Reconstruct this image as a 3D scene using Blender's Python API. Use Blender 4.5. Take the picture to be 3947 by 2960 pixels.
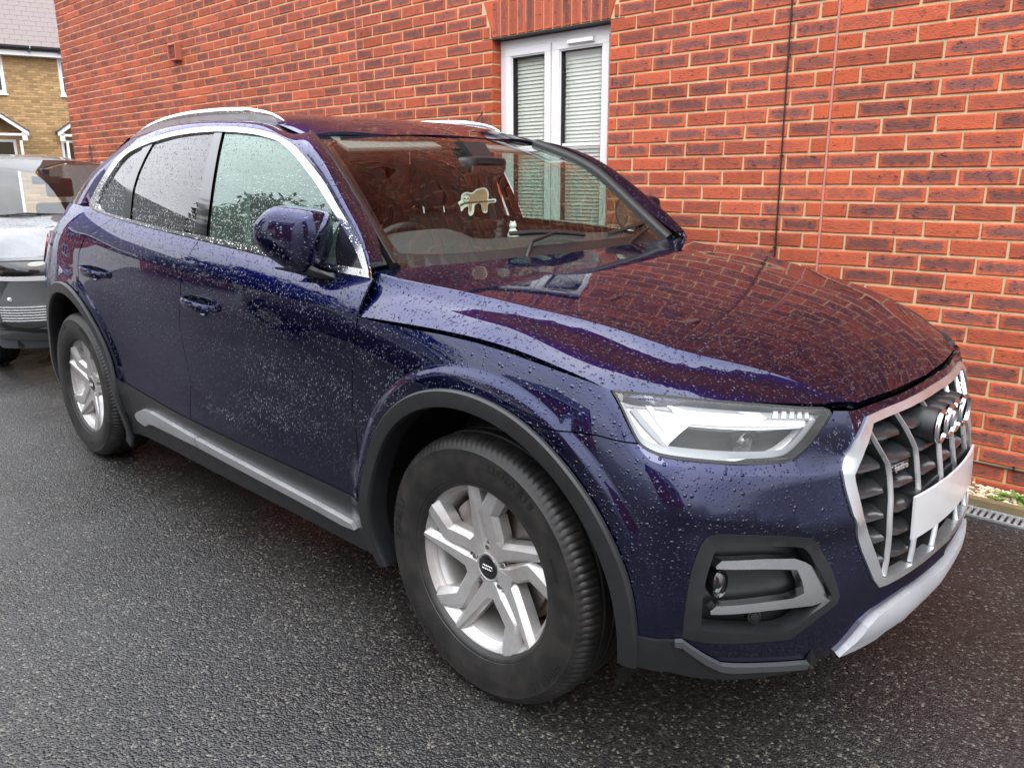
import bpy, bmesh, math, random
import numpy as np
from mathutils import Vector, Matrix
from mathutils.geometry import delaunay_2d_cdt
R=math.radians
random.seed(7); np.random.seed(7)
for o in list(bpy.data.objects): bpy.data.objects.remove(o)
scene=bpy.context.scene
COL=scene.collection
# ================= camera =================
CAM=np.array([1.3498,-2.2152,1.3705]); FW=np.array([-0.67008,0.70240,-0.24006])
cd=bpy.data.cameras.new('camera'); cam=bpy.data.objects.new('camera',cd); COL.objects.link(cam)
cd.sensor_width=36; cd.lens=36*3034.4/3947; cd.shift_x=(1973.5-1949.6)/3947; cd.shift_y=-(1480-1429.7)/3947
cd.clip_start=.05; cd.clip_end=400
_r=np.array([math.sin(R(133.651)),-math.cos(R(133.651)),0]); _u=np.cross(_r,FW); _a=R(-.41266)
_r2=_r*math.cos(_a)+_u*math.sin(_a); _u2=-_r*math.sin(_a)+_u*math.cos(_a)
cam.matrix_world=Matrix(((_r2[0],_u2[0],-FW[0],CAM[0]),(_r2[1],_u2[1],-FW[1],CAM[1]),(_r2[2],_u2[2],-FW[2],CAM[2]),(0,0,0,1)))
scene.camera=cam
# ================= overcast sky =================
SUN_EL=R(52); SUN_AZ=R(-40)      # direction towards the sun measured from +x towards +y
w=bpy.data.worlds.new('World'); scene.world=w; w.use_nodes=True; nt=w.node_tree; nt.nodes.clear()
def N(nt,t,**k):
    n=nt.nodes.new(t)
    for a,b in k.items(): setattr(n,a,b)
    return n
out=N(nt,'ShaderNodeOutputWorld'); bg=N(nt,'ShaderNodeBackground'); sky=N(nt,'ShaderNodeTexSky',sky_type='NISHITA',sun_disc=False)
sky.sun_elevation=SUN_EL; sky.sun_rotation=R(90)-SUN_AZ; sky.air_density=1.5; sky.dust_density=4
tc=N(nt,'ShaderNodeTexCoord'); mp=N(nt,'ShaderNodeMapping'); mp.inputs['Scale'].default_value=(1.2,1.2,3.0)
nz=N(nt,'ShaderNodeTexNoise'); nz.inputs['Scale'].default_value=1.6; nz.inputs['Detail'].default_value=5; nz.inputs['Roughness'].default_value=.55
cr=N(nt,'ShaderNodeValToRGB'); cr.color_ramp.elements[0].position=.32; cr.color_ramp.elements[0].color=(14.5,15.4,17,1); cr.color_ramp.elements[1].position=.68; cr.color_ramp.elements[1].color=(24,24.5,25.5,1)
mx=N(nt,'ShaderNodeMix',data_type='RGBA'); mx.inputs[0].default_value=.9
bg.inputs['Strength'].default_value=.10
L=nt.links.new
sxyz=N(nt,'ShaderNodeSeparateXYZ'); L(tc.outputs['Generated'],sxyz.inputs[0])
gz=N(nt,'ShaderNodeMapRange'); gz.inputs[1].default_value=-.05; gz.inputs[2].default_value=.95; gz.inputs[3].default_value=.56; gz.inputs[4].default_value=2.7; L(sxyz.outputs['Z'],gz.inputs[0])
cs=N(nt,'ShaderNodeVectorMath',operation='SCALE')
L(tc.outputs['Generated'],mp.inputs[0]); L(mp.outputs[0],nz.inputs['Vector']); L(nz.outputs['Fac'],cr.inputs[0])
L(sky.outputs[0],mx.inputs[6]); L(cr.outputs[0],cs.inputs[0]); L(gz.outputs[0],cs.inputs['Scale']); L(cs.outputs[0],mx.inputs[7]); L(mx.outputs[2],bg.inputs[0]); L(bg.outputs[0],out.inputs[0])
sl=bpy.data.lights.new('sun','SUN'); sl.energy=1.0; sl.angle=R(25); sl.color=(1,.97,.92)
so=bpy.data.objects.new('sun',sl); COL.objects.link(so)
so.rotation_euler=Vector((math.cos(SUN_EL)*math.cos(SUN_AZ),math.cos(SUN_EL)*math.sin(SUN_AZ),math.sin(SUN_EL))).to_track_quat('Z','Y').to_euler()
scene.view_settings.view_transform='Standard'; scene.view_settings.look='None'; scene.view_settings.exposure=0.0; scene.view_settings.gamma=1
scene.view_settings.use_curve_mapping=False
scene.render.engine='CYCLES'
scene.cycles.max_bounces=10; scene.cycles.transparent_max_bounces=16; scene.cycles.glossy_bounces=6
# ================= helpers =================
def tag(o,label=None,cat=None,group=None,kind=None):
    if label: o['label']=label
    if cat: o['category']=cat
    if group: o['group']=group
    if kind: o['kind']=kind
    return o
def empty(name,loc=(0,0,0),rz=0,parent=None):
    o=bpy.data.objects.new(name,None); COL.objects.link(o); o.location=loc; o.rotation_euler[2]=rz; o.empty_display_size=.2
    if parent: o.parent=parent
    return o
def link(name,me,parent=None,mats=None,loc=None,rot=None,scale=None):
    o=bpy.data.objects.new(name,me); COL.objects.link(o)
    if parent: o.parent=parent
    if mats is not None:
        me.materials.clear()
        for m in (mats if isinstance(mats,(list,tuple)) else [mats]): me.materials.append(m)
    if loc is not None: o.location=loc
    if rot is not None: o.rotation_euler=rot
    if scale is not None: o.scale=scale
    return o
def pymesh(name,V,F,N_=None,smooth=True):
    me=bpy.data.meshes.new(name); me.from_pydata([tuple(map(float,v)) for v in V],[],[tuple(int(i) for i in f) for f in F]); me.update()
    if smooth:
        me.polygons.foreach_set('use_smooth',[True]*len(me.polygons))
    if N_ is not None:
        me.normals_split_custom_set_from_vertices([tuple(map(float,n)) for n in N_])
    return me
class MB:
    """collects shapes into one mesh"""
    def __init__(s): s.V=[]; s.F=[]; s.mi=[]
    def add(s,V,F,mi=0):
        k=len(s.V); s.V+= [tuple(map(float,v)) for v in V]; s.F+=[tuple(i+k for i in f) for f in F]; s.mi+=[mi]*len(F); return s
    def box(s,x0,x1,y0,y1,z0,z1,mi=0):
        V=[(x,y,z) for x in (x0,x1) for y in (y0,y1) for z in (z0,z1)]
        return s.add(V,[(0,1,3,2),(4,6,7,5),(0,4,5,1),(2,3,7,6),(0,2,6,4),(1,5,7,3)],mi)
    def hexa(s,P,mi=0):   # 8 points: bottom 4 (ccw) then top 4
        return s.add(P,[(3,2,1,0),(4,5,6,7),(0,1,5,4),(1,2,6,5),(2,3,7,6),(3,0,4,7)],mi)
    def tube(s,P,r,n=10,mi=0,cap=True):
        P=[Vector(p) for p in P]; rs=r if isinstance(r,(list,tuple)) else [r]*len(P)
        k=len(s.V); up=Vector((0,0,1)); prev=None
        for i,p in enumerate(P):
            t=(P[min(i+1,len(P)-1)]-P[max(i-1,0)]).normalized()
            if prev is None:
                a=t.cross(up) if abs(t.z)<.95 else t.cross(Vector((1,0,0)))
            else: a=prev-t*prev.dot(t)
            a.normalize(); prev=a; b=t.cross(a)
            for j in range(n):
                q=p+(a*math.cos(2*math.pi*j/n)+b*math.sin(2*math.pi*j/n))*rs[i]; s.V.append(tuple(q))
        for i in range(len(P)-1):
            for j in range(n):
                s.F.append((k+i*n+j,k+i*n+(j+1)%n,k+(i+1)*n+(j+1)%n,k+(i+1)*n+j)); s.mi.append(mi)
        if cap:
            s.F.append(tuple(k+j for j in range(n))[::-1]); s.mi.append(mi)
            s.F.append(tuple(k+(len(P)-1)*n+j for j in range(n))); s.mi.append(mi)
        return s
    def sweep(s,P,prof,right,up=None,closed=False,mi=0,cap=True,scale=None):
        # profile (r,u) points swept along P; frames given by right vectors (per point) and up vectors
        P=[Vector(p) for p in P]; n=len(prof); k=len(s.V)
        for i,p in enumerate(P):
            a=Vector(right[i] if isinstance(right,list) else right); 
            b=Vector(up[i] if isinstance(up,list) else up)
            sc=scale[i] if scale else 1
            for r_,u_ in prof: s.V.append(tuple(p+a*r_*sc+b*u_*sc))
        m=len(P)
        for i in range(m if closed else m-1):
            for j in range(n):
                a0=k+i*n; a1=k+((i+1)%m)*n
                s.F.append((a0+j,a0+(j+1)%n,a1+(j+1)%n,a1+j)); s.mi.append(mi)
        if cap and not closed:
            s.F.append(tuple(k+j for j in range(n))[::-1]); s.mi.append(mi); s.F.append(tuple(k+(m-1)*n+j for j in range(n))); s.mi.append(mi)
        return s
    def lathe(s,prof,n=48,axis='y',c=(0,0,0),mi=0,closed=False):
        # prof: (r, d) with d along the axis
        k=len(s.V); m=len(prof)
        for i in range(n):
            t=2*math.pi*i/n; ca,sa=math.cos(t),math.sin(t)
            for r_,d in prof:
                if axis=='y': s.V.append((c[0]+r_*ca,c[1]+d,c[2]+r_*sa))
                elif axis=='x': s.V.append((c[0]+d,c[1]+r_*ca,c[2]+r_*sa))
                else: s.V.append((c[0]+r_*ca,c[1]+r_*sa,c[2]+d))
        for i in range(n):
            i2=(i+1)%n
            for j in range(m if closed else m-1):
                j2=(j+1)%m
                s.F.append((k+i*m+j,k+i*m+j2,k+i2*m+j2,k+i2*m+j)); s.mi.append(mi)
        return s
    def build(s,name,mats,parent=None,smooth=None,bevel=0,loc=None,rot=None,seg=2):
        me=bpy.data.meshes.new(name); me.from_pydata(s.V,[],s.F); me.update()
        bm=bmesh.new(); bm.from_mesh(me)
        bm.faces.ensure_lookup_table()
        for f,m in zip(bm.faces,s.mi): f.material_index=m
        bmesh.ops.remove_doubles(bm,verts=bm.verts,dist=1e-6)
        bmesh.ops.recalc_face_normals(bm,faces=bm.faces)
        if bevel:
            es=[e for e in bm.edges if len(e.link_faces)==2 and e.calc_face_angle(0)>.5]
            bmesh.ops.bevel(bm,geom=es,offset=bevel,segments=seg,profile=.6,affect='EDGES',clamp_overlap=True)
        bm.to_mesh(me); bm.free()
        o=link(name,me,parent,mats,loc,rot)
        if smooth:
            me.polygons.foreach_set('use_smooth',[True]*len(me.polygons)); me.set_sharp_from_angle(angle=R(smooth))
        return o
def inpoly(P,poly):
    P=np.asarray(P); x,y=P[:,0],P[:,1]; c=np.zeros(len(P),bool); n=len(poly)
    for i in range(n):
        x1,y1=poly[i]; x2,y2=poly[(i+1)%n]
        if y1==y2: continue
        m=((y1>y)!=(y2>y)); c^= m&(x<(x2-x1)*(y-y1)/(y2-y1)+x1)
    return c
def segdist(P,poly):
    P=np.asarray(P); d=np.full(len(P),9.)
    for i in range(len(poly)):
        a=np.array(poly[i]); b=np.array(poly[(i+1)%len(poly)]); ab=b-a; L2=(ab**2).sum()
        if L2<1e-14: continue
        t=np.clip(((P-a)@ab)/L2,0,1); d=np.minimum(d,np.hypot(*(P-a-t[:,None]*ab).T))
    return d
def resample(poly,h):
    out=[]; n=len(poly)
    for i in range(n):
        a=np.array(poly[i],float); b=np.array(poly[(i+1)%n],float); L_=np.hypot(*(b-a)); k=max(1,int(round(L_/h)))
        if L_<1e-6: continue
        for j in range(k): out.append(tuple(a+(b-a)*j/k))
    return out
def smooth(pts,h=.01,closed=True,hard=()):
    """Catmull-Rom through the points; indices in hard stay corners"""
    P=[np.array(p,float) for p in pts]; n=len(P); out=[]
    rng=range(n if closed else n-1)
    for i in rng:
        p1,p2=P[i],P[(i+1)%n]
        p0=P[(i-1)%n] if (closed or i>0) and i not in hard else 2*p1-p2
        p3=P[(i+2)%n] if (closed or i+2<n) and ((i+1)%n) not in hard else 2*p2-p1
        k=max(1,int(np.ceil(np.hypot(*(p2-p1))/h)))
        l1=max(np.linalg.norm(p2-p1),1e-9); m1=(p2-p0)/2; m2=(p3-p1)/2
        # limit tangents
        for m in (m1,m2):
            q=np.linalg.norm(m)
            if q>1.2*l1: m*=1.2*l1/q
        for j in range(k):
            t=j/k; out.append(tuple((2*t**3-3*t*t+1)*p1+(t**3-2*t*t+t)*m1+(-2*t**3+3*t*t)*p2+(t**3-t*t)*m2))
    if not closed: out.append(tuple(P[-1]))
    return out
def inset(poly,d):
    """shrink polygon (ccw or cw) by d using edge normals"""
    P=np.array(poly,float); n=len(P); A=0.5*np.sum(P[:,0]*np.roll(P[:,1],-1)-np.roll(P[:,0],-1)*P[:,1]); s=1 if A>0 else -1
    e=np.roll(P,-1,0)-P; l=np.hypot(e[:,0],e[:,1]); l[l<1e-9]=1e-9; nn=np.c_[-e[:,1],e[:,0]]/l[:,None]*s
    m=nn+np.roll(nn,1,0); q=(m*m).sum(1); q[q<.3]=.3
    return [tuple(p) for p in P+m*(2*d/q)[:,None]*1.0]
def snormal(surf,a,b,h=1e-3):
    P0=surf(a+h,b)-surf(a-h,b); P1=surf(a,b+h)-surf(a,b-h); n=np.cross(P0,P1); n/=np.maximum(np.linalg.norm(n,axis=1),1e-12)[:,None]; return n
REF=np.array([-1.3,0,.75])
def orient(P,n):
    """outward for the car: away from its long axis"""
    ax=np.c_[np.clip(P[:,0],-2.9,-.2),np.zeros(len(P)),np.clip(P[:,2],.6,1.0)]
    s=np.sign(((P-ax)*n).sum(1)); s[s==0]=1
    return n*(1 if s.sum()>=0 else -1)
def patch(surf,poly,holes=(),h=.03,gap=0.0,flange=.012,off=0.0,hb=None,fl_holes=True,lines=()):
    """triangulated piece of a surface; returns V,F,N"""
    hb=hb or h
    loops=[]
    for k,pl in enumerate([poly]+list(holes)):
        q=list(pl)
        if gap:
            q=inset(q,gap if k==0 else -gap)
        loops.append(resample(q,hb))
    pts=[];edges=[]
    for lp in loops:
        k=len(pts); pts+=lp; edges+=[(k+i,k+(i+1)%len(lp)) for i in range(len(lp))]
    lpts=[]
    for ln in lines:
        q=[]
        for i in range(len(ln)-1):
            p0_=np.array(ln[i],float); p1_=np.array(ln[i+1],float); kk=max(1,int(np.ceil(np.hypot(*(p1_-p0_))/hb)))
            for j in range(kk): q.append(tuple(p0_+(p1_-p0_)*j/kk))
        q.append(tuple(ln[-1])); q=np.array(q); m_=inpoly(q,loops[0])&(segdist(q,loops[0])>hb*.4)
        for lp in loops[1:]: m_&=(~inpoly(q,lp))&(segdist(q,lp)>hb*.4)
        k=len(pts); idx=np.where(m_)[0]; pos={int(v):k+n_ for n_,v in enumerate(idx)}; pts+=[tuple(q[v]) for v in idx]; lpts+=[tuple(q[v]) for v in idx]
        edges+=[(pos[int(v)],pos[int(v)+1]) for v in idx if int(v)+1 in pos]
    A=np.array(loops[0]); x0,y0=A.min(0); x1,y1=A.max(0)
    gx=np.arange(x0+h*.5,x1,h); gy=np.arange(y0+h*.5,y1,h)
    G=np.array([(x+(h*.5 if j%2 else 0),y) for j,y in enumerate(gy) for x in gx]).reshape(-1,2)
    if len(G):
        m=inpoly(G,loops[0])
        for lp in loops[1:]: m&=~inpoly(G,lp)
        G=G[m]
        if len(G):
            d=np.min([segdist(G,lp) for lp in loops],axis=0); G=G[d>h*.45]
        if len(lpts) and len(G):
            Lp=np.array(lpts); dd=np.sqrt(((G[:,None]-Lp[None])**2).sum(2)).min(1); G=G[dd>h*.4]
    allp=[Vector((float(a),float(b))) for a,b in pts]+[Vector((float(a),float(b))) for a,b in G]
    v,e,f,ov,oe,of=delaunay_2d_cdt(allp,edges,[],0,1e-7)
    UV=np.array([tuple(q) for q in v]); F=np.array([t for t in f if len(t)==3])
    c=UV[F].mean(1); m=inpoly(c,loops[0])
    for lp in loops[1:]: m&=~inpoly(c,lp)
    F=F[m]
    # drop slivers
    t=UV[F]; ar=np.abs((t[:,1,0]-t[:,0,0])*(t[:,2,1]-t[:,0,1])-(t[:,2,0]-t[:,0,0])*(t[:,1,1]-t[:,0,1])); F=F[ar>1e-9]
    P=surf(UV[:,0],UV[:,1]); n=orient(P,snormal(surf,UV[:,0],UV[:,1])); P=P+n*off
    fn=np.cross(P[F[:,1]]-P[F[:,0]],P[F[:,2]]-P[F[:,0]]); flip=(fn*n[F[:,0]]).sum(1)<0
    F[flip]=F[flip][:,::-1]
    V=[*P]; NN=[*n]; FF=[tuple(t) for t in F]
    if flange:
        cnt={}
        for t in F:
            for i in range(3):
                ed=(t[i],t[(i+1)%3]); cnt[ed]=1
        bd=[ed for ed in cnt if (ed[1],ed[0]) not in cnt]
        for a_,b_ in bd:
            k=len(V); dir_=P[b_]-P[a_]; nf=np.cross(dir_,n[a_]); l=np.linalg.norm(nf)
            if l<1e-9: continue
            nf/=l
            r_=.0015; V+=[P[a_],P[b_],P[b_]-n[b_]*flange+nf*0,P[a_]-n[a_]*flange]; NN+=[nf]*4
            FF.append((k+1,k,k+3,k+2))
    return V,FF,NN
def pjoin(parts):
    V=[];F=[];N_=[]
    for v,f,n in parts:
        k=len(V); V+=list(v); N_+=list(n); F+=[tuple(i+k for i in t) for t in f]
    return V,F,N_
def pmirror(part):
    v,f,n=part
    return [np.array(p)*[1,-1,1] for p in v],[tuple(t[::-1]) for t in f],[np.array(p)*[1,-1,1] for p in n]
def pobj(name,part,mat,parent): return link(name,pymesh(name,*part),parent,mat)
def both(name,part,mat,parent,label=None):
    a=pobj(name,part,mat,parent); b=pobj(name,pmirror(part),mat,parent); return a,b

# ---- surface mathematics of the big car (metres; x forward from the front axle, w = distance from the centre line, z up)
def nspline(x, y):
    # natural cubic spline second derivatives, y may be (n,k)
    x=np.asarray(x,float); y=np.asarray(y,float); n=len(x); h=np.diff(x)
    A=np.zeros((n,n)); r=np.zeros((n,)+y.shape[1:])
    A[0,0]=A[-1,-1]=1
    for i in range(1,n-1):
        A[i,i-1]=h[i-1]; A[i,i]=2*(h[i-1]+h[i]); A[i,i+1]=h[i]
        r[i]=6*((y[i+1]-y[i])/h[i]-(y[i]-y[i-1])/h[i-1])
    return np.linalg.solve(A,r.reshape(n,-1)).reshape(r.shape)
def sval(x, y, m, t):
    x=np.asarray(x,float); t=np.asarray(t,float)
    i=np.clip(np.searchsorted(x,t)-1,0,len(x)-2); h=x[i+1]-x[i]
    a=(x[i+1]-t)/h; b=(t-x[i])/h
    # linear beyond the ends
    ac=np.clip(a,0,1); bc=np.clip(b,0,1)
    ext=(lambda q: q.reshape(q.shape+(1,)*(y.ndim-1)))
    v=ext(ac)*y[i]+ext(bc)*y[i+1]+(ext(ac**3-ac)*m[i]+ext(bc**3-bc)*m[i+1])*ext(h*h)/6
    lo=np.minimum(t-x[0],0); hi=np.maximum(t-x[-1],0)
    s0=(y[1]-y[0])/(x[1]-x[0])-(x[1]-x[0])*m[1]/6; s1=(y[-1]-y[-2])/(x[-1]-x[-2])+(x[-1]-x[-2])*m[-2]/6
    return v+ext(lo)*s0+ext(hi)*s1
class Curve:
    def __init__(s,x,y): s.x=np.asarray(x,float); s.y=np.asarray(y,float); s.m=nspline(s.x,s.y)
    def __call__(s,t): return sval(s.x,s.y,s.m,np.atleast_1d(t))
class Tensor:
    # net[row][col] of vectors, rows at parameter v, columns at parameter u
    def __init__(s,u,v,net):
        s.u=np.asarray(u,float); s.v=np.asarray(v,float); s.net=np.asarray(net,float)
        s.mv=nspline(s.v,s.net)           # along rows parameter
    def __call__(s,u,v):
        u=np.atleast_1d(np.asarray(u,float)); v=np.atleast_1d(np.asarray(v,float))
        col=sval(s.v,s.net,s.mv,v)         # (n,ncol,k)
        out=np.empty((len(u),s.net.shape[2]))
        M=nspline(s.u,np.moveaxis(col,1,0)) # (ncol,n,k)
        Y=np.moveaxis(col,1,0)
        x=s.u; i=np.clip(np.searchsorted(x,u)-1,0,len(x)-2); h=x[i+1]-x[i]
        a=(x[i+1]-u)/h; b=(u-x[i])/h; n=np.arange(len(u))
        ac=np.clip(a,0,1); bc=np.clip(b,0,1)
        return (ac[:,None]*Y[i,n]+bc[:,None]*Y[i+1,n]+((ac**3-ac)[:,None]*M[i,n]+(bc**3-bc)[:,None]*M[i+1,n])*(h*h)[:,None]/6)
class TPS:
    # thin plate height field through scattered points (x,w,z), made symmetric in w
    def __init__(s,P,sym=True,lam=1e-5):
        P=np.asarray(P,float)
        if sym:
            Q=P[np.abs(P[:,1])>1e-6]*[1,-1,1]; P=np.concatenate([P,Q])
        s.c=P[:,:2]; n=len(P)
        K=s.k(s.c,s.c)+lam*np.eye(n); T=np.c_[np.ones(n),s.c]
        A=np.block([[K,T],[T.T,np.zeros((3,3))]])
        s.w=np.linalg.solve(A,np.r_[P[:,2],0,0,0])
    def k(s,a,b):
        r2=((a[:,None]-b[None])**2).sum(2)+1e-12
        return .5*r2*np.log(r2)
    def __call__(s,x,w):
        p=np.c_[np.atleast_1d(x),np.atleast_1d(w)]
        return s.k(p,s.c)@s.w[:-3]+np.c_[np.ones(len(p)),p]@s.w[-3:]
# ---- S1: the belt of the body, from the middle of the nose round the right side to the middle of the tail
S1Z=[.20,.30,.42,.52,.60,.68,.76,.85,.93,1.00,1.06,1.14]
S1T=[0,.22,.40,.50,.63,.74,.84,.93,1.03,1.22,1.50,1.75,2.05,2.55,3.15,3.75,4.15,4.55,4.85,5.10,5.35,5.75,6.15]
#      c          .2         .38        .48        .60        .70        .80        .86        x.43       x.25       x0         x-.25       x-.5       x-1        x-1.6      x-2.2      x-2.6      x-3        x-3.3       x-3.5      corner     .4         0
S1D={
.20:[(.800,0),(.790,.2),(.765,.36),(.735,.46),(.690,.58),(.640,.68),(.580,.76),(.510,.82),(.42,.862),(.25,.885),(0,.895),(-.25,.885),(-.5,.872),(-1,.868),(-1.6,.868),(-2.2,.868),(-2.6,.885),(-3,.880),(-3.3,.84),(-3.5,.77),(-3.62,.62),(-3.70,.35),(-3.71,0)],
.30:[(.850,0),(.838,.2),(.808,.36),(.773,.47),(.722,.59),(.670,.69),(.610,.775),(.535,.84),(.44,.885),(.25,.912),(0,.925),(-.25,.915),(-.5,.900),(-1,.897),(-1.6,.897),(-2.2,.897),(-2.6,.912),(-3,.905),(-3.3,.862),(-3.52,.80),(-3.68,.64),(-3.77,.35),(-3.78,0)],
.42:[(.865,0),(.852,.2),(.820,.36),(.783,.48),(.733,.60),(.685,.70),(.622,.80),(.545,.862),(.44,.905),(.25,.930),(0,.942),(-.25,.934),(-.5,.922),(-1,.922),(-1.6,.922),(-2.2,.922),(-2.6,.935),(-3,.925),(-3.3,.880),(-3.54,.81),(-3.70,.65),(-3.79,.35),(-3.80,0)],
.52:[(.862,0),(.850,.2),(.815,.37),(.775,.48),(.724,.60),(.674,.70),(.613,.80),(.540,.865),(.44,.908),(.25,.932),(0,.943),(-.25,.932),(-.5,.917),(-1,.915),(-1.6,.915),(-2.2,.917),(-2.6,.937),(-3,.925),(-3.3,.880),(-3.54,.81),(-3.70,.65),(-3.79,.35),(-3.80,0)],
.60:[(.853,0),(.840,.2),(.805,.38),(.767,.48),(.715,.60),(.664,.70),(.605,.80),(.536,.868),(.44,.910),(.25,.934),(0,.944),(-.25,.930),(-.5,.913),(-1,.909),(-1.6,.909),(-2.2,.914),(-2.6,.939),(-3,.926),(-3.3,.880),(-3.52,.81),(-3.68,.65),(-3.76,.35),(-3.77,0)],
.68:[(.838,0),(.826,.2),(.790,.38),(.750,.49),(.705,.60),(.655,.70),(.594,.80),(.527,.869),(.43,.911),(.25,.936),(0,.946),(-.25,.933),(-.5,.917),(-1,.913),(-1.6,.913),(-2.2,.919),(-2.6,.941),(-3,.927),(-3.3,.880),(-3.50,.81),(-3.65,.65),(-3.72,.35),(-3.73,0)],
.76:[(.818,0),(.806,.2),(.770,.39),(.740,.49),(.695,.60),(.640,.70),(.575,.79),(.510,.862),(.42,.908),(.25,.936),(0,.947),(-.25,.935),(-.5,.922),(-1,.919),(-1.6,.919),(-2.2,.925),(-2.6,.943),(-3,.927),(-3.3,.878),(-3.48,.81),(-3.62,.65),(-3.69,.35),(-3.70,0)],
.85:[(.770,0),(.762,.2),(.735,.39),(.722,.50),(.655,.60),(.595,.70),(.530,.785),(.470,.845),(.40,.893),(.24,.928),(0,.943),(-.25,.934),(-.5,.925),(-1,.925),(-1.6,.926),(-2.2,.929),(-2.6,.942),(-3,.925),(-3.3,.876),(-3.47,.81),(-3.60,.65),(-3.67,.35),(-3.68,0)],
.93:[(.700,0),(.692,.2),(.672,.39),(.640,.50),(.585,.60),(.525,.70),(.465,.780),(.42,.83),(.37,.868),(.23,.905),(0,.926),(-.25,.926),(-.5,.924),(-1,.927),(-1.6,.928),(-2.2,.929),(-2.6,.934),(-3,.917),(-3.3,.868),(-3.46,.80),(-3.58,.65),(-3.65,.35),(-3.66,0)],
1.00:[(.600,0),(.59,.2),(.57,.39),(.54,.50),(.50,.60),(.44,.70),(.39,.770),(.35,.81),(.31,.845),(.21,.870),(0,.896),(-.25,.908),(-.5,.915),(-1,.922),(-1.6,.924),(-2.2,.924),(-2.6,.924),(-3,.907),(-3.3,.855),(-3.45,.79),(-3.57,.64),(-3.64,.35),(-3.65,0)],
1.06:[(.500,0),(.49,.2),(.47,.39),(.45,.50),(.42,.60),(.36,.70),(.31,.760),(.28,.79),(.25,.82),(.18,.835),(0,.860),(-.25,.885),(-.5,.903),(-1,.914),(-1.6,.918),(-2.2,.918),(-2.6,.914),(-3,.897),(-3.3,.84),(-3.45,.77),(-3.56,.62),(-3.63,.34),(-3.64,0)],
1.14:[(.380,0),(.37,.2),(.35,.39),(.33,.50),(.31,.60),(.26,.70),(.22,.740),(.20,.76),(.18,.78),(.13,.79),(0,.810),(-.25,.85),(-.5,.885),(-1,.902),(-1.6,.908),(-2.2,.906),(-2.6,.895),(-3,.872),(-3.3,.81),(-3.44,.74),(-3.54,.60),(-3.61,.33),(-3.62,0)]}
_S1=Tensor(S1T,S1Z,[S1D[z] for z in S1Z])
def S1(a,b):
    p=_S1(a,b); return np.c_[p[:,0],-p[:,1],np.atleast_1d(b)]
# ---- lines of the shoulder
TORN=Curve([-3.45,-2.92,-2.56,-2.13,-1.58,-1.17,-.71,-.40],[1.112,1.110,1.100,1.066,1.040,1.024,1.006,.993])
BELT=Curve([-3.1,-2.60,-2.22,-1.85,-1.56,-1.29,-1.02,-.64,-.40],[1.262,1.235,1.200,1.174,1.156,1.139,1.122,1.100,1.088])
BW=Curve([-3.2,-2.9,-2.6,-2.2,-1.6,-1.0,-.5],[.775,.815,.840,.855,.862,.864,.856])
_tx=np.linspace(1.5,5.3,500); _xx=_S1(_tx,np.full(500,1.0))[:,0]
def tx(x): return np.interp(-np.asarray(x,float),-_xx,_tx)
def S2b(x,q):     # shoulder face between the tornado line (q=0) and the window belt (q=1)
    x=np.atleast_1d(np.asarray(x,float)); q=np.atleast_1d(np.asarray(q,float))
    zt=TORN(x); zb=BELT(x); wt=_S1(tx(x),zt)[:,1]; wb=BW(x)
    w=wt+(wb-wt)*q+.006*4*q*(1-q); z=zt+(zb-zt)*q
    return np.c_[x,-w,z]
def WG(x,z):
    x=np.asarray(x,float); zb=BELT(x); d=z-zb
    return BW(x)-.30*d-.27*d*d*np.sign(d)*1.0
def S2(x,z):      # side glass
    x=np.atleast_1d(np.asarray(x,float)); z=np.atleast_1d(np.asarray(z,float))
    return np.c_[x,-WG(x,z),z]
HOODP=[(-.42,0,1.107),(-.43,.2,1.106),(-.45,.4,1.100),(-.475,.6,1.096),(-.49,.72,1.096),(-.505,.83,1.100),(-.49,.885,1.050),(-.472,.915,.996),
(-.22,0,1.092),(-.22,.2,1.091),(-.23,.4,1.085),(-.24,.6,1.080),(-.25,.785,1.078),(-.25,.86,1.033),(-.24,.907,.988),
(0,0,1.070),(0,.2,1.068),(0,.4,1.061),(.01,.57,1.055),(.02,.735,1.054),(.02,.835,1.015),(0,.900,.984),
(.22,0,1.042),(.22,.2,1.039),(.22,.38,1.028),(.23,.50,1.017),(.24,.66,1.013),(.23,.74,.985),(.23,.80,.971),(.22,.887,.958),
(.40,.860,.925),(.43,0,1.002),(.43,.2,.996),(.42,.38,.976),(.43,.48,.964),(.44,.595,.963),(.42,.735,.933),
(.60,0,.953),(.60,.18,.946),(.59,.33,.926),(.59,.42,.922),(.59,.52,.935),
(.465,.80,.914),(.553,.68,.896),(.645,.55,.876),(.705,.43,.852),(.735,.38,.846),(.757,.2,.848),(.767,0,.856),(.70,0,.908),(.69,.2,.900),(.665,.40,.893),(.665,.45,.885),(-.35,.84,1.062),(-.12,.85,1.022),(.12,.845,.985),(.10,.70,1.037),(.50,.70,.913),(.52,.62,.922),(.62,.49,.915),(.33,.80,.953),(.34,.63,.987)]
RIDX=[-.60,-.505,-.25,.02,.24,.44,.575,.70,.74]; RIDW=[.86,.83,.785,.735,.665,.61,.495,.42,.385]
_rid=Curve(RIDX,RIDW)
def ridw(x): return _rid(np.clip(np.atleast_1d(x),-.6,.74))
_zc=Curve([-.50,-.42,-.21,0,.20,.38,.52,.63,.70,.737,.760,.80],[1.119,1.107,1.0915,1.070,1.041,1.008,.971,.930,.896,.8735,.858,.825])
_dr=Curve([-.5,-.25,.02,.24,.44,.59,.70,.76],[.012,.014,.018,.023,.028,.030,.026,.016])
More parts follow.
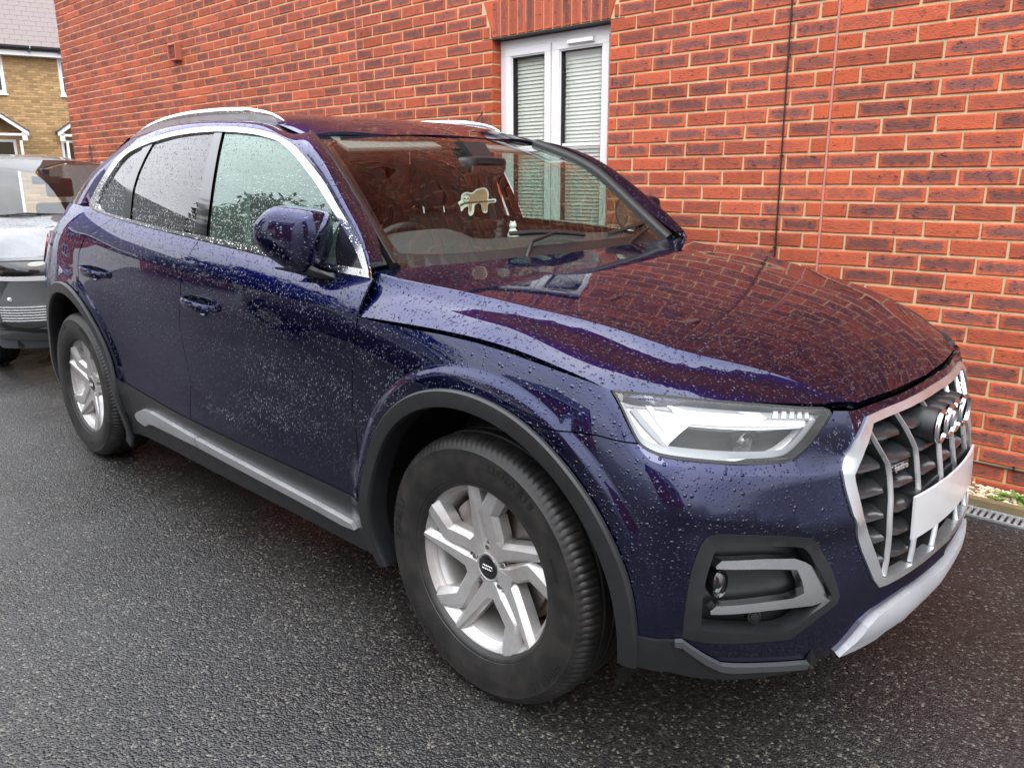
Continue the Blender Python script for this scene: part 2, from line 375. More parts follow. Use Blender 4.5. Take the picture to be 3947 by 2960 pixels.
def HIN(x,w):
    x=np.atleast_1d(np.asarray(x,float)); w=np.abs(np.atleast_1d(np.asarray(w,float))); r=ridw(x); c=np.interp(x,[-.45,.1,.45,.72],[.42,.44,.40,.30])
    t=(w-c)/.022
    return _zc(x)-_dr(np.clip(x,-.5,.76))*(w/r)**2.0-.0022*(1/(1+np.exp(-np.clip(t,-30,30))))*np.clip((.62-x)/.25,0,1)
EDX=[-.50,-.25,.02,.24,.44,.59,.72]; EDW=[.905,.908,.900,.886,.822,.665,.53]
_edg=Curve(EDX,EDW)
_ho=Tensor([0,.22,.62,1.0,1.4],EDX,[[(z,) for z in r] for r in ([1.100,1.068,1.035,.996,.95],[1.078,1.052,1.024,.988,.945],[1.054,1.034,1.016,.984,.95],[1.013,.992,.978,.952,.92],[.967,.943,.930,.902,.872],[.925,.906,.892,.868,.84],[.877,.862,.846,.826,.80])])
def HOOD(x,w):
    x=np.atleast_1d(np.asarray(x,float)); w=np.abs(np.atleast_1d(np.asarray(w,float))); r=ridw(x)
    a=HIN(x,w); ed=_edg(np.clip(x,-.5,.72)); q=(w-r)/(ed-r); ro=_ho(np.zeros(len(x)),np.clip(x,-.5,.72))[:,0]; b=_ho(np.clip(q,-.1,1.4),np.clip(x,-.5,.72))[:,0]; rr=HIN(x,r)-ro
    b=b+rr*np.clip(1-np.clip(q,0,1),0,1)**2
    k=np.clip((w-r+.008)/.016,0,1); k=k*k*(3-2*k)
    return a*(1-k)+b*k
def S3(x,w): return np.c_[np.atleast_1d(x),-np.atleast_1d(w),HOOD(x,w)]
ROOFP=[(-1.085,0,1.532),(-1.10,.3,1.526),(-1.131,.597,1.510),(-1.15,.68,1.475),(-1.33,0,1.592),(-1.33,.3,1.587),(-1.33,.57,1.568),(-1.34,.655,1.535),
(-1.6,0,1.625),(-1.6,.3,1.620),(-1.6,.57,1.596),(-1.6,.66,1.560),(-1.95,0,1.640),(-1.95,.3,1.635),(-1.95,.57,1.611),(-1.95,.66,1.570),(-2.3,0,1.636),(-2.3,.3,1.630),(-2.3,.57,1.603),(-2.3,.655,1.558),
(-2.7,0,1.610),(-2.7,.3,1.602),(-2.7,.56,1.568),(-2.7,.62,1.535),(-3.0,0,1.575),(-3.0,.3,1.566),(-2.97,.52,1.530),(-3.2,0,1.545),(-3.2,.3,1.535),(-3.1,.48,1.505)]
ROOF=TPS(ROOFP,lam=6e-4)
def S4(x,w): return np.c_[np.atleast_1d(x),-np.atleast_1d(w),ROOF(x,w)]
# windscreen
WSP=[(-1.085,0,1.530),(-1.10,.3,1.526),(-1.131,.597,1.512),(-.43,0,1.082),(-.445,.3,1.082),(-.475,.60,1.085),(-.485,.74,1.094),(-.74,0,1.330),(-.74,.35,1.324),(-.72,.705,1.287),(-.85,.685,1.388),(-.85,.35,1.414),(-.85,0,1.420)]
WS=TPS(WSP,lam=2e-4)
def S5(x,w): return np.c_[np.atleast_1d(x),-np.atleast_1d(w),WS(x,w)]
# tail above the shoulder
S6Z=[1.05,1.10,1.22,1.34,1.46,1.56]
S6T=[0,.25,.48,.70,.95,1.45]
S6D=[[(-2.7,.918),(-3.0,.899),(-3.3,.845),(-3.48,.76),(-3.58,.60),(-3.62,0)],
[(-2.7,.890),(-3.0,.872),(-3.26,.825),(-3.44,.745),(-3.55,.57),(-3.60,0)],
[(-2.7,.838),(-2.98,.808),(-3.15,.762),(-3.27,.69),(-3.35,.51),(-3.38,0)],
[(-2.7,.785),(-2.90,.748),(-3.02,.700),(-3.10,.625),(-3.16,.45),(-3.20,0)],
[(-2.62,.727),(-2.74,.695),(-2.84,.650),(-2.92,.580),(-2.98,.42),(-3.02,0)],
[(-2.5,.662),(-2.60,.635),(-2.68,.60),(-2.76,.54),(-2.84,.40),(-2.90,0)]]
_S6=Tensor(S6T,S6Z,S6D)
def S6(a,b):
    p=_S6(a,b); return np.c_[p[:,0],-p[:,1],np.atleast_1d(b)]

FEAT={'lamp': [(1.024, 0.921), (1.0, 0.888), (0.979, 0.849), (0.963, 0.819), (0.946, 0.804), (0.918, 0.792), (0.859, 0.781), (0.771, 0.768), (0.655, 0.758), (0.621, 0.761), (0.574, 0.785), (0.524, 0.822), (0.486, 0.846), (0.486, 0.857), (0.5, 0.864), (0.624, 0.876), (0.751, 0.895), (0.88, 0.912)],
'lamp_pocket': [(0.891, 0.808), (0.858, 0.833), (0.815, 0.853), (0.7, 0.834), (0.562, 0.821), (0.617, 0.798), (0.658, 0.785), (0.747, 0.791), (0.821, 0.797)],
'drl': [(0.906, 0.898), (0.882, 0.837), (0.85, 0.849), (0.812, 0.854), (0.565, 0.827), (0.561, 0.831), (0.77, 0.854), (0.852, 0.862), (0.88, 0.863), (0.89, 0.898)],
'drl2': [(0.851, 0.894), (0.833, 0.872), (0.661, 0.851), (0.645, 0.853), (0.656, 0.866), (0.705, 0.872), (0.682, 0.864), (0.813, 0.881), (0.842, 0.893)],
'gr_out': [(0.383, 0.824), (0.45, 0.781), (0.497, 0.721)],
'gr_out2': [(0.497, 0.699), (0.497, 0.619), (0.465, 0.522), (0.425, 0.418), (0.414, 0.411)],
'gr_top': [(0.383, 0.824), (0.308, 0.827), (0.169, 0.831), (0.079, 0.83)],
'gr_bot': [(0.414, 0.411), (0.389, 0.411), (0.291, 0.417), (0.221, 0.419)],
'gr_in': [(0.375, 0.805), (0.465, 0.707)],
'gr_in2': [(0.465, 0.693), (0.458, 0.584), (0.405, 0.429), (0.391, 0.428)],
'hoodgap': [(0.397, 0.85), (0.349, 0.848), (0.221, 0.852), (0.134, 0.853)],
'fog': [(0.905, 0.389), (0.899, 0.452), (0.885, 0.543), (0.867, 0.599), (0.853, 0.62), (0.833, 0.629), (0.777, 0.62), (0.632, 0.59), (0.601, 0.576), (0.577, 0.544), (0.551, 0.504), (0.531, 0.457), (0.523, 0.426), (0.53, 0.411), (0.597, 0.381), (0.664, 0.347), (0.751, 0.361), (0.862, 0.379)],
'fog_in': [(0.868, 0.413), (0.861, 0.505), (0.84, 0.582), (0.825, 0.599), (0.656, 0.572), (0.624, 0.559), (0.601, 0.526), (0.555, 0.451), (0.55, 0.425), (0.605, 0.404), (0.678, 0.373), (0.79, 0.396)],
'fogbar': [(0.831, 0.553), (0.819, 0.563), (0.648, 0.539), (0.596, 0.511), (0.573, 0.49), (0.551, 0.429), (0.56, 0.419), (0.595, 0.415), (0.845, 0.445), (0.846, 0.451), (0.835, 0.462), (0.656, 0.446), (0.622, 0.452), (0.629, 0.485), (0.642, 0.512), (0.831, 0.546)],
'fogsens': [(0.751, 0.418)],
'foglamp': [(0.821, 0.509)],
'blade': [(0.919, 0.384), (0.905, 0.386), (0.881, 0.363), (0.855, 0.339), (0.826, 0.316), (0.799, 0.309), (0.737, 0.296), (0.59, 0.263), (0.509, 0.245)],
'blade_lo': [(0.919, 0.378), (0.905, 0.378), (0.854, 0.324), (0.82, 0.3), (0.734, 0.285), (0.509, 0.227)],
'clad_lo': [(0.917, 0.3), (0.883, 0.287), (0.811, 0.275), (0.726, 0.262), (0.574, 0.233), (0.509, 0.227)],
'skid_top': [(0.409, 0.351), (0.332, 0.365), (0.274, 0.371), (0.138, 0.363), (0.054, 0.362)],
'skid_bot': [(0.298, 0.31), (0.16, 0.286)],
'skidtip': [(0.487, 0.252), (0.455, 0.312)],
'seam': [(1.068, 0.822), (1.017, 0.819), (0.962, 0.814)],
'seam2': [(1.201, 0.81), (1.163, 0.822), (1.066, 0.825)],
'creaseUp': [(0.905, 0.779), (0.751, 0.751), (0.499, 0.716)],
'arch_out': [(1.954, 0.567), (1.85, 0.697), (1.738, 0.783), (1.657, 0.83), (1.554, 0.86), (1.429, 0.863), (1.305, 0.842), (1.208, 0.806), (1.154, 0.77), (1.125, 0.747)],
'bulge': [(2.012, 0.538), (1.893, 0.729), (1.793, 0.805), (1.686, 0.864), (1.583, 0.891), (1.494, 0.9), (1.348, 0.877), (1.229, 0.848), (1.166, 0.823), (1.08, 0.756)],
'arch_in': [(1.89, 0.565), (1.793, 0.696), (1.719, 0.75), (1.639, 0.795), (1.56, 0.82), (1.46, 0.834)],
'arch_in_f': [(1.29, 0.834), (1.118, 0.737), (1.037, 0.563), (0.996, 0.339)],
'arch_out_f': [(1.221, 0.808), (1.094, 0.721), (1.017, 0.568), (0.993, 0.403)],
'rarch_out': [(4.638, 0.818), (4.471, 0.873), (4.332, 0.893), (4.172, 0.884), (4.03, 0.818), (3.924, 0.731), (3.868, 0.632), (3.81, 0.52)],
'rarch_in': [(4.767, 0.692), (4.527, 0.806), (4.364, 0.842), (4.202, 0.832), (4.079, 0.782), (3.998, 0.715), (3.925, 0.609)],
'doorF': [(2.013, 0.994), (2.017, 0.919), (2.043, 0.819), (2.06, 0.729), (2.081, 0.564)],
'doorF2': [(2.043, 0.76), (2.048, 0.485), (2.017, 0.388)],
'doorM': [(3.122, 0.925), (3.164, 0.76), (3.159, 0.662), (3.14, 0.591), (3.175, 0.478), (3.123, 0.378)],
'doorR': [(4.138, 1.099), (4.173, 0.978), (4.161, 0.889), (4.115, 0.855)],
'lowline': [(3.809, 0.488), (3.562, 0.466), (3.173, 0.446), (2.849, 0.437)],
'lowlineF': [(3.177, 0.448), (2.636, 0.445)],
'lowlineF2': [(2.52, 0.4), (1.977, 0.432)],
'silver': [(3.711, 0.352), (3.673, 0.375), (3.598, 0.4), (3.528, 0.407), (3.11, 0.384), (3.14, 0.349), (3.521, 0.347), (3.565, 0.343), (3.637, 0.319), (3.702, 0.33)],
'silverF': [(3.106, 0.386), (2.079, 0.341), (2.183, 0.321), (3.148, 0.336)],
'handleF': [(3.071, 0.938), (2.844, 0.92), (2.938, 0.943), (2.947, 0.896)],
'handleR': [(4.105, 0.979), (3.83, 0.96), (3.959, 0.986), (3.961, 0.935)],
'glassF': [(-1.445, 1.164), (-1.558, 1.537), (-1.548, 1.536), (-1.381, 1.525), (-1.247, 1.511), (-1.14, 1.492), (-1.076, 1.471), (-1.002, 1.439), (-0.92, 1.396), (-0.819, 1.338), (-0.67, 1.24)],
'glassF2': [(-0.665, 1.235), (-0.505, 1.11), (-0.633, 1.118), (-0.725, 1.119)],
'mirrortri': [(-0.666, 1.236), (-0.514, 1.112), (-0.635, 1.117), (-0.671, 1.221)],
'chromeout': [(-2.666, 1.24), (-2.569, 1.332), (-2.476, 1.427), (-2.422, 1.467), (-2.365, 1.498), (-2.29, 1.514), (-2.178, 1.527), (-1.926, 1.557), (-1.695, 1.56), (-1.549, 1.557)],
'chromeoutF': [(-1.683, 1.559), (-1.502, 1.553), (-1.327, 1.537), (-1.19, 1.516), (-1.054, 1.48), (-0.945, 1.432), (-0.805, 1.358), (-0.636, 1.244), (-0.549, 1.181)],
'chromeoutF2': [(-0.591, 1.216), (-0.529, 1.169), (-0.482, 1.109), (-0.481, 1.092)],
'chromein': [(-2.575, 1.253), (-2.528, 1.308), (-2.438, 1.406), (-2.387, 1.45), (-2.345, 1.474), (-2.27, 1.49), (-2.188, 1.505), (-2.117, 1.519), (-1.91, 1.538), (-1.65, 1.54), (-1.536, 1.539)],
'chromeinF': [(-1.671, 1.543), (-1.488, 1.534), (-1.314, 1.519), (-1.213, 1.505), (-1.14, 1.492), (-1.076, 1.471), (-1.002, 1.439), (-0.92, 1.396), (-0.819, 1.338), (-0.67, 1.24)],
'beltin': [(-2.573, 1.251), (-2.509, 1.233), (-2.216, 1.209), (-1.853, 1.183), (-1.559, 1.168), (-1.384, 1.161)],
'beltout': [(-2.666, 1.24), (-2.577, 1.223), (-2.23, 1.197), (-1.849, 1.174), (-1.555, 1.156), (-1.309, 1.141)],
'beltoutF': [(-1.246, 1.135), (-1.013, 1.123), (-0.638, 1.096), (-0.482, 1.09)],
'beltinF': [(-1.253, 1.152), (-1.074, 1.149), (-0.726, 1.121), (-0.633, 1.117), (-0.509, 1.109)],
'pilB': [(-1.617, 1.539), (-1.588, 1.402), (-1.561, 1.238), (-1.548, 1.177), (-1.555, 1.537), (-1.501, 1.354), (-1.453, 1.167)],
'pilC': [(-2.196, 1.504), (-2.238, 1.424), (-2.255, 1.334), (-2.219, 1.205), (-2.114, 1.515), (-2.173, 1.439), (-2.224, 1.361), (-2.206, 1.209)],
'ws': [(-1.134, 0.596), (-1.141, 0.588), (-1.137, 0.555), (-1.12, 0.446), (-1.093, 0.28)],
'ws_side': [(-1.136, 0.591), (-0.947, 0.617), (-0.792, 0.644)],
'ws_side2': [(-0.874, 0.619), (-0.728, 0.644), (-0.614, 0.663), (-0.529, 0.685)],
'ws_far': [(-1.157, -0.399), (-1.143, -0.594), (-1.066, -0.731), (-0.893, -0.692), (-0.724, -0.766), (-0.556, -0.827)],
'frit': [(-1.136, 0.576), (-1.06, 0.579), (-1.095, 0.534), (-1.1, 0.462), (-1.068, 0.3)],
'railbase': [(-1.357, 0.552), (-1.376, 0.572), (-1.526, 0.546), (-1.75, 0.543)]}

# ================= materials =================
def mat(name):
    m=bpy.data.materials.new(name); m.use_nodes=True; nt=m.node_tree; nt.nodes.clear()
    o=nt.nodes.new('ShaderNodeOutputMaterial'); b=nt.nodes.new('ShaderNodeBsdfPrincipled'); nt.links.new(b.outputs[0],o.inputs[0])
    return m,nt,b
def setp(b,**k):
    for a,v in k.items():
        a=a.replace('_',' ')
        if a in b.inputs: b.inputs[a].default_value=(v if not isinstance(v,tuple) or len(v)==4 else (*v,1))
def simple(name,col,rough=.5,metal=0,coat=0,spec=.5,cr=.05,noise=0,nscale=60,bump=0,bscale=400):
    m,nt,b=mat(name); setp(b,Base_Color=col,Roughness=rough,Metallic=metal,Coat_Weight=coat,Coat_Roughness=cr,Specular_IOR_Level=spec)
    L=nt.links.new; tc=N(nt,'ShaderNodeTexCoord')
    if noise:
        n=N(nt,'ShaderNodeTexNoise'); n.inputs['Scale'].default_value=nscale; n.inputs['Detail'].default_value=6
        L(tc.outputs['Object'],n.inputs['Vector'])
        r=N(nt,'ShaderNodeMapRange'); r.inputs[3].default_value=1-noise; r.inputs[4].default_value=1+noise; L(n.outputs['Fac'],r.inputs[0])
        mm=N(nt,'ShaderNodeVectorMath',operation='SCALE'); mm.inputs[0].default_value=col[:3]; L(r.outputs[0],mm.inputs['Scale']); L(mm.outputs[0],b.inputs['Base Color'])
        r2=N(nt,'ShaderNodeMapRange'); r2.inputs[3].default_value=max(rough-.12,0); r2.inputs[4].default_value=min(rough+.12,1); L(n.outputs['Fac'],r2.inputs[0]); L(r2.outputs[0],b.inputs['Roughness'])
    if bump:
        n=N(nt,'ShaderNodeTexNoise'); n.inputs['Scale'].default_value=bscale; n.inputs['Detail'].default_value=3
        L(tc.outputs['Object'],n.inputs['Vector'])
        bp=N(nt,'ShaderNodeBump'); bp.inputs['Strength'].default_value=bump; bp.inputs['Distance'].default_value=.001; L(n.outputs['Fac'],bp.inputs['Height']); L(bp.outputs[0],b.inputs['Normal'])
    return m
def mth(nt,op,a,b=None,c=None,clamp=False):
    n=N(nt,'ShaderNodeMath',operation=op,use_clamp=clamp)
    for i,v in enumerate((a,b,c)):
        if v is None: continue
        if isinstance(v,(int,float)): n.inputs[i].default_value=v
        else: nt.links.new(v,n.inputs[i])
    return n.outputs[0]
def drops(nt,scale=62,dens=.75,dist=.0016,big=.33,strength=1.0,z0=None,elong=1.0,base=None,zr=None):
    """rain beads as fine relief; returns normal output and bead mask"""
    L=nt.links.new; tc=N(nt,'ShaderNodeTexCoord'); mpn=N(nt,'ShaderNodeMapping'); L(tc.outputs['Object'],mpn.inputs[0]); mpn.inputs['Scale'].default_value=(1,1,elong)
    hs=None; last=base; masks=[]
    for sc,dn,bg_ in ((scale,dens,big),(scale*1.9,dens*.75,big)):
        wn=N(nt,'ShaderNodeTexNoise'); wn.inputs['Scale'].default_value=sc*1.1; wn.inputs['Detail'].default_value=1; L(mpn.outputs[0],wn.inputs['Vector'])
        wv=N(nt,'ShaderNodeVectorMath',operation='SCALE'); wv.inputs['Scale'].default_value=.35/sc; L(wn.outputs['Color'],wv.inputs[0])
        ad=N(nt,'ShaderNodeVectorMath',operation='ADD'); L(mpn.outputs[0],ad.inputs[0]); L(wv.outputs[0],ad.inputs[1])
        v=N(nt,'ShaderNodeTexVoronoi'); v.inputs['Scale'].default_value=sc; v.inputs['Randomness'].default_value=.95; L(ad.outputs[0],v.inputs['Vector'])
        sp=N(nt,'ShaderNodeSeparateColor'); L(v.outputs['Color'],sp.inputs[0])
        rad=mth(nt,'MULTIPLY_ADD',sp.outputs[0],bg_,.10)
        on=mth(nt,'LESS_THAN',sp.outputs[1],dn)
        q=mth(nt,'DIVIDE',v.outputs['Distance'],rad); q=mth(nt,'MULTIPLY',q,q); q=mth(nt,'SUBTRACT',1,q,clamp=True)
        hgt=mth(nt,'POWER',q,.6); hgt=mth(nt,'MULTIPLY',hgt,on); mk=mth(nt,'GREATER_THAN',hgt,.02)
        hgt=mth(nt,'MULTIPLY',hgt,rad); hgt=mth(nt,'DIVIDE',hgt,sc/1.0)
        masks.append(mk); hs=hgt if hs is None else mth(nt,'MAXIMUM',hs,hgt)
    if zr:
        sz=N(nt,'ShaderNodeSeparateXYZ'); L(tc.outputs['Object'],sz.inputs[0]); zm=N(nt,'ShaderNodeMapRange'); zm.inputs[1].default_value=zr[0]; zm.inputs[2].default_value=zr[1]; L(sz.outputs['Z'],zm.inputs[0]); hs=mth(nt,'MULTIPLY',hs,zm.outputs[0])
    bp=N(nt,'ShaderNodeBump'); bp.inputs['Strength'].default_value=strength; bp.inputs['Distance'].default_value=1.0
    L(hs,bp.inputs['Height'])
    if base is not None: L(base,bp.inputs['Normal'])
    return bp.outputs[0],mth(nt,'MAXIMUM',masks[0],masks[1])
def paint(name,col,col2,rough=.30,metal=.95,dens=.62,scale=88,tint=(.10,.20,.70),zr=(.42,.74)):
    m,nt,b=mat(name); L=nt.links.new
    nrm,mk=drops(nt,scale=scale,dens=dens,zr=zr)
    lw=N(nt,'ShaderNodeLayerWeight'); lw.inputs['Blend'].default_value=.35
    fl=N(nt,'ShaderNodeTexNoise'); fl.inputs['Scale'].default_value=900; fl.inputs['Detail'].default_value=2; tc=N(nt,'ShaderNodeTexCoord'); L(tc.outputs['Object'],fl.inputs['Vector'])
    mx=N(nt,'ShaderNodeMix',data_type='RGBA'); mx.inputs[6].default_value=(*col,1); mx.inputs[7].default_value=(*col2,1); L(mth(nt,'MULTIPLY_ADD',fl.outputs['Fac'],.5,-.05,clamp=True),mx.inputs[0])
    L(mx.outputs[2],b.inputs['Base Color']); setp(b,Metallic=metal,Roughness=rough,Coat_Weight=1.0,Coat_Roughness=.012,Coat_IOR=1.56,Specular_Tint=tint,Specular_IOR_Level=.12)
    L(nrm,b.inputs['Coat Normal']);
    bp2=N(nt,'ShaderNodeBump'); bp2.inputs['Strength'].default_value=.12; bp2.inputs['Distance'].default_value=.0004; L(fl.outputs['Fac'],bp2.inputs['Height'])
    mxn=N(nt,'ShaderNodeMix',data_type='VECTOR'); L(mth(nt,'MULTIPLY',mk,.5),mxn.inputs[0]); L(bp2.outputs[0],mxn.inputs[4]); L(nrm,mxn.inputs[5]); L(mxn.outputs[1],b.inputs['Normal'])
    return m
M={}
M['paint']=paint('navy_paint',(.0010,.0036,.034),(.0028,.0090,.082))
M['paint_low']=paint('navy_paint_clean',(.0010,.0036,.034),(.0028,.0090,.082),dens=.12)
M['silverpaint']=paint('grey_paint',(.085,.088,.092),(.14,.143,.148),metal=.7,rough=.35,dens=.5,tint=(.9,.9,.9))
M['clad']=simple('grey_plastic',(.0125,.013,.0142),.40,noise=.25,nscale=30,bump=.15,bscale=900)
M['clad_dark']=simple('black_plastic',(.006,.006,.0065),.45,noise=.2,nscale=40)
M['gloss']=simple('gloss_black',(.006,.006,.007),.08,coat=1)
M['rubber']=simple('rubber_seal',(.008,.008,.008),.55)
M['void']=simple('dark_void',(.004,.004,.004),.9)
M['slat']=simple('grille_slat_plastic',(.020,.021,.023),.22,coat=.3,noise=.2,nscale=30)
M['bladegrey']=simple('blade_grey',(.055,.058,.062),.34)
M['satin']=simple('satin_metal',(.66,.67,.68),.22,metal=1,noise=.05,nscale=20)
M['silver']=simple('silver_trim',(.66,.67,.68),.30,metal=.85,noise=.08,nscale=12)
M['skid']=simple('silver_skid',(.50,.51,.53),.5,metal=.35,noise=.08,nscale=10)
M['plate']=simple('number_plate_white',(.55,.55,.56),.35,coat=.5,noise=.12,nscale=7)
M['fabric']=simple('seat_fabric',(.030,.026,.026),.85,noise=.2,nscale=200)
M['dash']=simple('dashboard_vinyl',(.035,.034,.034),.65,noise=.1,nscale=90,bump=.1)
M['dashlight']=simple('binnacle_grey',(.07,.068,.066),.6)
M['lining']=simple('headlining',(.20,.195,.185),.9)
M['belt']=simple('seat_belt_grey',(.25,.25,.25),.8)
M['white']=simple('white_gloss',(.75,.75,.74),.3,noise=.05,nscale=20)
M['disc']=simple('brake_disc',(.30,.27,.25),.35,metal=.9,noise=.2,nscale=25)
M['rust']=simple('rusty_shield',(.20,.14,.075),.7,metal=.2,noise=.3,nscale=30)
M['wheelbarrel']=simple('dusty_barrel',(.34,.30,.27),.6,metal=.35,noise=.35,nscale=22)
def alloy():
    m,nt,b=mat('alloy_silver'); L=nt.links.new; tc=N(nt,'ShaderNodeTexCoord'); n=N(nt,'ShaderNodeTexNoise'); n.inputs['Scale'].default_value=14; n.inputs['Detail'].default_value=7; n.inputs['Roughness'].default_value=.65; L(tc.outputs['Object'],n.inputs['Vector'])
    cr=N(nt,'ShaderNodeValToRGB'); cr.color_ramp.elements[0].position=.42; cr.color_ramp.elements[0].color=(.46,.455,.45,1); cr.color_ramp.elements[1].position=.75; cr.color_ramp.elements[1].color=(.36,.32,.29,1)
    L(n.outputs['Fac'],cr.inputs[0]); L(cr.outputs[0],b.inputs['Base Color']); setp(b,Metallic=.6,Coat_Weight=.3,Coat_Roughness=.25)
    L(mth(nt,'MULTIPLY_ADD',n.outputs['Fac'],.5,.15),b.inputs['Roughness']); return m
M['alloy']=alloy()
def chrome():
    m,nt,b=mat('satin_chrome'); L=nt.links.new; nrm,mk=drops(nt,scale=85,dens=.6,strength=.7); setp(b,Base_Color=(.74,.74,.75),Metallic=1.0,Roughness=.16); L(nrm,b.inputs['Normal']); return m
M['chrome']=chrome()
M['chromep']=simple('polished_chrome',(.72,.72,.73),.07,metal=1)
def tyre():
    m,nt,b=mat('tyre_rubber'); L=nt.links.new; tc=N(nt,'ShaderNodeTexCoord'); n=N(nt,'ShaderNodeTexNoise'); n.inputs['Scale'].default_value=16; n.inputs['Detail'].default_value=9; n.inputs['Roughness'].default_value=.65; L(tc.outputs['Object'],n.inputs['Vector'])
    cr=N(nt,'ShaderNodeValToRGB'); cr.color_ramp.elements[0].position=.42; cr.color_ramp.elements[0].color=(.0085,.0083,.008,1); cr.color_ramp.elements[1].position=.72; cr.color_ramp.elements[1].color=(.024,.0205,.017,1)
    L(n.outputs['Fac'],cr.inputs[0]); L(cr.outputs[0],b.inputs['Base Color']); L(mth(nt,'MULTIPLY_ADD',n.outputs['Fac'],.25,.38),b.inputs['Roughness'])
    n2=N(nt,'ShaderNodeTexNoise'); n2.inputs['Scale'].default_value=350; L(tc.outputs['Object'],n2.inputs['Vector']); bp=N(nt,'ShaderNodeBump'); bp.inputs['Strength'].default_value=.25; bp.inputs['Distance'].default_value=.0008; L(n2.outputs['Fac'],bp.inputs['Height']); L(bp.outputs[0],b.inputs['Normal']); return m
M['tyre']=tyre(); M['tyretext']=simple('tyre_lettering',(.012,.012,.012),.35)
def glass(name,tint,refl=1.0,drop=.0,dens=.9,scale=95,ior=1.52,strength=1.0,rough=0.0,haze=0.0,gc_=(1,1,1)):
    m=bpy.data.materials.new(name); m.use_nodes=True; nt=m.node_tree; nt.nodes.clear(); L=nt.links.new
    o=N(nt,'ShaderNodeOutputMaterial'); t=N(nt,'ShaderNodeBsdfTransparent'); t.inputs[0].default_value=(*tint,1); g=N(nt,'ShaderNodeBsdfGlossy'); g.inputs['Roughness'].default_value=rough; g.inputs['Color'].default_value=(*gc_,1)
    fr=N(nt,'ShaderNodeLayerWeight'); fr.inputs['Blend'].default_value=.5; mxs=N(nt,'ShaderNodeMixShader')
    f=mth(nt,'MULTIPLY',mth(nt,'MULTIPLY_ADD',mth(nt,'POWER',fr.outputs['Facing'],5.0),.957,.043),1.75*refl,clamp=True)
    if drop:
        nrm,mk=drops(nt,scale=scale,dens=dens,strength=strength); L(nrm,g.inputs['Normal']); L(nrm,fr.inputs['Normal'])
        f=mth(nt,'MAXIMUM',f,mth(nt,'MULTIPLY',mk,drop))
    L(f,mxs.inputs[0]); L(t.outputs[0],mxs.inputs[1]); L(g.outputs[0],mxs.inputs[2]); last=mxs.outputs[0]
    if haze:
        d=N(nt,'ShaderNodeBsdfDiffuse'); d.inputs[0].default_value=(.6,.72,.68,1); m2=N(nt,'ShaderNodeMixShader'); m2.inputs[0].default_value=haze; L(last,m2.inputs[1]); L(d.outputs[0],m2.inputs[2]); last=m2.outputs[0]
    L(last,o.inputs[0]); return m
M['ws']=glass('windscreen_glass',(.78,.86,.82),refl=.75)
M['side']=glass('green_side_glass',(.42,.60,.52),gc_=(.82,1,.92),refl=1.45,drop=.05,haze=.04,dens=.55,scale=120,strength=.6)
M['dark']=glass('privacy_glass',(.04,.045,.045),refl=1.15,drop=.05,dens=.55,scale=110,strength=.7)
M['lens']=glass('lamp_lens',(.95,.96,.96),refl=.6)
M['pane']=glass('house_pane',(.86,.88,.86),refl=.9)
def asphalt():
    m,nt,b=mat('wet_asphalt'); L=nt.links.new; tc=N(nt,'ShaderNodeTexCoord')
    v=N(nt,'ShaderNodeTexVoronoi'); v.inputs['Scale'].default_value=150; L(tc.outputs['Object'],v.inputs['Vector'])
    v2=N(nt,'ShaderNodeTexVoronoi'); v2.inputs['Scale'].default_value=62; L(tc.outputs['Object'],v2.inputs['Vector'])
    n=N(nt,'ShaderNodeTexNoise'); n.inputs['Scale'].default_value=1.1; n.inputs['Detail'].default_value=5; n.inputs['Roughness'].default_value=.6; L(tc.outputs['Object'],n.inputs['Vector'])
    nf=N(nt,'ShaderNodeTexNoise'); nf.inputs['Scale'].default_value=220; nf.inputs['Detail'].default_value=3; L(tc.outputs['Object'],nf.inputs['Vector'])
    sp=N(nt,'ShaderNodeSeparateColor'); L(v.outputs['Color'],sp.inputs[0])
    cr=N(nt,'ShaderNodeValToRGB'); e=cr.color_ramp.elements; e[0].position=0; e[0].color=(.009,.009,.0093,1); e[1].position=.80; e[1].color=(.030,.0285,.027,1)
    x=cr.color_ramp.elements.new(.93); x.color=(.065,.060,.052,1); x=cr.color_ramp.elements.new(.99); x.color=(.16,.145,.115,1)
    L(sp.outputs[0],cr.inputs[0])
    sc=N(nt,'ShaderNodeVectorMath',operation='SCALE'); L(cr.outputs[0],sc.inputs[0]); L(mth(nt,'MULTIPLY_ADD',n.outputs['Fac'],1.0,.36),sc.inputs['Scale']); L(sc.outputs[0],b.inputs['Base Color'])
    wet=N(nt,'ShaderNodeMapRange'); wet.inputs[1].default_value=.38; wet.inputs[2].default_value=.62; wet.inputs[3].default_value=.14; wet.inputs[4].default_value=.42; L(n.outputs['Fac'],wet.inputs[0]); L(wet.outputs[0],b.inputs['Roughness'])
    h=mth(nt,'MULTIPLY',mth(nt,'SUBTRACT',.6,v.outputs['Distance']),.0050); h=mth(nt,'ADD',h,mth(nt,'MULTIPLY',sp.outputs[1],.0022)); h=mth(nt,'ADD',h,mth(nt,'MULTIPLY',mth(nt,'SUBTRACT',.5,v2.outputs['Distance']),.0035)); h=mth(nt,'ADD',h,mth(nt,'MULTIPLY',nf.outputs['Fac'],.0012))
    bp=N(nt,'ShaderNodeBump'); bp.inputs['Strength'].default_value=.65; bp.inputs['Distance'].default_value=1; L(h,bp.inputs['Height']); L(bp.outputs[0],b.inputs['Normal'])
    setp(b,Specular_IOR_Level=.5); return m
M['asphalt']=asphalt()
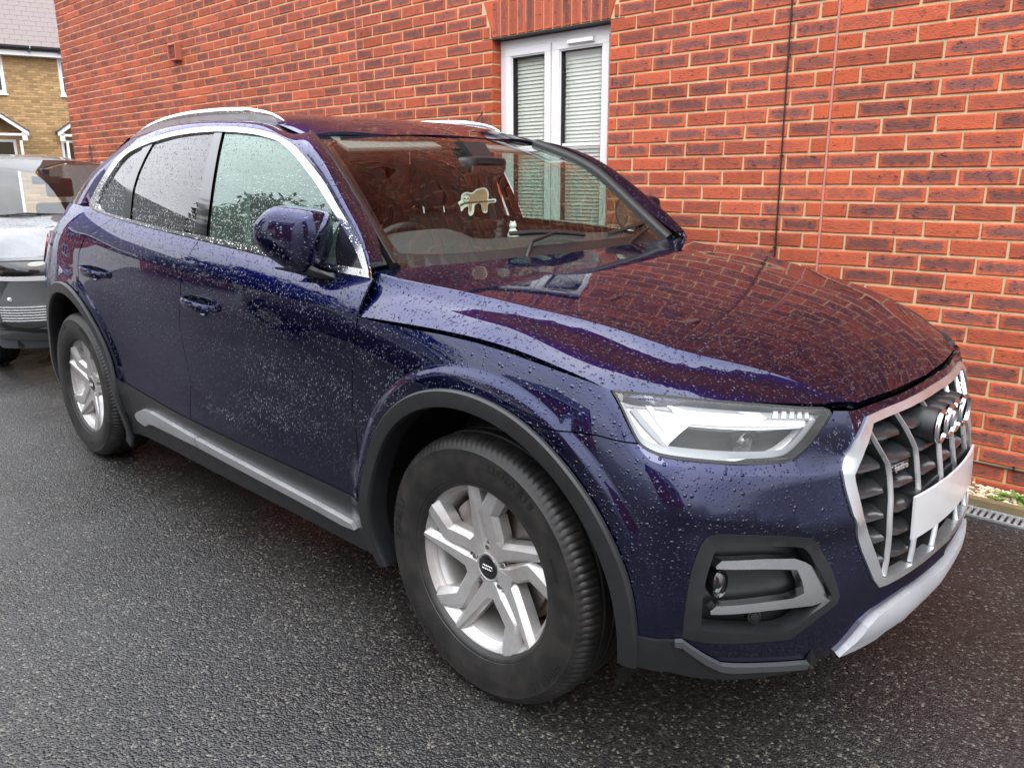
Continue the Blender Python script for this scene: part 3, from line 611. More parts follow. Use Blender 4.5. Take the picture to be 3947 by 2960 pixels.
def brick(name,c_edge,c_mid,c_dark,midw=.75,contrast=1.0):
    m,nt,b=mat(name); L=nt.links.new; tc=N(nt,'ShaderNodeTexCoord'); oi=N(nt,'ShaderNodeObjectInfo'); at=N(nt,'ShaderNodeAttribute',attribute_name='rnd'); uv=N(nt,'ShaderNodeUVMap')
    rnd=mth(nt,'FRACT',mth(nt,'ADD',at.outputs['Fac'],oi.outputs['Random'])); rnd2=mth(nt,'FRACT',mth(nt,'MULTIPLY',rnd,17.31)); rnd3=mth(nt,'FRACT',mth(nt,'MULTIPLY',rnd,71.7))
    off=N(nt,'ShaderNodeCombineXYZ'); L(mth(nt,'MULTIPLY',rnd,37.0),off.inputs[0]); L(mth(nt,'MULTIPLY',rnd2,11.0),off.inputs[2])
    pos=N(nt,'ShaderNodeVectorMath',operation='ADD'); L(tc.outputs['Object'],pos.inputs[0]); L(off.outputs[0],pos.inputs[1])
    n=N(nt,'ShaderNodeTexNoise'); n.inputs['Scale'].default_value=26; n.inputs['Detail'].default_value=6; n.inputs['Roughness'].default_value=.6; L(pos.outputs[0],n.inputs['Vector'])
    nf=N(nt,'ShaderNodeTexNoise'); nf.inputs['Scale'].default_value=160; nf.inputs['Detail'].default_value=4; L(pos.outputs[0],nf.inputs['Vector'])
    sx=N(nt,'ShaderNodeSeparateXYZ'); L(uv.outputs[0],sx.inputs[0])
    ex=mth(nt,'MULTIPLY',mth(nt,'MULTIPLY',sx.outputs[0],mth(nt,'SUBTRACT',1,sx.outputs[0])),4); ey=mth(nt,'MULTIPLY',mth(nt,'MULTIPLY',sx.outputs[1],mth(nt,'SUBTRACT',1,sx.outputs[1])),4)
    ex=mth(nt,'MULTIPLY',ex,2.6,clamp=True)
    e=mth(nt,'MULTIPLY',ex,ey); e=mth(nt,'ADD',e,mth(nt,'MULTIPLY_ADD',n.outputs['Fac'],1.9,-.98)); mr=N(nt,'ShaderNodeMapRange',interpolation_type='SMOOTHSTEP'); mr.inputs[1].default_value=.22; mr.inputs[2].default_value=.95; L(e,mr.inputs[0])
    amt=mth(nt,'MULTIPLY',mr.outputs[0],mth(nt,'MULTIPLY_ADD',rnd3,midw*1.3,midw*.15,clamp=True))
    mxa=N(nt,'ShaderNodeMix',data_type='RGBA'); mxa.inputs[6].default_value=(*c_edge,1); mxa.inputs[7].default_value=(*c_mid,1); L(amt,mxa.inputs[0])
    sc=N(nt,'ShaderNodeVectorMath',operation='SCALE'); L(mxa.outputs[2],sc.inputs[0]); L(mth(nt,'MULTIPLY',mth(nt,'MULTIPLY_ADD',rnd2,.42*contrast,1-.21*contrast),mth(nt,'MULTIPLY_ADD',nf.outputs['Fac'],.5,.75)),sc.inputs['Scale'])
    # drag cracks and burnt specks
    mp=N(nt,'ShaderNodeMapping'); mp.inputs['Scale'].default_value=(9,9,40); L(pos.outputs[0],mp.inputs[0]); nc=N(nt,'ShaderNodeTexNoise'); nc.inputs['Scale'].default_value=1.0; nc.inputs['Detail'].default_value=2.5; nc.inputs['Distortion'].default_value=.8; L(mp.outputs[0],nc.inputs['Vector'])
    cc=mth(nt,'ABSOLUTE',mth(nt,'SUBTRACT',nc.outputs['Fac'],.5)); cm=mth(nt,'SUBTRACT',1,mth(nt,'DIVIDE',cc,.022),clamp=True)
    gate=N(nt,'ShaderNodeMapRange'); gate.inputs[1].default_value=.52; gate.inputs[2].default_value=.60; L(n.outputs['Fac'],gate.inputs[0]); cm=mth(nt,'MULTIPLY',cm,gate.outputs[0]); cm=mth(nt,'MULTIPLY',cm,mth(nt,'MULTIPLY',ey,2.0,clamp=True))
    sv=N(nt,'ShaderNodeTexVoronoi'); sv.inputs['Scale'].default_value=70; L(pos.outputs[0],sv.inputs['Vector']); sps=N(nt,'ShaderNodeSeparateColor'); L(sv.outputs['Color'],sps.inputs[0]); sk=mth(nt,'MULTIPLY',mth(nt,'LESS_THAN',sv.outputs['Distance'],.22),mth(nt,'GREATER_THAN',sps.outputs[0],.86))
    dk=mth(nt,'MAXIMUM',mth(nt,'MULTIPLY',cm,.85),mth(nt,'MULTIPLY',sk,.6))
    mxb=N(nt,'ShaderNodeMix',data_type='RGBA'); L(dk,mxb.inputs[0]); L(sc.outputs[0],mxb.inputs[6]); mxb.inputs[7].default_value=(*c_dark,1); L(mxb.outputs[2],b.inputs['Base Color'])
    setp(b,Roughness=.82,Specular_IOR_Level=.3)
    wv=N(nt,'ShaderNodeTexNoise'); wv.inputs['Scale'].default_value=1.0; wv.inputs['Detail'].default_value=4; mp2=N(nt,'ShaderNodeMapping'); mp2.inputs['Scale'].default_value=(60,60,150); L(pos.outputs[0],mp2.inputs[0]); L(mp2.outputs[0],wv.inputs['Vector'])
    h=mth(nt,'ADD',mth(nt,'MULTIPLY',wv.outputs['Fac'],.0040),mth(nt,'MULTIPLY',cm,-.004)); h=mth(nt,'ADD',h,mth(nt,'MULTIPLY',n.outputs['Fac'],.003))
    bp=N(nt,'ShaderNodeBump'); bp.inputs['Strength'].default_value=.9; bp.inputs['Distance'].default_value=1; L(h,bp.inputs['Height']); L(bp.outputs[0],b.inputs['Normal'])
    return m
M['brick']=brick('red_brick',(.46,.092,.038),(.185,.070,.058),(.03,.018,.018),midw=1.15)
M['brick_tan']=brick('buff_brick',(.45,.285,.135),(.34,.205,.10),(.2,.12,.06),midw=.6,contrast=1.3)
M['brick_pale']=brick('plain_red_brick',(.47,.095,.038),(.42,.085,.035),(.03,.018,.018),midw=.3)
M['mortar']=simple('sand_mortar',(.57,.45,.27),.9,noise=.22,nscale=45,bump=.8,bscale=300)
M['mortar_tan']=simple('brown_mortar',(.22,.15,.08),.9,noise=.2,nscale=30)
M['mastic']=simple('pink_mastic',(.46,.19,.155),.6,noise=.15,nscale=30)
M['upvc']=simple('white_upvc',(.78,.76,.75),.35,noise=.03,nscale=8)
M['blind']=simple('blind_slat',(.80,.78,.72),.6)
M['cable']=simple('black_cable',(.012,.012,.012),.4)
M['steel']=simple('galvanised_steel',(.50,.53,.55),.42,metal=.75,noise=.15,nscale=20)
M['timber']=simple('wet_timber',(.17,.125,.06),.7,noise=.35,nscale=14,bump=.4,bscale=80)
M['leaf']=simple('weed_leaf',(.10,.22,.02),.5,noise=.35,nscale=60)
M['tile']=simple('roof_tile',(.17,.135,.125),.75,noise=.25,nscale=6)
M['slate']=simple('grey_slate',(.06,.065,.068),.7,noise=.3,nscale=8)
M['gutter']=simple('black_gutter',(.012,.013,.018),.3)
M['hedge']=simple('hedge_leaf',(.035,.07,.02),.6,noise=.4,nscale=20)
M['terra']=simple('terracotta_plastic',(.42,.12,.075),.55)
M['concrete']=simple('paving_grey',(.24,.235,.22),.85,noise=.2,nscale=8)

# ================= the navy car =================
car=empty('parked_car',(-1.35,0,0)); tag(car,'navy blue wet five door SUV with silver wheels parked against the red brick wall','car')
CARX=-1.35
_ARCH=[(0.01,.385,.478),(-2.80,.385,.505)]
_S1b=S1
def S1c(a,b):      # belt with the raised blisters over the wheels
    P=_S1b(a,b)
    for cx,cz,r in _ARCH:
        d=np.hypot(P[:,0]-cx,P[:,2]-cz); k=np.clip((r+.062-d)/.030,0,1); k=k*k*(3-2*k)
        side=np.clip((np.abs(P[:,1])-.80)/.06,0,1)
        P[:,1]-=.010*k*side
    a=np.broadcast_to(np.atleast_1d(a),(len(P),)); b=np.broadcast_to(np.atleast_1d(b),(len(P),))
    wa=np.clip((a-.44)/.06,0,1)*np.clip((1.02-a)/.12,0,1); wa=wa*wa*(3-2*wa)
    c1=np.interp(a,[.45,.60,.751,.905,1.0],[.716,.722,.742,.774,.79]); c2=np.interp(a,[.45,.60,.80,1.0],[.600,.598,.655,.70])
    t=np.clip((b-c1)/.034,0,1); P[:,0]-=.017*t*wa
    u=np.where(b>c2,np.clip(1-(b-c2)/(c1-c2+1e-6),0,1),np.clip(1-(c2-b)/.045,0,1)**1.3); P[:,0]+=.012*u*wa
    return P
CRE=[[(a_,float(np.interp(a_,[.45,.60,.751,.905,1.0],[.716,.722,.742,.774,.79]))+d) for a_ in np.linspace(.50,.99,40)] for d in (0,.004,.034)]+[[(a_,float(np.interp(a_,[.45,.60,.80,1.0],[.600,.598,.655,.70]))+d) for a_ in np.linspace(.50,.99,40)] for d in (0,-.006)]
def T(x,z):
    x=np.atleast_1d(np.asarray(x,float)); z=np.broadcast_to(np.asarray(z,float),x.shape).copy(); t=tx(x)
    for _ in range(25):
        f=_S1b(t,z)[:,0]-x; d=(_S1b(t+1e-4,z)[:,0]-_S1b(t,z)[:,0])/1e-4; d=np.where(np.abs(d)<.05,-.05,d); t=t-np.clip(f/d,-.2,.2)
    return t
def tz(pts): 
    p=np.array(pts,float); return [(float(a),float(b)) for a,b in zip(T(p[:,0],p[:,1]),p[:,1])]
def arc(cx,cz,r,a0,a1,n=24,fn=None):
    out=[]
    for i in range(n+1):
        a=R(a0+(a1-a0)*i/n); rr=r+(fn(math.degrees(a)) if fn else 0); out.append((cx+rr*math.cos(a),cz+rr*math.sin(a)))
    return out
def S2bm(x,v): return S2b(x,np.asarray(v)/.12)
def pp(part): # shift to car empty coordinates
    return [np.asarray(v)-np.array([CARX,0,0]) for v in part[0]],part[1],part[2]
def cobj(name,part,m,parent=None): return pobj(name,pp(part),m,parent or car)
def cboth(name,part,m,parent=None): return cobj(name,part,m,parent),cobj(name,pmirror(part),m,parent)
def csym(name,part,m,parent=None): return cobj(name,pjoin([part,pmirror(part)]),m,parent)
def cbuild(mb,name,m,parent=None,**k):
    mb.V=[(v[0]-CARX,v[1],v[2]) for v in mb.V]; return mb.build(name,m,parent or car,**k)
def mirrored(o,parent=None):
    me=o.data.copy(); me.transform(Matrix.Scale(-1,4,(0,1,0))); me.flip_normals(); c=link(o.name.split('.')[0],me,parent or o.parent); return c
G_=.0022
# --- hood
edge=[(-.42,0),(-.43,.2),(-.45,.4),(-.487,.68),(-.507,.83),(-.493,.88),(-.470,.913),(-.24,.906),(0,.900),(.22,.887),(.33,.873),(.400,.858),(.465,.800),(.553,.682),(.645,.552),(.705,.435),(.733,.388),(.757,.2),(.766,0)]
he=smooth(edge,.02,closed=False,hard=(6,16))
half=he
full=he+[(x,-w_) for x,w_ in he[::-1]][1:-1]
_xr=np.linspace(-.50,.73,90); _wr=ridw(_xr); RL=[[(x,s*(w_+d)) for x,w_ in zip(_xr,_wr)] for s in (1,-1) for d in (-.009,-.004,0,.004,.009)]
hood=cobj('hood',patch(S3,full,h=.028,hb=.014,gap=G_,flange=.02,lines=RL),M['paint'])
# --- front bumper with grille and lamp openings
F_=FEAT
bp_=[(0,.848),(.13,.847),(.26,.844),(.36,.843),(.41,.843),(.455,.850),(.480,.853),(.486,.846),(.524,.822),(.574,.785),(.621,.761),(.655,.757),(.771,.766),(.859,.779),(.918,.790),(.946,.802),(.962,.814),(1.017,.8185),(1.066,.8245),(1.163,.8215)]
a0=tz([arc(.01,.385,.478,62,62,1)[0]])[0]
archF=tz(arc(.01,.385,.478,66,2,20))
blade=F_['blade']
low=[(archF[-1][0],.385)]+blade+[(.487,.252),(.455,.312),(.430,.345),(.409,.353),(.332,.366),(.274,.370),(.138,.372),(0,.372)]
gril=[(0,.419),(.10,.419),(.221,.418),(.291,.4165),(.389,.412),(.414,.414),(.432,.440),(.465,.522),(.4965,.619),(.4975,.699),(.497,.721),(.45,.781),(.383,.824),(.308,.8275),(.169,.831),(0,.832)]
poly=bp_+[archF[0]]+archF+low+gril
fog=smooth(F_['fog'],.012,hard=(0,11,12,13,15,17))
b1=patch(S1c,poly,[fog],h=.028,hb=.010,gap=0,flange=.015,lines=[tz(arc(.01,.385,.478+d,4,62,36)) for d in (.016,.032,.040,.047,.054,.062)]+CRE)
csym('front_bumper',b1,M['paint'])
# --- fender
sh=[(.397,.915),(.33,.934),(.22,.953),(.10,.970),(0,.9795),(-.12,.984),(-.24,.984),(-.36,.986),(-.462,.990)]
df=[(2.017,.919),(2.043,.819),(2.060,.729),(2.058,.62),(2.048,.485),(2.030,.430)]
aF=tz(arc(.01,.385,.478,66,174,34))
fen=[(1.163,.8225),(1.066,.8255),(1.017,.8195),(.963,.8155),(.966,.823),(.982,.850),(1.003,.888),(1.024,.917)]+tz(sh)+df+[(aF[-1][0]+.002,.430)]+aF[::-1]
blF=[tz(arc(.01,.385,.478+d,60,178,60)) for d in (.016,.032,.040,.047,.054,.062)]
cboth('fender',patch(S1c,fen,h=.03,hb=.012,gap=G_*.9,flange=.015,lines=blF),M['paint'])
# --- front door
zt=lambda x: float(TORN(x)[0])
def torn(x0,x1,n=14): return [(x,zt(x)) for x in np.linspace(x0,x1,n)]
dM=[(3.122,.925),(3.158,.84),(3.166,.760),(3.160,.662),(3.152,.591),(3.160,.50),(3.152,.447)]
fd=tz(torn(-.466,-1.545))[0:]+dM[0:]+[(2.849,.441),(2.6,.438),(2.3,.434),(2.036,.431)]+df[::-1][1:]
def ell(c,ra,rb,n=28,tilt=0): return [(c[0]+ra*math.cos(2*math.pi*i/n),c[1]+rb*math.sin(2*math.pi*i/n)) for i in range(n)]
CUPF=ell((2.942,.917),.052,.030); CUPR=ell((3.958,.960),.052,.030)
def cup(poly):
    c=np.mean(poly,0)
    def f(a,b):
        P=S1c(a,b); q=((np.asarray(a)-c[0])/.052)**2+((np.asarray(b)-c[1])/.030)**2; P[:,1]+=.020*np.clip(1-q,0,1)**.7; return P
    return patch(f,poly,h=.010,hb=.01,flange=0)
p1=patch(S1c,fd,[CUPF],h=.05,hb=.014,gap=G_*.9,flange=.012)
def shoulder(x0,x1,x0b,x1b):   # polygon between tornado line and belt, bottom x0->x1, top back
    return [(x,0) for x in np.linspace(x0,x1,12)]+[(x1+(x1b-x1)*q+.0*q,.12*q) for q in (.35,.7)]+[(x,.12) for x in np.linspace(x1b,x0b,12)]+[(x0b+(x0-x0b)*q,.12*(1-q)) for q in (.3,.65)]
p2=patch(S2bm,shoulder(-.468,-1.543,-.466,-1.500),h=.03,hb=.014,gap=0,flange=.006)
door1=cboth('front_door',pjoin([p1,p2]),M['paint'])
# --- rear door
dR=[(4.138,1.098),(4.165,1.04),(4.173,.978),(4.161,.889),(4.135,.862)]
aR=tz(arc(-2.80,.385,.505,66,14,18))
rd=tz(torn(-1.549,-2.562))+dR[1:]+aR+[(3.80,.487),(3.562,.466),(3.30,.451),(3.156,.446)]+dM[::-1][1:]
p1=patch(S1c,rd,[CUPR],h=.04,hb=.014,gap=G_*.9,flange=.012,lines=[tz(arc(-2.80,.385,.505+d,20,80,30)) for d in (.016,.032,.040,.047,.054,.062)])
p2=patch(S2bm,shoulder(-1.547,-2.57,-1.504,-2.30),h=.03,hb=.014,gap=0,flange=.006)
door2=cboth('rear_door',pjoin([p1,p2]),M['paint'])
# --- rear quarter
aQ=tz(arc(-2.80,.385,.505,70,186,40))
q1=tz(torn(-2.572,-3.30,10))+[(5.10,1.06),(5.10,.70),(4.98,.33)]+aQ[::-1]+[(4.137,.864),(4.163,.889),(4.176,.978),(4.168,1.04)]
p1=patch(S1c,q1,h=.045,hb=.014,gap=G_*.9,flange=.01)
p2=patch(S2bm,shoulder(-2.575,-3.0,-2.305,-3.0),h=.03,hb=.014,gap=0,flange=.006)
p3=patch(S6,[(0.0,1.08),(.2,1.10),(1.45,1.10),(1.45,1.235),(1.40,1.54),(.62,1.55),(.25,1.548),(.02,1.52),(-.14,1.42),(-.17,1.30),(-.05,1.235),(0.02,1.20)],h=.05,hb=.03,gap=0,flange=0)
cboth('rear_quarter_panel',pjoin([p1,p2]),M['paint'])
tailg=patch(S6,[(.34,1.05),(1.45,1.05),(1.45,1.56),(.3,1.56),(.30,1.3)],h=.06,hb=.04,flange=0)
tl=patch(S1c,[(5.04,1.10),(5.04,.30),(6.15,.30),(6.15,1.10)],h=.06,hb=.04,flange=0)
csym('tailgate',pjoin([tailg,tl]),M['paint'])
tlamp=patch(S1c,smooth([(4.86,1.075),(4.84,1.02),(4.93,.95),(5.10,.93),(5.6,.95),(5.6,1.05),(5.1,1.085)],.03),h=.05,hb=.02,off=.006,flange=.012)
M['tail']=simple('red_lamp',(.25,.006,.008),.12,coat=1)
cboth('tail_lamp',tlamp,M['tail'])
# --- lower cladding and sill
def S1o(a,b): 
    P=S1c(a,b); return P
lc=[(2.036,.4275),(2.3,.4305),(2.6,.4345),(2.849,.4375),(3.152,.4435),(3.30,.4480),(3.562,.4630),(3.80,.4840)]
aRl=tz(arc(-2.80,.385,.505,13,-18,10)); aFl=tz(arc(.01,.385,.478,175,196,8))
poly=[(aFl[0][0]+.003,.4265)]+lc+aRl+[(3.70,.235),(2.10,.235)]+aFl[::-1]
cboth('sill_cladding',patch(S1c,poly,h=.05,hb=.02,off=.004,flange=.05),M['clad'])
si=[(2.085,.322),(2.10,.341),(2.40,.356),(2.75,.372),(3.104,.3855),(3.104,.349),(2.75,.338),(2.40,.326),(2.16,.315)]
sr=[(3.110,.3855),(3.30,.396),(3.52,.407),(3.60,.4015),(3.675,.376),(3.712,.352),(3.702,.330),(3.637,.317),(3.575,.341),(3.521,.3475),(3.30,.3475),(3.110,.349)]
cboth('sill_trim',patch(S1c,si,h=.03,hb=.012,off=.020,flange=.03),M['silver'])
cboth('sill_trim',patch(S1c,sr,h=.03,hb=.012,off=.020,flange=.03),M['silver'])
# --- wheel arch cladding rings
def ring(cx,cz,ri,ro,a0,a1,n=70,fo=None,fi=None,depth=.055,name='arch_trim'):
    V=[];F=[]
    prof=[(1.0,.004),(1.0,.012),(.90,.0165),(.50,.0165),(.10,.0145),(.03,.008),(0,-.002),(0,-depth)]
    XZ=[];OO=[]
    for i in range(n+1):
        ad=a0+(a1-a0)*i/n; a=R(ad); Ri=ri+(fi(ad) if fi else 0); Ro=ro+(fo(ad) if fo else 0)
        for q,o_ in prof:
            r_=Ri+(Ro-Ri)*q; XZ.append((cx+r_*math.cos(a),max(cz+r_*math.sin(a),.12))); OO.append(o_)
    XZ=np.array(XZ); zc=np.maximum(XZ[:,1],.21); P=S1c(T(XZ[:,0],zc),zc); P[:,2]=XZ[:,1]; P[:,1]-=np.array(OO); V=list(P)
    m=len(prof)
    for i in range(n):
        for j in range(m-1): F.append((i*m+j,i*m+j+1,(i+1)*m+j+1,(i+1)*m+j))
    me=pymesh(name,[np.asarray(v)-np.array([CARX,0,0]) for v in V],F)
    bm=bmesh.new(); bm.from_mesh(me); bmesh.ops.recalc_face_normals(bm,faces=bm.faces); bm.to_mesh(me); bm.free()
    if me.polygons[3].normal.y>0: me.flip_normals()
    me.set_sharp_from_angle(angle=R(32))
    o=link(name,me,car,M['clad']); mirrored(o)
sm=lambda t: max(0,min(1,t))**2*(3-2*max(0,min(1,t)))
ring(.01,.385,.432,.481,-11,200,fi=lambda a:.006*sm((30-a)/50))
ring(-2.80,.385,.452,.508,-26,200,fo=lambda a:.02*sm((20-a)/40),fi=lambda a:.015*sm((35-a)/50))
# --- lower nose: dark cladding, body-colour blade is part of the bumper, silver skid
cl=[(archF[-1][0]+.012,.383)]+[(a,b-.003) for a,b in blade if a>.55]+[(.574,.232),(.726,.250),(.811,.263),(.883,.277),(.93,.290),(1.0,.30)]
cboth('bumper_cladding',patch(S1c,cl,h=.03,hb=.012,off=.006,flange=.05),M['clad'])
bl2=[(a,b+.001) for a,b in blade if a>.55]+[(.56,.238),(.60,.247),(.734,.279),(.80,.290),(.826,.298),(.858,.322),(.905,.370),(.919,.372)]
cboth('bumper_blade',patch(S1c,bl2,h=.02,hb=.01,off=.014,flange=.012),M['bladegrey'])
sk=[(0,.345),(.138,.352),(.274,.361),(.332,.355),(.409,.341),(.440,.320),(.475,.262),(.487,.245),(.44,.245),(.36,.252),(.335,.268),(.30,.268),(.26,.268),(.235,.255),(.19,.255),(.165,.270),(.09,.270),(.07,.258),(0,.258)]
def S1k(a,b):
    P=S1c(a,b); k=np.clip((.365-np.asarray(b))/.10,0,1); P[:,0]+=.008*np.sin(np.clip(k,0,1)*math.pi*.8)-.0; return P
csym('skid_plate',patch(S1k,sk,h=.02,hb=.01,off=.010,flange=.05),M['skid'])
# --- grille
gin=[(0,.437),(.10,.437),(.221,.4355),(.391,.430),(.402,.433),(.432,.520),(.4625,.610),(.4655,.690),(.4650,.705),(.425,.757),(.3765,.806),(.305,.809),(.169,.813),(0,.814)]
gsym=lambda g:[(a,b) for a,b in g]
gfr=patch(S1c,[p for p in gril][::-1]+gin,h=.02,hb=.012,off=.006,flange=.03)
csym('grille_frame',gfr,M['silver'])
# recessed backing + slats + vertical bars
def S1s(a,b): # S1 with sign so that a<0 is the other side
    a=np.atleast_1d(np.asarray(a,float)); b=np.atleast_1d(np.asarray(b,float)); P=S1c(np.abs(a),b); P[:,1]*=np.where(a<0,-1,1); return P
def xoff(P,d): P=np.array(P); P[:,0]-=d; return P
gb=patch(lambda a,b: xoff(S1c(a,b),.060),gin+[],h=.04,hb=.03,flange=0)
grille=csym('grille',gb,M['clad_dark'])
inL=np.array(gin); 
def gw(z):  # half width (param a) of the opening at height z
    zz=inL[:,1]; aa=inL[:,0]; m=[(b,a) for a,b in gin if a>.37]; m.sort(); m=np.array(m); return float(np.interp(z,m[:,0],m[:,1]))
BARS=[[(.391,.8055),(.352,.7075),(.354,.62),(.389,.433)],[(.266,.811),(.2195,.7155),(.222,.62),(.266,.436)],[(.118,.813),(.060,.720),(.066,.606),(.116,.437)]]
def barpos(k,z):
    b=sorted([(q[1],q[0]) for q in BARS[k]]); b=np.array(b); return float(np.interp(z,b[:,0],b[:,1]))
for s in (1,-1):
    for b in BARS:
        P=[]
        for i in range(len(b)-1):
            for q in np.linspace(0,1,6)[:-1 if i<len(b)-2 else None]:
                P.append((s*(b[i][0]+(b[i+1][0]-b[i][0])*q),b[i][1]+(b[i+1][1]-b[i][1])*q))
        A_=S1s([p[0] for p in P],[p[1] for p in P]); 
        mb=MB(); up=[]; rt=[]
        for i in range(len(A_)):
            t=A_[min(i+1,len(A_)-1)]-A_[max(i-1,0)]; t/=np.linalg.norm(t); f=np.array([1.,0,0]); r_=np.cross(t,f); r_/=np.linalg.norm(r_); rt.append(tuple(r_)); up.append((1,0,0))
        mb.sweep([tuple(a+np.array([-.004,0,0])) for a in A_],[(-.0026,-.006),(.0026,-.006),(.0025,.004),(.0010,.0060),(-.0010,.0060),(-.0025,.004)],rt,up)
        cbuild(mb,'grille_bar',M['silver'],grille,smooth=40)
        mb=MB(); mb.sweep([tuple(a+np.array([-.03,0,0])) for a in A_],[(-.0045,-.03),(.0045,-.03),(.0045,.02),(-.0045,.02)],rt,up); cbuild(mb,'grille_web',M['clad_dark'],grille)
ZS=[.772,.7125,.653,.595,.5385,.4830]
def slat(a0,a1,z):
    n=5; rows=[]
    mb=MB(); V=[]; 
    for i in range(n+1):
        a=a0+(a1-a0)*i/n; P=S1s([a],[z])[0]
        e=min(i,n-i)/n*2; fwd=-.002-.016*(1-min(1,e*2.6))
        prof=[(-.058,.013),(fwd-.022,.009),(fwd-.002,-.003),(fwd,-.010),(fwd-.008,-.0145),(-.058,-.016)]
        V+=[(P[0]+dx,P[1],P[2]+dz) for dx,dz in prof]
    m=6; F=[]
    for i in range(n):
        for j in range(m): F.append((i*m+j,i*m+(j+1)%m,(i+1)*m+(j+1)%m,(i+1)*m+j))
    F.append(tuple(range(m))); F.append(tuple(n*m+j for j in range(m))[::-1]); mb.add(V,F)
    return mb
for k,z in enumerate(ZS):
    for s in (1,-1):
        cols=[(barpos(0,z)+.006,gw(z)-.002),(barpos(1,z)+.006,barpos(0,z)-.006),(barpos(2,z)+.006,barpos(1,z)-.006)]
        for c0,c1 in cols:
            if c1-c0<.015: continue
            if z<.60 and c0<.2: continue
            cbuild(slat(s*c0,s*c1,z),'grille_slat',M['slat'],grille,smooth=30)
    if .66<z: pass
    c=barpos(2,z)-.006; 
    if z>.60: cbuild(slat(-c,c,z),'grille_slat',M['slat'],grille,smooth=30)
# emblem: four rings on a deep block
em=MB()
for i in range(4):
    cy=(-1.5+i)*.0635; em.lathe([(.0445,-.075),(.0465,-.01),(.043,0),(.040,-.01)],32,'x',(.833,cy,.752))
emb=cbuild(em,'emblem_housing',M['clad'],grille,smooth=40)
for i in range(4):
    cy=(-1.5+i)*.0635; q=MB(); r0=.0395; 
    q.lathe([(r0-.0062,0),(r0-.0045,.006),(r0,.0085),(r0+.0045,.006),(r0+.0062,0),(r0,-.008)],40,'x',(.838+.003*(i%2),cy,.752),closed=True)
    cbuild(q,'emblem_ring',M['chromep'],emb,smooth=50)
def text(name,s,size,m,parent,mw,ext=.001,space=1.0,sx=1.0,bold=0):
    c=bpy.data.curves.new(name,'FONT'); c.body=s; c.size=size; c.extrude=ext; c.align_x='CENTER'; c.align_y='CENTER'; c.space_character=space; c.offset=bold
    o=bpy.data.objects.new(name,c); COL.objects.link(o); dg=bpy.context.evaluated_depsgraph_get(); me=bpy.data.meshes.new_from_object(o.evaluated_get(dg)); bpy.data.objects.remove(o)
    if sx!=1: me.transform(Matrix.Scale(sx,4,(1,0,0)))
    o=link(name,me,parent,m); o.matrix_world=mw; return o
def frame(p,xd,yd):
    x=Vector(xd).normalized(); z=x.cross(Vector(yd)).normalized(); y=z.cross(x); return Matrix(((x[0],y[0],z[0],p[0]),(x[1],y[1],z[1],p[1]),(x[2],y[2],z[2],p[2]),(0,0,0,1)))
bpy.context.view_layer.update()
def carframe(p,xd,yd): return car.matrix_world@frame((p[0]-CARX,p[1],p[2]),xd,yd)
def setpar(o,mw):
    o.matrix_parent_inverse=Matrix(); o.matrix_basis=o.parent.matrix_world.inverted()@mw if o.parent else mw
P0=S1s([.344],[.690])[0]; P1=S1s([.268],[.690])[0]
mb=MB(); xd=(P1-P0); mb.hexa([tuple(P0+[-.012,0,-.009]),tuple(P1+[-.012,0,-.009]),tuple(P1+[-.004,0,-.009]),tuple(P0+[-.004,0,-.009]),tuple(P0+[-.012,0,.011]),tuple(P1+[-.012,0,.011]),tuple(P1+[-.004,0,.011]),tuple(P0+[-.004,0,.011])])
bdg=cbuild(mb,'badge',M['gloss'],grille)
t=text('lettering','quattro',.021,M['silver'],bdg,Matrix(),.0012,1.0,.92,.0006)
bpy.context.view_layer.update()
setpar(t,carframe((P0+P1)/2+np.array([.0,0,.001]),xd,(0,0,1)))
# number plate
npz=.5585; V=[];F=[]
mb=MB(); n=10
for i in range(n+1):
    y=-.26+.52*i/n; x=.8675-.30*y*y
    for dx,dz in ((0,-.0555),(0,.0555),(-.006,.0555),(-.006,-.0555)): V.append((x-(dz*.035),y,npz+dz) if dx==0 else (x-.006-(dz*.035),y,npz+dz))
for i in range(n):
    for j in range(4): F.append((i*4+j,i*4+(j+1)%4,(i+1)*4+(j+1)%4,(i+1)*4+j))
F+=[(3,2,1,0),(n*4,n*4+1,n*4+2,n*4+3)]; mb.add(V,F)
cbuild(mb,'number_plate',M['plate'],smooth=30)
mb=MB(); mb.box(.77,.842,-.235,.235,.50,.615); cbuild(mb,'plate_mount',M['clad_dark'],bevel=.006)
# --- head lamps
lampo=smooth(F_['lamp'],.012,hard=(0,12,13,14))
def S1d(d): return lambda a,b: S1c(a,b)-orient(S1c(a,b),snormal(S1c,np.atleast_1d(a),np.atleast_1d(b)))*np.atleast_1d(d)[:,None]
lens=cboth('head_lamp',patch(S1c,inset(lampo,.006),h=.03,hb=.012,off=.001,flange=.012),M['lens'])
seal=patch(S1c,lampo,[inset(lampo,.0065)],h=.02,hb=.012,off=-.001,flange=.03)
M['lampsilver']=simple('lamp_reflector',(.80,.81,.82),.25,metal=.3)
M['lampwhite']=simple('light_guide_white',(.88,.88,.87),.25,coat=.5)
M['lampgrey']=simple('lamp_bezel_grey',(.20,.205,.21),.3,metal=.4,coat=.4)
pocket=[(.885,.806),(.858,.830),(.820,.851),(.700,.836),(.562,.822),(.600,.800),(.655,.783),(.747,.786),(.821,.790)]
upper=inset(lampo,.016)
low_=[(a,b) for a,b in upper]
bez=patch(S1d(.030),inset(lampo,.010),[smooth(pocket,.01,hard=(3,4,2))],h=.02,hb=.01,flange=.03)
pk=patch(S1d(.075),inset(lampo,.004),h=.04,hb=.02,flange=0)
drl=patch(S1d(.020),F_['drl'],h=.02,hb=.008,flange=.012)
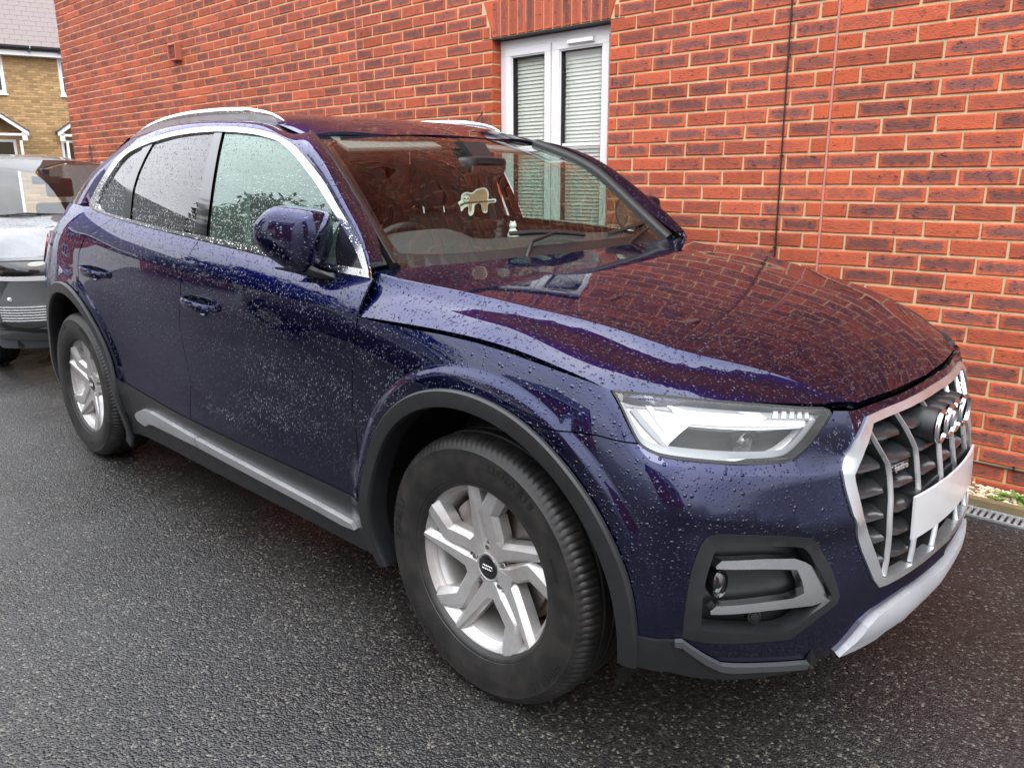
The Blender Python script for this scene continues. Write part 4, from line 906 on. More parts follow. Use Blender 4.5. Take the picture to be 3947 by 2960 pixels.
drl2=patch(S1d(.018),F_['drl2'],h=.02,hb=.008,flange=.012)
drl3=patch(S1d(.021),[(.955,.885),(.925,.845),(.898,.812),(.888,.812),(.905,.845),(.935,.890)],h=.02,hb=.008,flange=.012)
trim=patch(S1d(.022),inset(lampo,.012),[inset(lampo,.026)],h=.02,hb=.01,flange=.01)
fins=[]
for i in range(5):
    a=.632-.020*i; fins.append(patch(S1d(.019),[(a,.852-.001*i),(a-.010,.8505-.001*i),(a-.022,.8655-.001*i),(a-.012,.867-.001*i)],h=.02,hb=.02,flange=.006))
for mir,ln in zip((False,True),lens):
    f=(lambda p: pmirror(p)) if mir else (lambda p:p)
    cobj('lamp_seal',f(seal),M['rubber'],ln); cobj('lamp_bezel',f(bez),M['lampsilver'],ln); cobj('lamp_housing',f(pk),M['void'],ln)
    cobj('light_guide',f(drl),M['lampwhite'],ln); cobj('light_guide',f(drl2),M['lampwhite'],ln); cobj('light_guide',f(drl3),M['lampgrey'],ln); cobj('lamp_trim',f(trim),M['lampgrey'],ln)
    for fn in fins: cobj('lamp_fin',f(fn),M['lampwhite'],ln)
    s=-1 if not mir else 1
    c=S1d(.055)([.70],[.808])[0]; nn=orient(S1c([.70],[.808]),snormal(S1c,np.array([.70]),np.array([.808])))[0]
    mb=MB(); mb.lathe([(.001,.012),(.016,.008),(.021,0),(.030,-.004),(.034,.014),(.036,.010),(.034,-.02)],28,'x',(0,0,0))
    o=cbuild(MB().add([(v[0]+CARX,v[1],v[2]) for v in mb.V],mb.F),'projector',M['gloss'],ln,smooth=40)
    n2=nn*np.array([1,-s,1]) if False else np.array([nn[0],abs(nn[1])*s,nn[2]])
    rot=Vector((1,0,0)).rotation_difference(Vector((1,s*.3,0))); o.rotation_mode='QUATERNION'; o.rotation_quaternion=rot; o.location=(c[0]-CARX,abs(c[1])*s,c[2])
# --- fog surrounds
fin=F_['fog_in']
fsm=smooth(fin,.012,hard=(0,9))
fr1=patch(S1c,fog,[fsm],h=.02,hb=.012,off=.003,flange=.045)
fr0=patch(S1d(.050),fog,h=.03,hb=.03,flange=0)
bar=F_['fogbar']
barp=patch(S1c,[(.831,.553),(.819,.563),(.735,.553),(.648,.539),(.617,.525),(.596,.511),(.573,.490),(.551,.429),(.553,.422),(.565,.417),(.595,.415),(.720,.430),(.845,.443),(.846,.451),(.833,.462),(.745,.454),(.656,.446),(.622,.452),(.624,.470),(.629,.485),(.642,.512),(.735,.530),(.831,.546)],h=.015,hb=.008,off=-.008,flange=.028)
foggrp=cboth('fog_surround',fr1,M['clad'])
for mir,g in zip((False,True),foggrp):
    f=(lambda p: pmirror(p)) if mir else (lambda p:p)
    cobj('fog_recess',f(fr0),M['clad_dark'],g); cobj('fog_trim',f(barp),M['satin'],g)
    s=1 if mir else -1
    c=S1d(.018)([.751],[.418])[0]; mb=MB(); mb.lathe([(.0005,.006),(.010,.005),(.0115,.002),(.012,.004),(.016,.003),(.018,-.01)],24,'x'); o=MB().add([(v[0]+CARX,v[1],v[2]) for v in mb.V],mb.F).__class__ and cbuild(MB().add([(v[0]+CARX,v[1],v[2]) for v in mb.V],mb.F),'parking_sensor',M['gloss'],g,smooth=40); o.location=(c[0]-CARX,abs(c[1])*s,c[2]); o.rotation_euler=(0,0,s*R(38))
    c=S1d(.035)([.815],[.502])[0]; mb=MB(); mb.lathe([(.0005,.010),(.018,.006),(.026,-.002),(.030,.004),(.034,-.01)],24,'x'); o=cbuild(MB().add([(v[0]+CARX,v[1],v[2]) for v in mb.V],mb.F),'fog_lamp',M['gloss'],g,smooth=40); o.location=(c[0]-CARX,abs(c[1])*s,c[2]); o.rotation_euler=(0,0,s*R(25)); o.scale=(1,.7,1.1)
# --- roof, pillars, glass
ro=smooth([(-1.075,0),(-1.093,.3),(-1.128,.560),(-1.140,.598),(-1.20,.604),(-1.33,.600),(-1.6,.598),(-1.95,.594),(-2.3,.592),(-2.62,.575),(-2.76,.552),(-2.86,.50),(-2.93,.3),(-2.95,0)],.03,closed=False,hard=(3,))
cobj('roof',patch(S4,ro+[(x,-w_) for x,w_ in ro[::-1]][1:-1],h=.06,hb=.03,gap=.002,flange=.01),M['paint_low'])
cboth('scuttle_corner',patch(S3,[(-.585,.70),(-.44,.70),(-.40,.80),(-.42,.90),(-.52,.91),(-.56,.84)],h=.03,hb=.02,off=-.012,flange=0),M['paint_low'])
# windscreen with black frit, rubber seal
wo=smooth([(-1.078,0),(-1.095,.3),(-1.133,.560),(-1.128,.588),(-1.05,.618),(-.95,.650),(-.85,.678),(-.72,.700),(-.60,.722),(-.50,.738),(-.475,.72),(-.455,.5),(-.435,.3),(-.425,0)],.03,closed=False,hard=(2,3,9,10))
wfull=wo+[(x,-w_) for x,w_ in wo[::-1]][1:-1]
wi=smooth([(-1.055,0),(-1.066,.3),(-1.085,.50),(-1.070,.553),(-1.02,.578),(-.93,.612),(-.85,.636),(-.72,.662),(-.60,.684),(-.545,.685),(-.515,.5),(-.497,.3),(-.487,0)],.03,closed=False,hard=(9,))
wsg=cobj('windscreen',patch(S5,wfull,h=.06,hb=.03,off=-.004,flange=0),M['ws'])
wif=wi+[(x,-w_) for x,w_ in wi[::-1]][1:-1]
cobj('windscreen_frit',patch(S5,wfull,[wif],h=.04,hb=.02,off=-.008,flange=0),M['gloss'],wsg)
def S5s(a,b):
    a=np.atleast_1d(a); b=np.atleast_1d(b); P=np.c_[a,-b,WS(a,b)]; return P
edgeW=[(-1.133,.592),(-1.05,.624),(-.95,.655),(-.85,.683),(-.72,.705),(-.60,.727),(-.50,.745)]
ew=smooth(edgeW,.02,closed=False)
for s in (-1,1):
    P=[(x,s*w_,float(WS([x],[w_])[0])+.004) for x,w_ in ew]; mb=MB()
    mb.sweep(P,[(-.018,-.012),(.014,-.012),(.014,.016),(.004,.017),(-.014,.006),(-.018,.002)],(0,s,0),(.45,0,.9)); cbuild(mb,'windscreen_seal',M['clad_dark'],wsg,smooth=50)
# side glass panes (right side lists), frames
zb=lambda x: float(BELT(x)[0])
def belt(x0,x1,n,dz=0): return [(x,zb(x)+dz) for x in np.linspace(x0,x1,n)]
OUT=[(-2.640,1.262),(-2.569,1.345),(-2.476,1.432),(-2.422,1.468),(-2.350,1.500),(-2.290,1.514),(-2.178,1.530),(-1.926,1.555),(-1.690,1.560),(-1.502,1.553),(-1.327,1.537),(-1.190,1.516),(-1.054,1.480),(-.945,1.432),(-.805,1.358),(-.690,1.280),(-.591,1.212),(-.529,1.164),(-.484,1.108),(-.478,1.090)]
TOPIN=[(-2.560,1.262),(-2.528,1.308),(-2.438,1.406),(-2.387,1.448),(-2.335,1.474),(-2.270,1.492),(-2.188,1.507),(-2.117,1.517),(-1.910,1.537),(-1.660,1.541),(-1.488,1.534),(-1.314,1.519),(-1.213,1.504),(-1.140,1.490),(-1.076,1.469),(-1.002,1.437),(-.920,1.395),(-.819,1.338),(-.667,1.238),(-.560,1.160),(-.512,1.112)]
BOTIN=[(-.700,1.117),(-1.074,1.146),(-1.384,1.160),(-1.559,1.168),(-1.853,1.184),(-2.216,1.209),(-2.470,1.230),(-2.535,1.243)]
outer=smooth(OUT,.02,closed=False)+[( -.62,1.096)]+[(x,zb(x)-.002) for x in np.linspace(-.8,-2.50,14)]+[(-2.58,1.232),(-2.63,1.243)]
inner=smooth(TOPIN,.02,closed=False)+smooth(BOTIN,.03,closed=False)
ch=patch(S2,outer,[inner],h=.02,hb=.012,off=.007,flange=.012)
cboth('window_trim',ch,M['chrome'])
def clip(poly,xa,xb):  # keep between the slanted lines
    return poly
topz=lambda x: float(np.interp(x,[p[0] for p in TOPIN],[p[1] for p in TOPIN]))
botz=lambda x: float(np.interp(x,[p[0] for p in BOTIN[::-1]],[p[1] for p in BOTIN[::-1]]))
def pane(name,fL,fR,m,par,off=0,h=.05):
    # fL,fR: x at z for left and right limits
    def lim(f,top): 
        z=1.4
        for _ in range(20): x=f(z); z=topz(x) if top else botz(x)
        return x,z
    xl,zl=lim(fL,True); xr,zr=lim(fR,True); xl2,zl2=lim(fL,False); xr2,zr2=lim(fR,False)
    top=[(x,topz(x)+.004) for x in np.linspace(xl,xr,14)]; bot=[(x,botz(x)-.004) for x in np.linspace(xr2,xl2,12)]
    L_=[(fL(z),z) for z in np.linspace(zl2,zl,6)[1:-1]]; Rr=[(fR(z),z) for z in np.linspace(zr,zr2,6)[1:-1]]
    return patch(S2,top+Rr+bot+L_,h=h,hb=.03,off=off,flange=0)
bL=lambda z: float(np.interp(z,[1.15,1.177,1.238,1.402,1.55],[-1.546,-1.548,-1.561,-1.588,-1.617])); bR=lambda z: float(np.interp(z,[1.15,1.167,1.354,1.55],[-1.448,-1.453,-1.501,-1.558]))
cL=lambda z: float(np.interp(z,[1.19,1.205,1.334,1.424,1.52],[-2.205,-2.219,-2.258,-2.245,-2.190])); cR=lambda z: float(np.interp(z,[1.19,1.209,1.361,1.439,1.53],[-2.190,-2.206,-2.224,-2.175,-2.105]))
cR=lambda z: cL(z)+.075
mF=lambda z:-.640-(z-1.115)*.25
for s_,side in enumerate((False,True)):
    f=(lambda p: pmirror(p)) if side else (lambda p:p)
    cobj('side_window',f(pane('w',lambda z:bR(z)+.015,mF,M['side'],car,off=-.004)),M['side'],door1[s_])
    cobj('side_window',f(pane('w',cR,lambda z:bL(z)-.01,M['dark'],car,off=-.004)),M['dark'],door2[s_])
    cobj('quarter_window',f(pane('w',lambda z:-2.60,cL,M['dark'],car,off=-.004)),M['dark'])
    cobj('pillar_cover',f(pane('w',bL,bR,M['gloss'],car,off=.001,h=.04)),M['gloss'],door1[s_])
    cobj('window_divider',f(pane('w',cL,cR,M['gloss'],car,off=.001,h=.04)),M['gloss'],door2[s_])
    tri=patch(S2,[(-.668,1.234),(-.640,1.215),(-.560,1.160),(-.508,1.112),(-.62,1.112),(-.642,1.116),(-.668,1.17)],h=.03,hb=.02,off=.002,flange=.004)
    cobj('mirror_sail',f(tri),M['gloss'],door1[s_])
    o=None
# body side of the roof / A and D pillars: loft between trim edge and roof edge
C1=smooth([(-3.02,1.150),(-2.90,1.20),(-2.72,1.262)]+OUT[0:0],.02,closed=False)
c1=[(-2.640,1.262)]+OUT[1:]
c1=smooth(OUT,.02,closed=False)
k=np.linspace(0,1,70)
def arcl(P):
    P=np.array(P); d=np.r_[0,np.cumsum(np.linalg.norm(np.diff(P,axis=0),axis=1))]; return d/d[-1]
A_=np.array(S2([p[0] for p in c1],[p[1] for p in c1]))
topE=[(-2.93,1.20,.790),(-2.93,1.30,.748)]
# roof-side edge: from the tail, along the gutter, down the windscreen edge
re_=[(-2.88,.520),(-2.76,.556),(-2.62,.577),(-2.3,.594),(-1.95,.596),(-1.6,.600),(-1.33,.602),(-1.20,.607)]
E1=[(x,-w_,float(ROOF([x],[w_])[0])) for x,w_ in re_]
E2=[(x,-(w_+.004),float(WS([x],[w_])[0])+.004+.022*min(1,(x+1.20)/.15)) for x,w_ in [(-1.125,.602),(-1.05,.632),(-.95,.664),(-.85,.692),(-.72,.714),(-.60,.737),(-.497,.790)]]
E0=[(-3.09,-.772,1.235),(-3.01,-.712,1.345),(-2.945,-.61,1.45)]
Bc=np.array(E0+E1+E2); 
def rs(P,n,q=None):
    P=np.array(P,float); u=arcl(P); q=np.linspace(0,1,n) if q is None else q
    m=nspline(u,P); return sval(u,P,m,q)
# match by x-based correspondence
An=rs(A_,160); ua=arcl(An)
Bn=rs(Bc,160)
keyA=[0,.035,.09,.16,.28,.50,.66,.74,.80,.87,.93,1]; 
def nearest(P,x,z=None): return int(np.argmin(np.abs(P[:,0]-x)))
pairs=[(0,0)]
ia=[0]; ib=[0]
def idxA(x): return int(np.argmin(np.abs(An[:,0]-x)+0*An[:,2]))
def idxB(x): return int(np.argmin(np.abs(Bn[:,0]-x)))
corr=[(An[0,0],Bn[0,0]),(-2.50,-3.06),(-2.38,-2.93),(-2.20,-2.72),(-1.93,-2.05),(-1.50,-1.62),(-1.25,-1.36),(-1.10,-1.22),(-1.0,-1.135),(-.90,-1.04),(-.75,-.88),(-.60,-.70),(-.52,-.56),(An[-1,0],Bn[-1,0])]
ka=[0]+[idxA(a) for a,b in corr[1:-1]]+[159]; kb=[0]+[idxB(b) for a,b in corr[1:-1]]+[159]
qq=np.linspace(0,len(corr)-1,120); ja=np.interp(qq,range(len(ka)),ka)/159; jb=np.interp(qq,range(len(kb)),kb)/159
Ar=rs(A_,0,ja); Br=rs(Bc,0,jb)
_lu=np.linspace(0,1,120); _lA=(lambda a: sval(_lu,Ar,nspline(_lu,Ar),a)); _lB=(lambda a: sval(_lu,Br,nspline(_lu,Br),a))
def SL(a,b):
    a=np.atleast_1d(a); b=np.atleast_1d(b); P=_lA(a); Q=_lB(a); d=Q-P; t=np.gradient(P,axis=0) if len(P)>1 else d
    ax=np.c_[np.clip(P[:,0],-2.2,-1.3),np.zeros(len(P)),np.full(len(P),1.15)]; o_=(P+Q)/2-ax; o_/=np.linalg.norm(o_,axis=1)[:,None]
    bulge=np.interp(a,[0,.1,.25,.6,.72,1],[.02,.028,.020,.016,.022,.020])
    kk=np.clip((a-.60)/.12,0,1)[:,None]; o_=o_*(1-kk)+np.array([0.0,-.78,.62])*kk
    bulge=bulge*(1+.5*kk[:,0]); return P+d*b[:,None]+o_*(bulge*4*b*(1-b))[:,None]
def gridmesh(S,na,nb,a0=0,a1=1,b0=0,b1=1):
    a,b=np.meshgrid(np.linspace(a0,a1,na),np.linspace(b0,b1,nb),indexing='ij'); a=a.ravel(); b=b.ravel(); P=S(a,b); h=1e-3
    n=np.cross(S(np.clip(a+h,0,1),b)-S(np.clip(a-h,0,1),b),S(a,np.clip(b+h,0,1))-S(a,np.clip(b-h,0,1))); n/=np.linalg.norm(n,axis=1)[:,None]; n=orient(P,n)
    F=[]
    for i in range(na-1):
        for j in range(nb-1):
            F.append((i*nb+j,i*nb+j+1,(i+1)*nb+j+1,(i+1)*nb+j))
    F=np.array(F); fn=np.cross(P[F[:,1]]-P[F[:,0]],P[F[:,2]]-P[F[:,0]])
    if ((fn*n[F[:,0]]).sum(1)).sum()<0: F=F[:,::-1]
    return [*P],[tuple(f) for f in F],[*n]
g=gridmesh(SL,120,12)
lo=patch(S6,[(-.02,1.09),(.34,1.09),(.31,1.25),(.30,1.40),(.28,1.52),(.02,1.42),(-.02,1.2)],h=.04,hb=.03,flange=0)
# D pillar foot: fan between the lower corner of the window trim and the shoulder
cboth('roof_side',g,M['paint'])
def SD(a,b):   # a: 0 front..1 rear; b: 0 shoulder..1 up
    a=np.atleast_1d(a); b=np.atleast_1d(b)
    x0=-2.30-.70*a-.16*a*a*0; P=S2b(x0,np.full(len(a),1.0)); 
    top=np.array([sval([0,.5,1],np.array([[-2.44,-.845,1.222],[-2.640,-.812,1.262],[-3.09,-.772,1.235]]),nspline([0,.5,1],np.array([[-2.44,-.845,1.222],[-2.640,-.812,1.262],[-3.09,-.772,1.235]])),np.array([q]))[0] for q in a])
    return P+(top-P)*b[:,None]
g2=gridmesh(SD,24,5); cboth('pillar_base',g2,M['paint'])
q3=patch(S6,[(.20,1.05),(.34,1.05),(.34,1.30),(.30,1.56),(.52,1.56),(1.0,1.56),(1.0,1.06)],h=.06,hb=.03,flange=0)
# gutter line between roof and roof side, roof rails
rail=[(-1.335,.573,1.578),(-1.38,.574,1.597),(-1.45,.575,1.613),(-1.55,.576,1.626),(-1.70,.577,1.636),(-1.93,.577,1.642),(-2.12,.576,1.641),(-2.30,.574,1.632),(-2.51,.570,1.609),(-2.64,.565,1.588),(-2.75,.560,1.566)]
RP=rs(np.array(rail),40)
for s in (-1,1):
    mb=MB(); P=[(p[0],s*p[1],p[2]-.004) for p in RP]; sc=[.25+.75*min(1,min(i,39-i)/7) for i in range(40)]
    mb.sweep(P,[(-.016,-.012),(.016,-.012),(.018,-.002),(.010,.010),(-.010,.010),(-.018,-.002)],(0,1,0),(0,0,1),scale=sc); ob=cbuild(mb,'roof_rail',M['chrome'],smooth=45)
    mb=MB()
    for i in range(39):
        p,q=RP[i],RP[i+1]; z0=float(ROOF([p[0]],[.577])[0])-.004; z1=float(ROOF([q[0]],[.577])[0])-.004
        if p[2]-.02>z0: mb.hexa([(p[0],s*.568,z0),(q[0],s*.568,z1),(q[0],s*.590,z1),(p[0],s*.590,z0),(p[0],s*.568,p[2]-.014),(q[0],s*.568,q[2]-.014),(q[0],s*.590,q[2]-.014),(p[0],s*.590,p[2]-.014)])
    if mb.V: cbuild(mb,'rail_foot',M['silver'],ob)

# --- door handles, cups
for d,(cp,cx0,zz0,zz1,x0,x1) in ((door1,(CUPF,2.94,.9365,.9195,3.068,2.845)),(door2,(CUPR,3.96,.978,.961,4.09,3.835))):
    cp_=cup(cp)
    for k,dd in enumerate(d):
        f=(lambda p: pmirror(p)) if k else (lambda p:p); s=1 if k else -1
        cobj('handle_cup',f(cp_),M['paint_low'],dd)
        mb=MB(); P=[]; sc=[]
        for i in range(15):
            q=i/14; a=x0+(x1-x0)*q; z=zz0+(zz1-zz0)*q; B=S1c([a],[z])[0]; o_=.043*min(1,math.sin(math.pi*min(max(q,.0),1))**.35) if 0<q<1 else 0
            P.append((B[0],s*(abs(B[1])+o_-.004),z)); sc.append(.7+.3*math.sin(math.pi*q)**.3 if 0<q<1 else .6)
        mb.sweep(P,[(-.007,-.016),(.006,-.018),(.012,-.009),(.012,.009),(.006,.018),(-.007,.016)],(0,s,0),(0,0,1),scale=sc)
        cbuild(mb,'door_handle',M['paint'],dd,smooth=60)
# --- door mirrors
def mirror_housing(s):
    ph=R(68); O_=np.array([-math.sin(ph),-math.cos(ph),0]); Fd=np.array([math.cos(ph),-math.sin(ph),0]); p0=np.array([-.69,-.85,0])
    def W(u,v,z): 
        z=1.37-(1.37-z)*1.038; p=p0+O_*u*1.038+Fd*v; return (p[0]-CARX,p[1]*-s,z)
    S0=smooth([(.222,1.215),(.214,1.243),(.190,1.265),(.169,1.280),(.146,1.289),(.12,1.292),(.081,1.289),(.043,1.285),(.012,1.279),(-.002,1.270),(-.010,1.235),(-.010,1.204),(-.004,1.177),(.006,1.150),(.016,1.125),(.032,1.107),(.048,1.102),(.066,1.102),(.097,1.109),(.141,1.130),(.173,1.146),(.201,1.170),(.218,1.194)],.010,hard=(9,))
    n=len(S0); cu,cz=.100,1.198; V=[];F=[];mi=[]
    rings=[(.93,-.028),(.985,-.010),(1.0,.020),(1.0,.045),(.975,.062),(.93,.074),(.84,.085),(.68,.093),(.42,.098),(.15,.0995)]
    for sc,v in rings:
        for u,z in S0: 
            uu=cu+(u-cu)*sc; V.append(W(uu,v-.10*max(0,uu-.11)**1.0*(1 if v>.03 else .0)*.9,cz+(z-cz)*sc))
    for k in range(len(rings)-1):
        for j in range(n):
            F.append((k*n+j,k*n+(j+1)%n,(k+1)*n+(j+1)%n,(k+1)*n+j)); sc=(rings[k][0]+rings[k+1][0])/2; u=cu+(S0[j][0]-cu)*sc; z=cz+(S0[j][1]-cz)*sc
            mi.append(1 if (z<1.147+(u-.02)*.40 or (u<.004 and k<4) or k<1) else 0)
    F.append(tuple((len(rings)-1)*n+j for j in range(n))); mi.append(0)
    mb=MB(); mb.V=V; mb.F=F; mb.mi=mi
    o=mb.build('door_mirror',[M['paint'],M['clad']],car,smooth=50)
    g=MB(); g.add([W(cu+(u-cu)*.9,-.022,cz+(z-cz)*.9) for u,z in S0],[tuple(range(n))]); g.build('mirror_glass',M['mirror'],o)
    r=MB(); P=[W(.221,.035,1.222),W(.205,.064,1.219),(W(.16,.075,1.203)),W(.115,.083,1.186),W(.085,.0855,1.174)]
    r.tube(P,.0045,8); r.build('indicator_strip',M['chromep'],o,smooth=60)
    ft=MB(); P=[(-.735,-.925,1.108),(-.720,-.915,1.100),(-.700,-.895,1.090),(-.688,-.875,1.080),(-.685,-.855,1.078)]
    ft.sweep([(x-CARX,y*-s,z) for x,y,z in P],[(-.058,-.016),(.040,-.018),(.055,0),(.042,.018),(-.050,.018),(-.062,0)],(1,0,0),[(0,0,1)]*2+[(0,.5*s,.86)]*3,scale=[.75,.9,1.0,1.05,1.05]); ft.build('mirror_foot',M['clad'],o,smooth=60,bevel=.003)
    bl=MB(); bl.hexa([(x-CARX,y*-s,z) for x,y,z in [(-.86,-.935,1.096),(-.73,-.865,1.070),(-.67,-.865,1.072),(-.69,-.91,1.090),(-.86,-.935,1.102),(-.73,-.865,1.082),(-.67,-.865,1.086),(-.69,-.91,1.102)]]); bl.build('mirror_base',M['clad'],o,smooth=40)
M['mirror']=simple('mirror_silvering',(.8,.8,.8),.02,metal=1)
for s in (1,-1): mirror_housing(s)
# --- wheels
def tyre_mesh():
    prof=[(.2290,-.088),(.2355,-.0985),(.2430,-.1035),(.2470,-.1040),(.2480,-.1060),(.2620,-.1115),(.2750,-.1145),(.2900,-.1168),(.2960,-.1170),(.3120,-.1168),(.3300,-.1135),(.3340,-.1145),(.3380,-.1105),(.3480,-.1050),(.3560,-.0975),(.3615,-.0880),(.3645,-.0770),(.3660,-.0640),
          (.3662,-.0560),(.3590,-.0545),(.3590,-.0450),(.3670,-.0435),(.3675,-.0200),(.3590,-.0185),(.3590,-.0075),(.3678,-.0060)]
    prof=prof+[(r,-d) for r,d in prof[::-1]]
    n=480; V=[];F=[]; m=len(prof)
    for i in range(n):
        t=2*math.pi*i/n; ph=i%4
        for j,(r,d) in enumerate(prof):
            if ph==0 and (13<=j<=17 or m-18<=j<=m-14): r-=.0036
            tt=t+ (0.012 if (14<=j<=17) else 0)
            V.append((r*math.cos(tt),d,max(r*math.sin(tt),-.3645)))
    for i in range(n):
        i2=(i+1)%n
        for j in range(m-1): F.append((i*m+j,i2*m+j,i2*m+j+1,i*m+j+1))
    me=pymesh('tyre',V,F); bm=bmesh.new(); bm.from_mesh(me); bmesh.ops.recalc_face_normals(bm,faces=bm.faces); bm.to_mesh(me); bm.free(); me.set_sharp_from_angle(angle=R(40)); return me
def facey(r): return -.0655-.0265*min(1,max(0,(r-.06)/.17))**1.25
def fork(mb,pts):  # pts: (r,deg,wbase,wtop)
    pts=[np.array(p,float) for p in pts]; C=[]; 
    for p in pts: a=R(p[1]); C.append(np.array([p[0]*math.cos(a),0,p[0]*math.sin(a)]))
    V=[];k=len(C); m=8
    for i in range(k):
        d=C[min(i+1,k-1)]-C[max(i-1,0)]; d/=np.linalg.norm(d); nrm=np.array([-d[2],0,d[0]])
        r,_,wb,wt=pts[i]; y=facey(r)
        for u,dy in ((-wb/2*.92,.050),(-wb/2,.016),(-wt/2-.001,.0012),(-wt/2+.001,0),(wt/2-.001,0),(wt/2+.001,.0012),(wb/2,.016),(wb/2*.92,.050)):
            q=C[i]+nrm*u; V.append((q[0],y+dy,q[2]))
    F=[]
    for i in range(k-1):
        for j in range(m): F.append((i*m+j,i*m+(j+1)%m,(i+1)*m+(j+1)%m,(i+1)*m+j))
    F.append(tuple(range(m))); F.append(tuple((k-1)*m+j for j in range(m))[::-1]); mb.add(V,F)
def seg(P):
    out=[]
    C=[(r*math.cos(R(a)),r*math.sin(R(a)),wb,wt) for r,a,wb,wt in P]
    for i in range(len(C)-1):
        n=5
        for j in range(n+(i==len(C)-2)):
            t=j/n; c=[C[i][k]+(C[i+1][k]-C[i][k])*t for k in range(4)]; a=math.degrees(math.atan2(c[1],c[0])); out.append((math.hypot(c[0],c[1]),a,c[2],c[3]))
    return out
def rim_mesh():
    mb=MB()
    mb.lathe([(.2280,-.060),(.2330,-.0900),(.2370,-.0960),(.2415,-.0970),(.2435,-.0940),(.2440,-.0890),(.2400,-.086),(.2300,-.080),(.2120,-.060),(.2080,-.02),(.2080,.07),(.2250,.09),(.2300,.10),(.2280,.10),(.2020,.075),(.1990,.0),(.2000,-.030),(.2060,-.050),(.2200,-.070)],96,'y',closed=True)
    for k in range(5):
        b=58+72*k
        fork(mb,seg([(.036,b-6,.036,.020),(.085,b-15.5,.052,.032),(.2385,b-30,.036,.010)]))
        fork(mb,seg([(.036,b+6,.036,.020),(.090,b+19,.052,.032),(.160,b+30.5,.060,.038),(.2385,b+18.5,.066,.026)]))
        # knuckle where the pair joins
        fork(mb,[(.030,b,.050,.03),(.070,b+1,.052,.036),(.088,b+2,.050,.034)])
    mb.lathe([(.0005,-.030),(.034,-.030),(.0345,-.0655),(.0375,-.0672),(.0415,-.0655),(.0430,-.058),(.070,-.036),(.074,-.010),(.0005,-.008)],48,'y')
    return mb
_t=tyre_mesh(); _rim=rim_mesh()
def bend_text(name,s,size,r,ang,m,parent,y=-.1180,sx=1.25):
    c=bpy.data.curves.new(name,'FONT'); c.body=s; c.size=size; c.extrude=.0006; c.align_x='CENTER'; c.align_y='CENTER'; c.space_character=1.12; c.offset=.0004
    o=bpy.data.objects.new(name,c); COL.objects.link(o); dg=bpy.context.evaluated_depsgraph_get(); me=bpy.data.meshes.new_from_object(o.evaluated_get(dg)); bpy.data.objects.remove(o)
    for v in me.vertices:
        x,yy,z=v.co; a=R(ang)-x*sx/r; rr=r+yy; v.co=(rr*math.cos(a),y-z*.6+.0016*abs(yy)/.01*0,rr*math.sin(a))
    me.update(); return link(name,me,parent,m)
def wheel(x,s,first=None,rot=0,trot=0):
    w_=link('wheel',_t,car,None); 
    if not _t.materials: _t.materials.append(M['tyre'])
    w_.location=(x-CARX,-.808*s,.365); w_.rotation_euler=(0,0,0 if s>0 else math.pi)
    if first is None:
        rm=_rim.build('rim',M['alloy'],w_,smooth=28)
        mb=MB(); mb.lathe([(.0005,-.0690),(.0295,-.0690),(.0325,-.0675),(.0345,-.064)],40,'y'); cap=mb.build('centre_cap',M['gloss'],w_,smooth=30)
        for i in range(4):
            q=MB(); q.lathe([(.0048,0),(.0056,-.0009),(.0064,0)],20,'y',((-1.5+i)*.0088,-.0691,0)); q.build('cap_emblem',M['silver'],w_,smooth=30)
        for k in range(5):
            a=R(22+72*k); c=(.056*math.cos(a),0,.056*math.sin(a)); q=MB()
            q.lathe([(.0005,-.050),(.0150,-.050),(.0165,-.058),(.0175,-.062),(.0190,-.050),(.019,-.03)],20,'y',c,mi=1); q.lathe([(.0005,-.064),(.0075,-.064),(.0092,-.062),(.0095,-.050)],6,'y',c); q.build('wheel_bolt',[M['disc'],M['clad_dark']],w_,smooth=30)
        q=MB(); q.lathe([(.045,-.012),(.085,-.014),(.088,-.008),(.160,-.008),(.162,.014),(.088,.014),(.085,.0)],56,'y'); q.build('brake_disc',M['disc'],w_,smooth=30)
        q=MB(); q.lathe([(.0005,.012),(.178,.020),(.180,.03)],40,'y'); q.build('brake_shield',M['rust'],w_,smooth=30)
        q=MB(); a0=118; 
        for t in range(8):
            a=R(a0-30+60*t/7); a2=R(a0-30+60*(t+1)/7)
            if t<7: q.hexa([(.108*math.cos(a),-.030,.108*math.sin(a)),(.185*math.cos(a),-.030,.185*math.sin(a)),(.185*math.cos(a),.04,.185*math.sin(a)),(.108*math.cos(a),.04,.108*math.sin(a)),(.108*math.cos(a2),-.030,.108*math.sin(a2)),(.185*math.cos(a2),-.030,.185*math.sin(a2)),(.185*math.cos(a2),.04,.185*math.sin(a2)),(.108*math.cos(a2),.04,.108*math.sin(a2))])
        q.build('brake_caliper',M['disc'],w_,smooth=40)
        for tx_,sz,rr,an in (('235/60 R18',.026,.312,66),('PIRELLI',.030,.312,168),('PIRELLI',.030,.312,-38),('SCORPION',.030,.312,-128),('OUTSIDE',.010,.290,22)): bend_text('lettering',tx_,sz,rr,an,M['tyretext'],w_)
    else:
        for ch in first.children:
            c=ch.copy(); COL.objects.link(c); c.parent=w_
    for ch in w_.children:
        if ch.name.startswith(('rim','wheel_bolt')): ch.rotation_euler=(0,R(rot),0)
        if ch.name.startswith('lettering'): ch.rotation_euler=(0,R(trot),0)
    return w_
w0=wheel(0,1); wheel(-2.819,1,w0,rot=14,trot=104); wheel(0,-1,w0); wheel(-2.819,-1,w0)
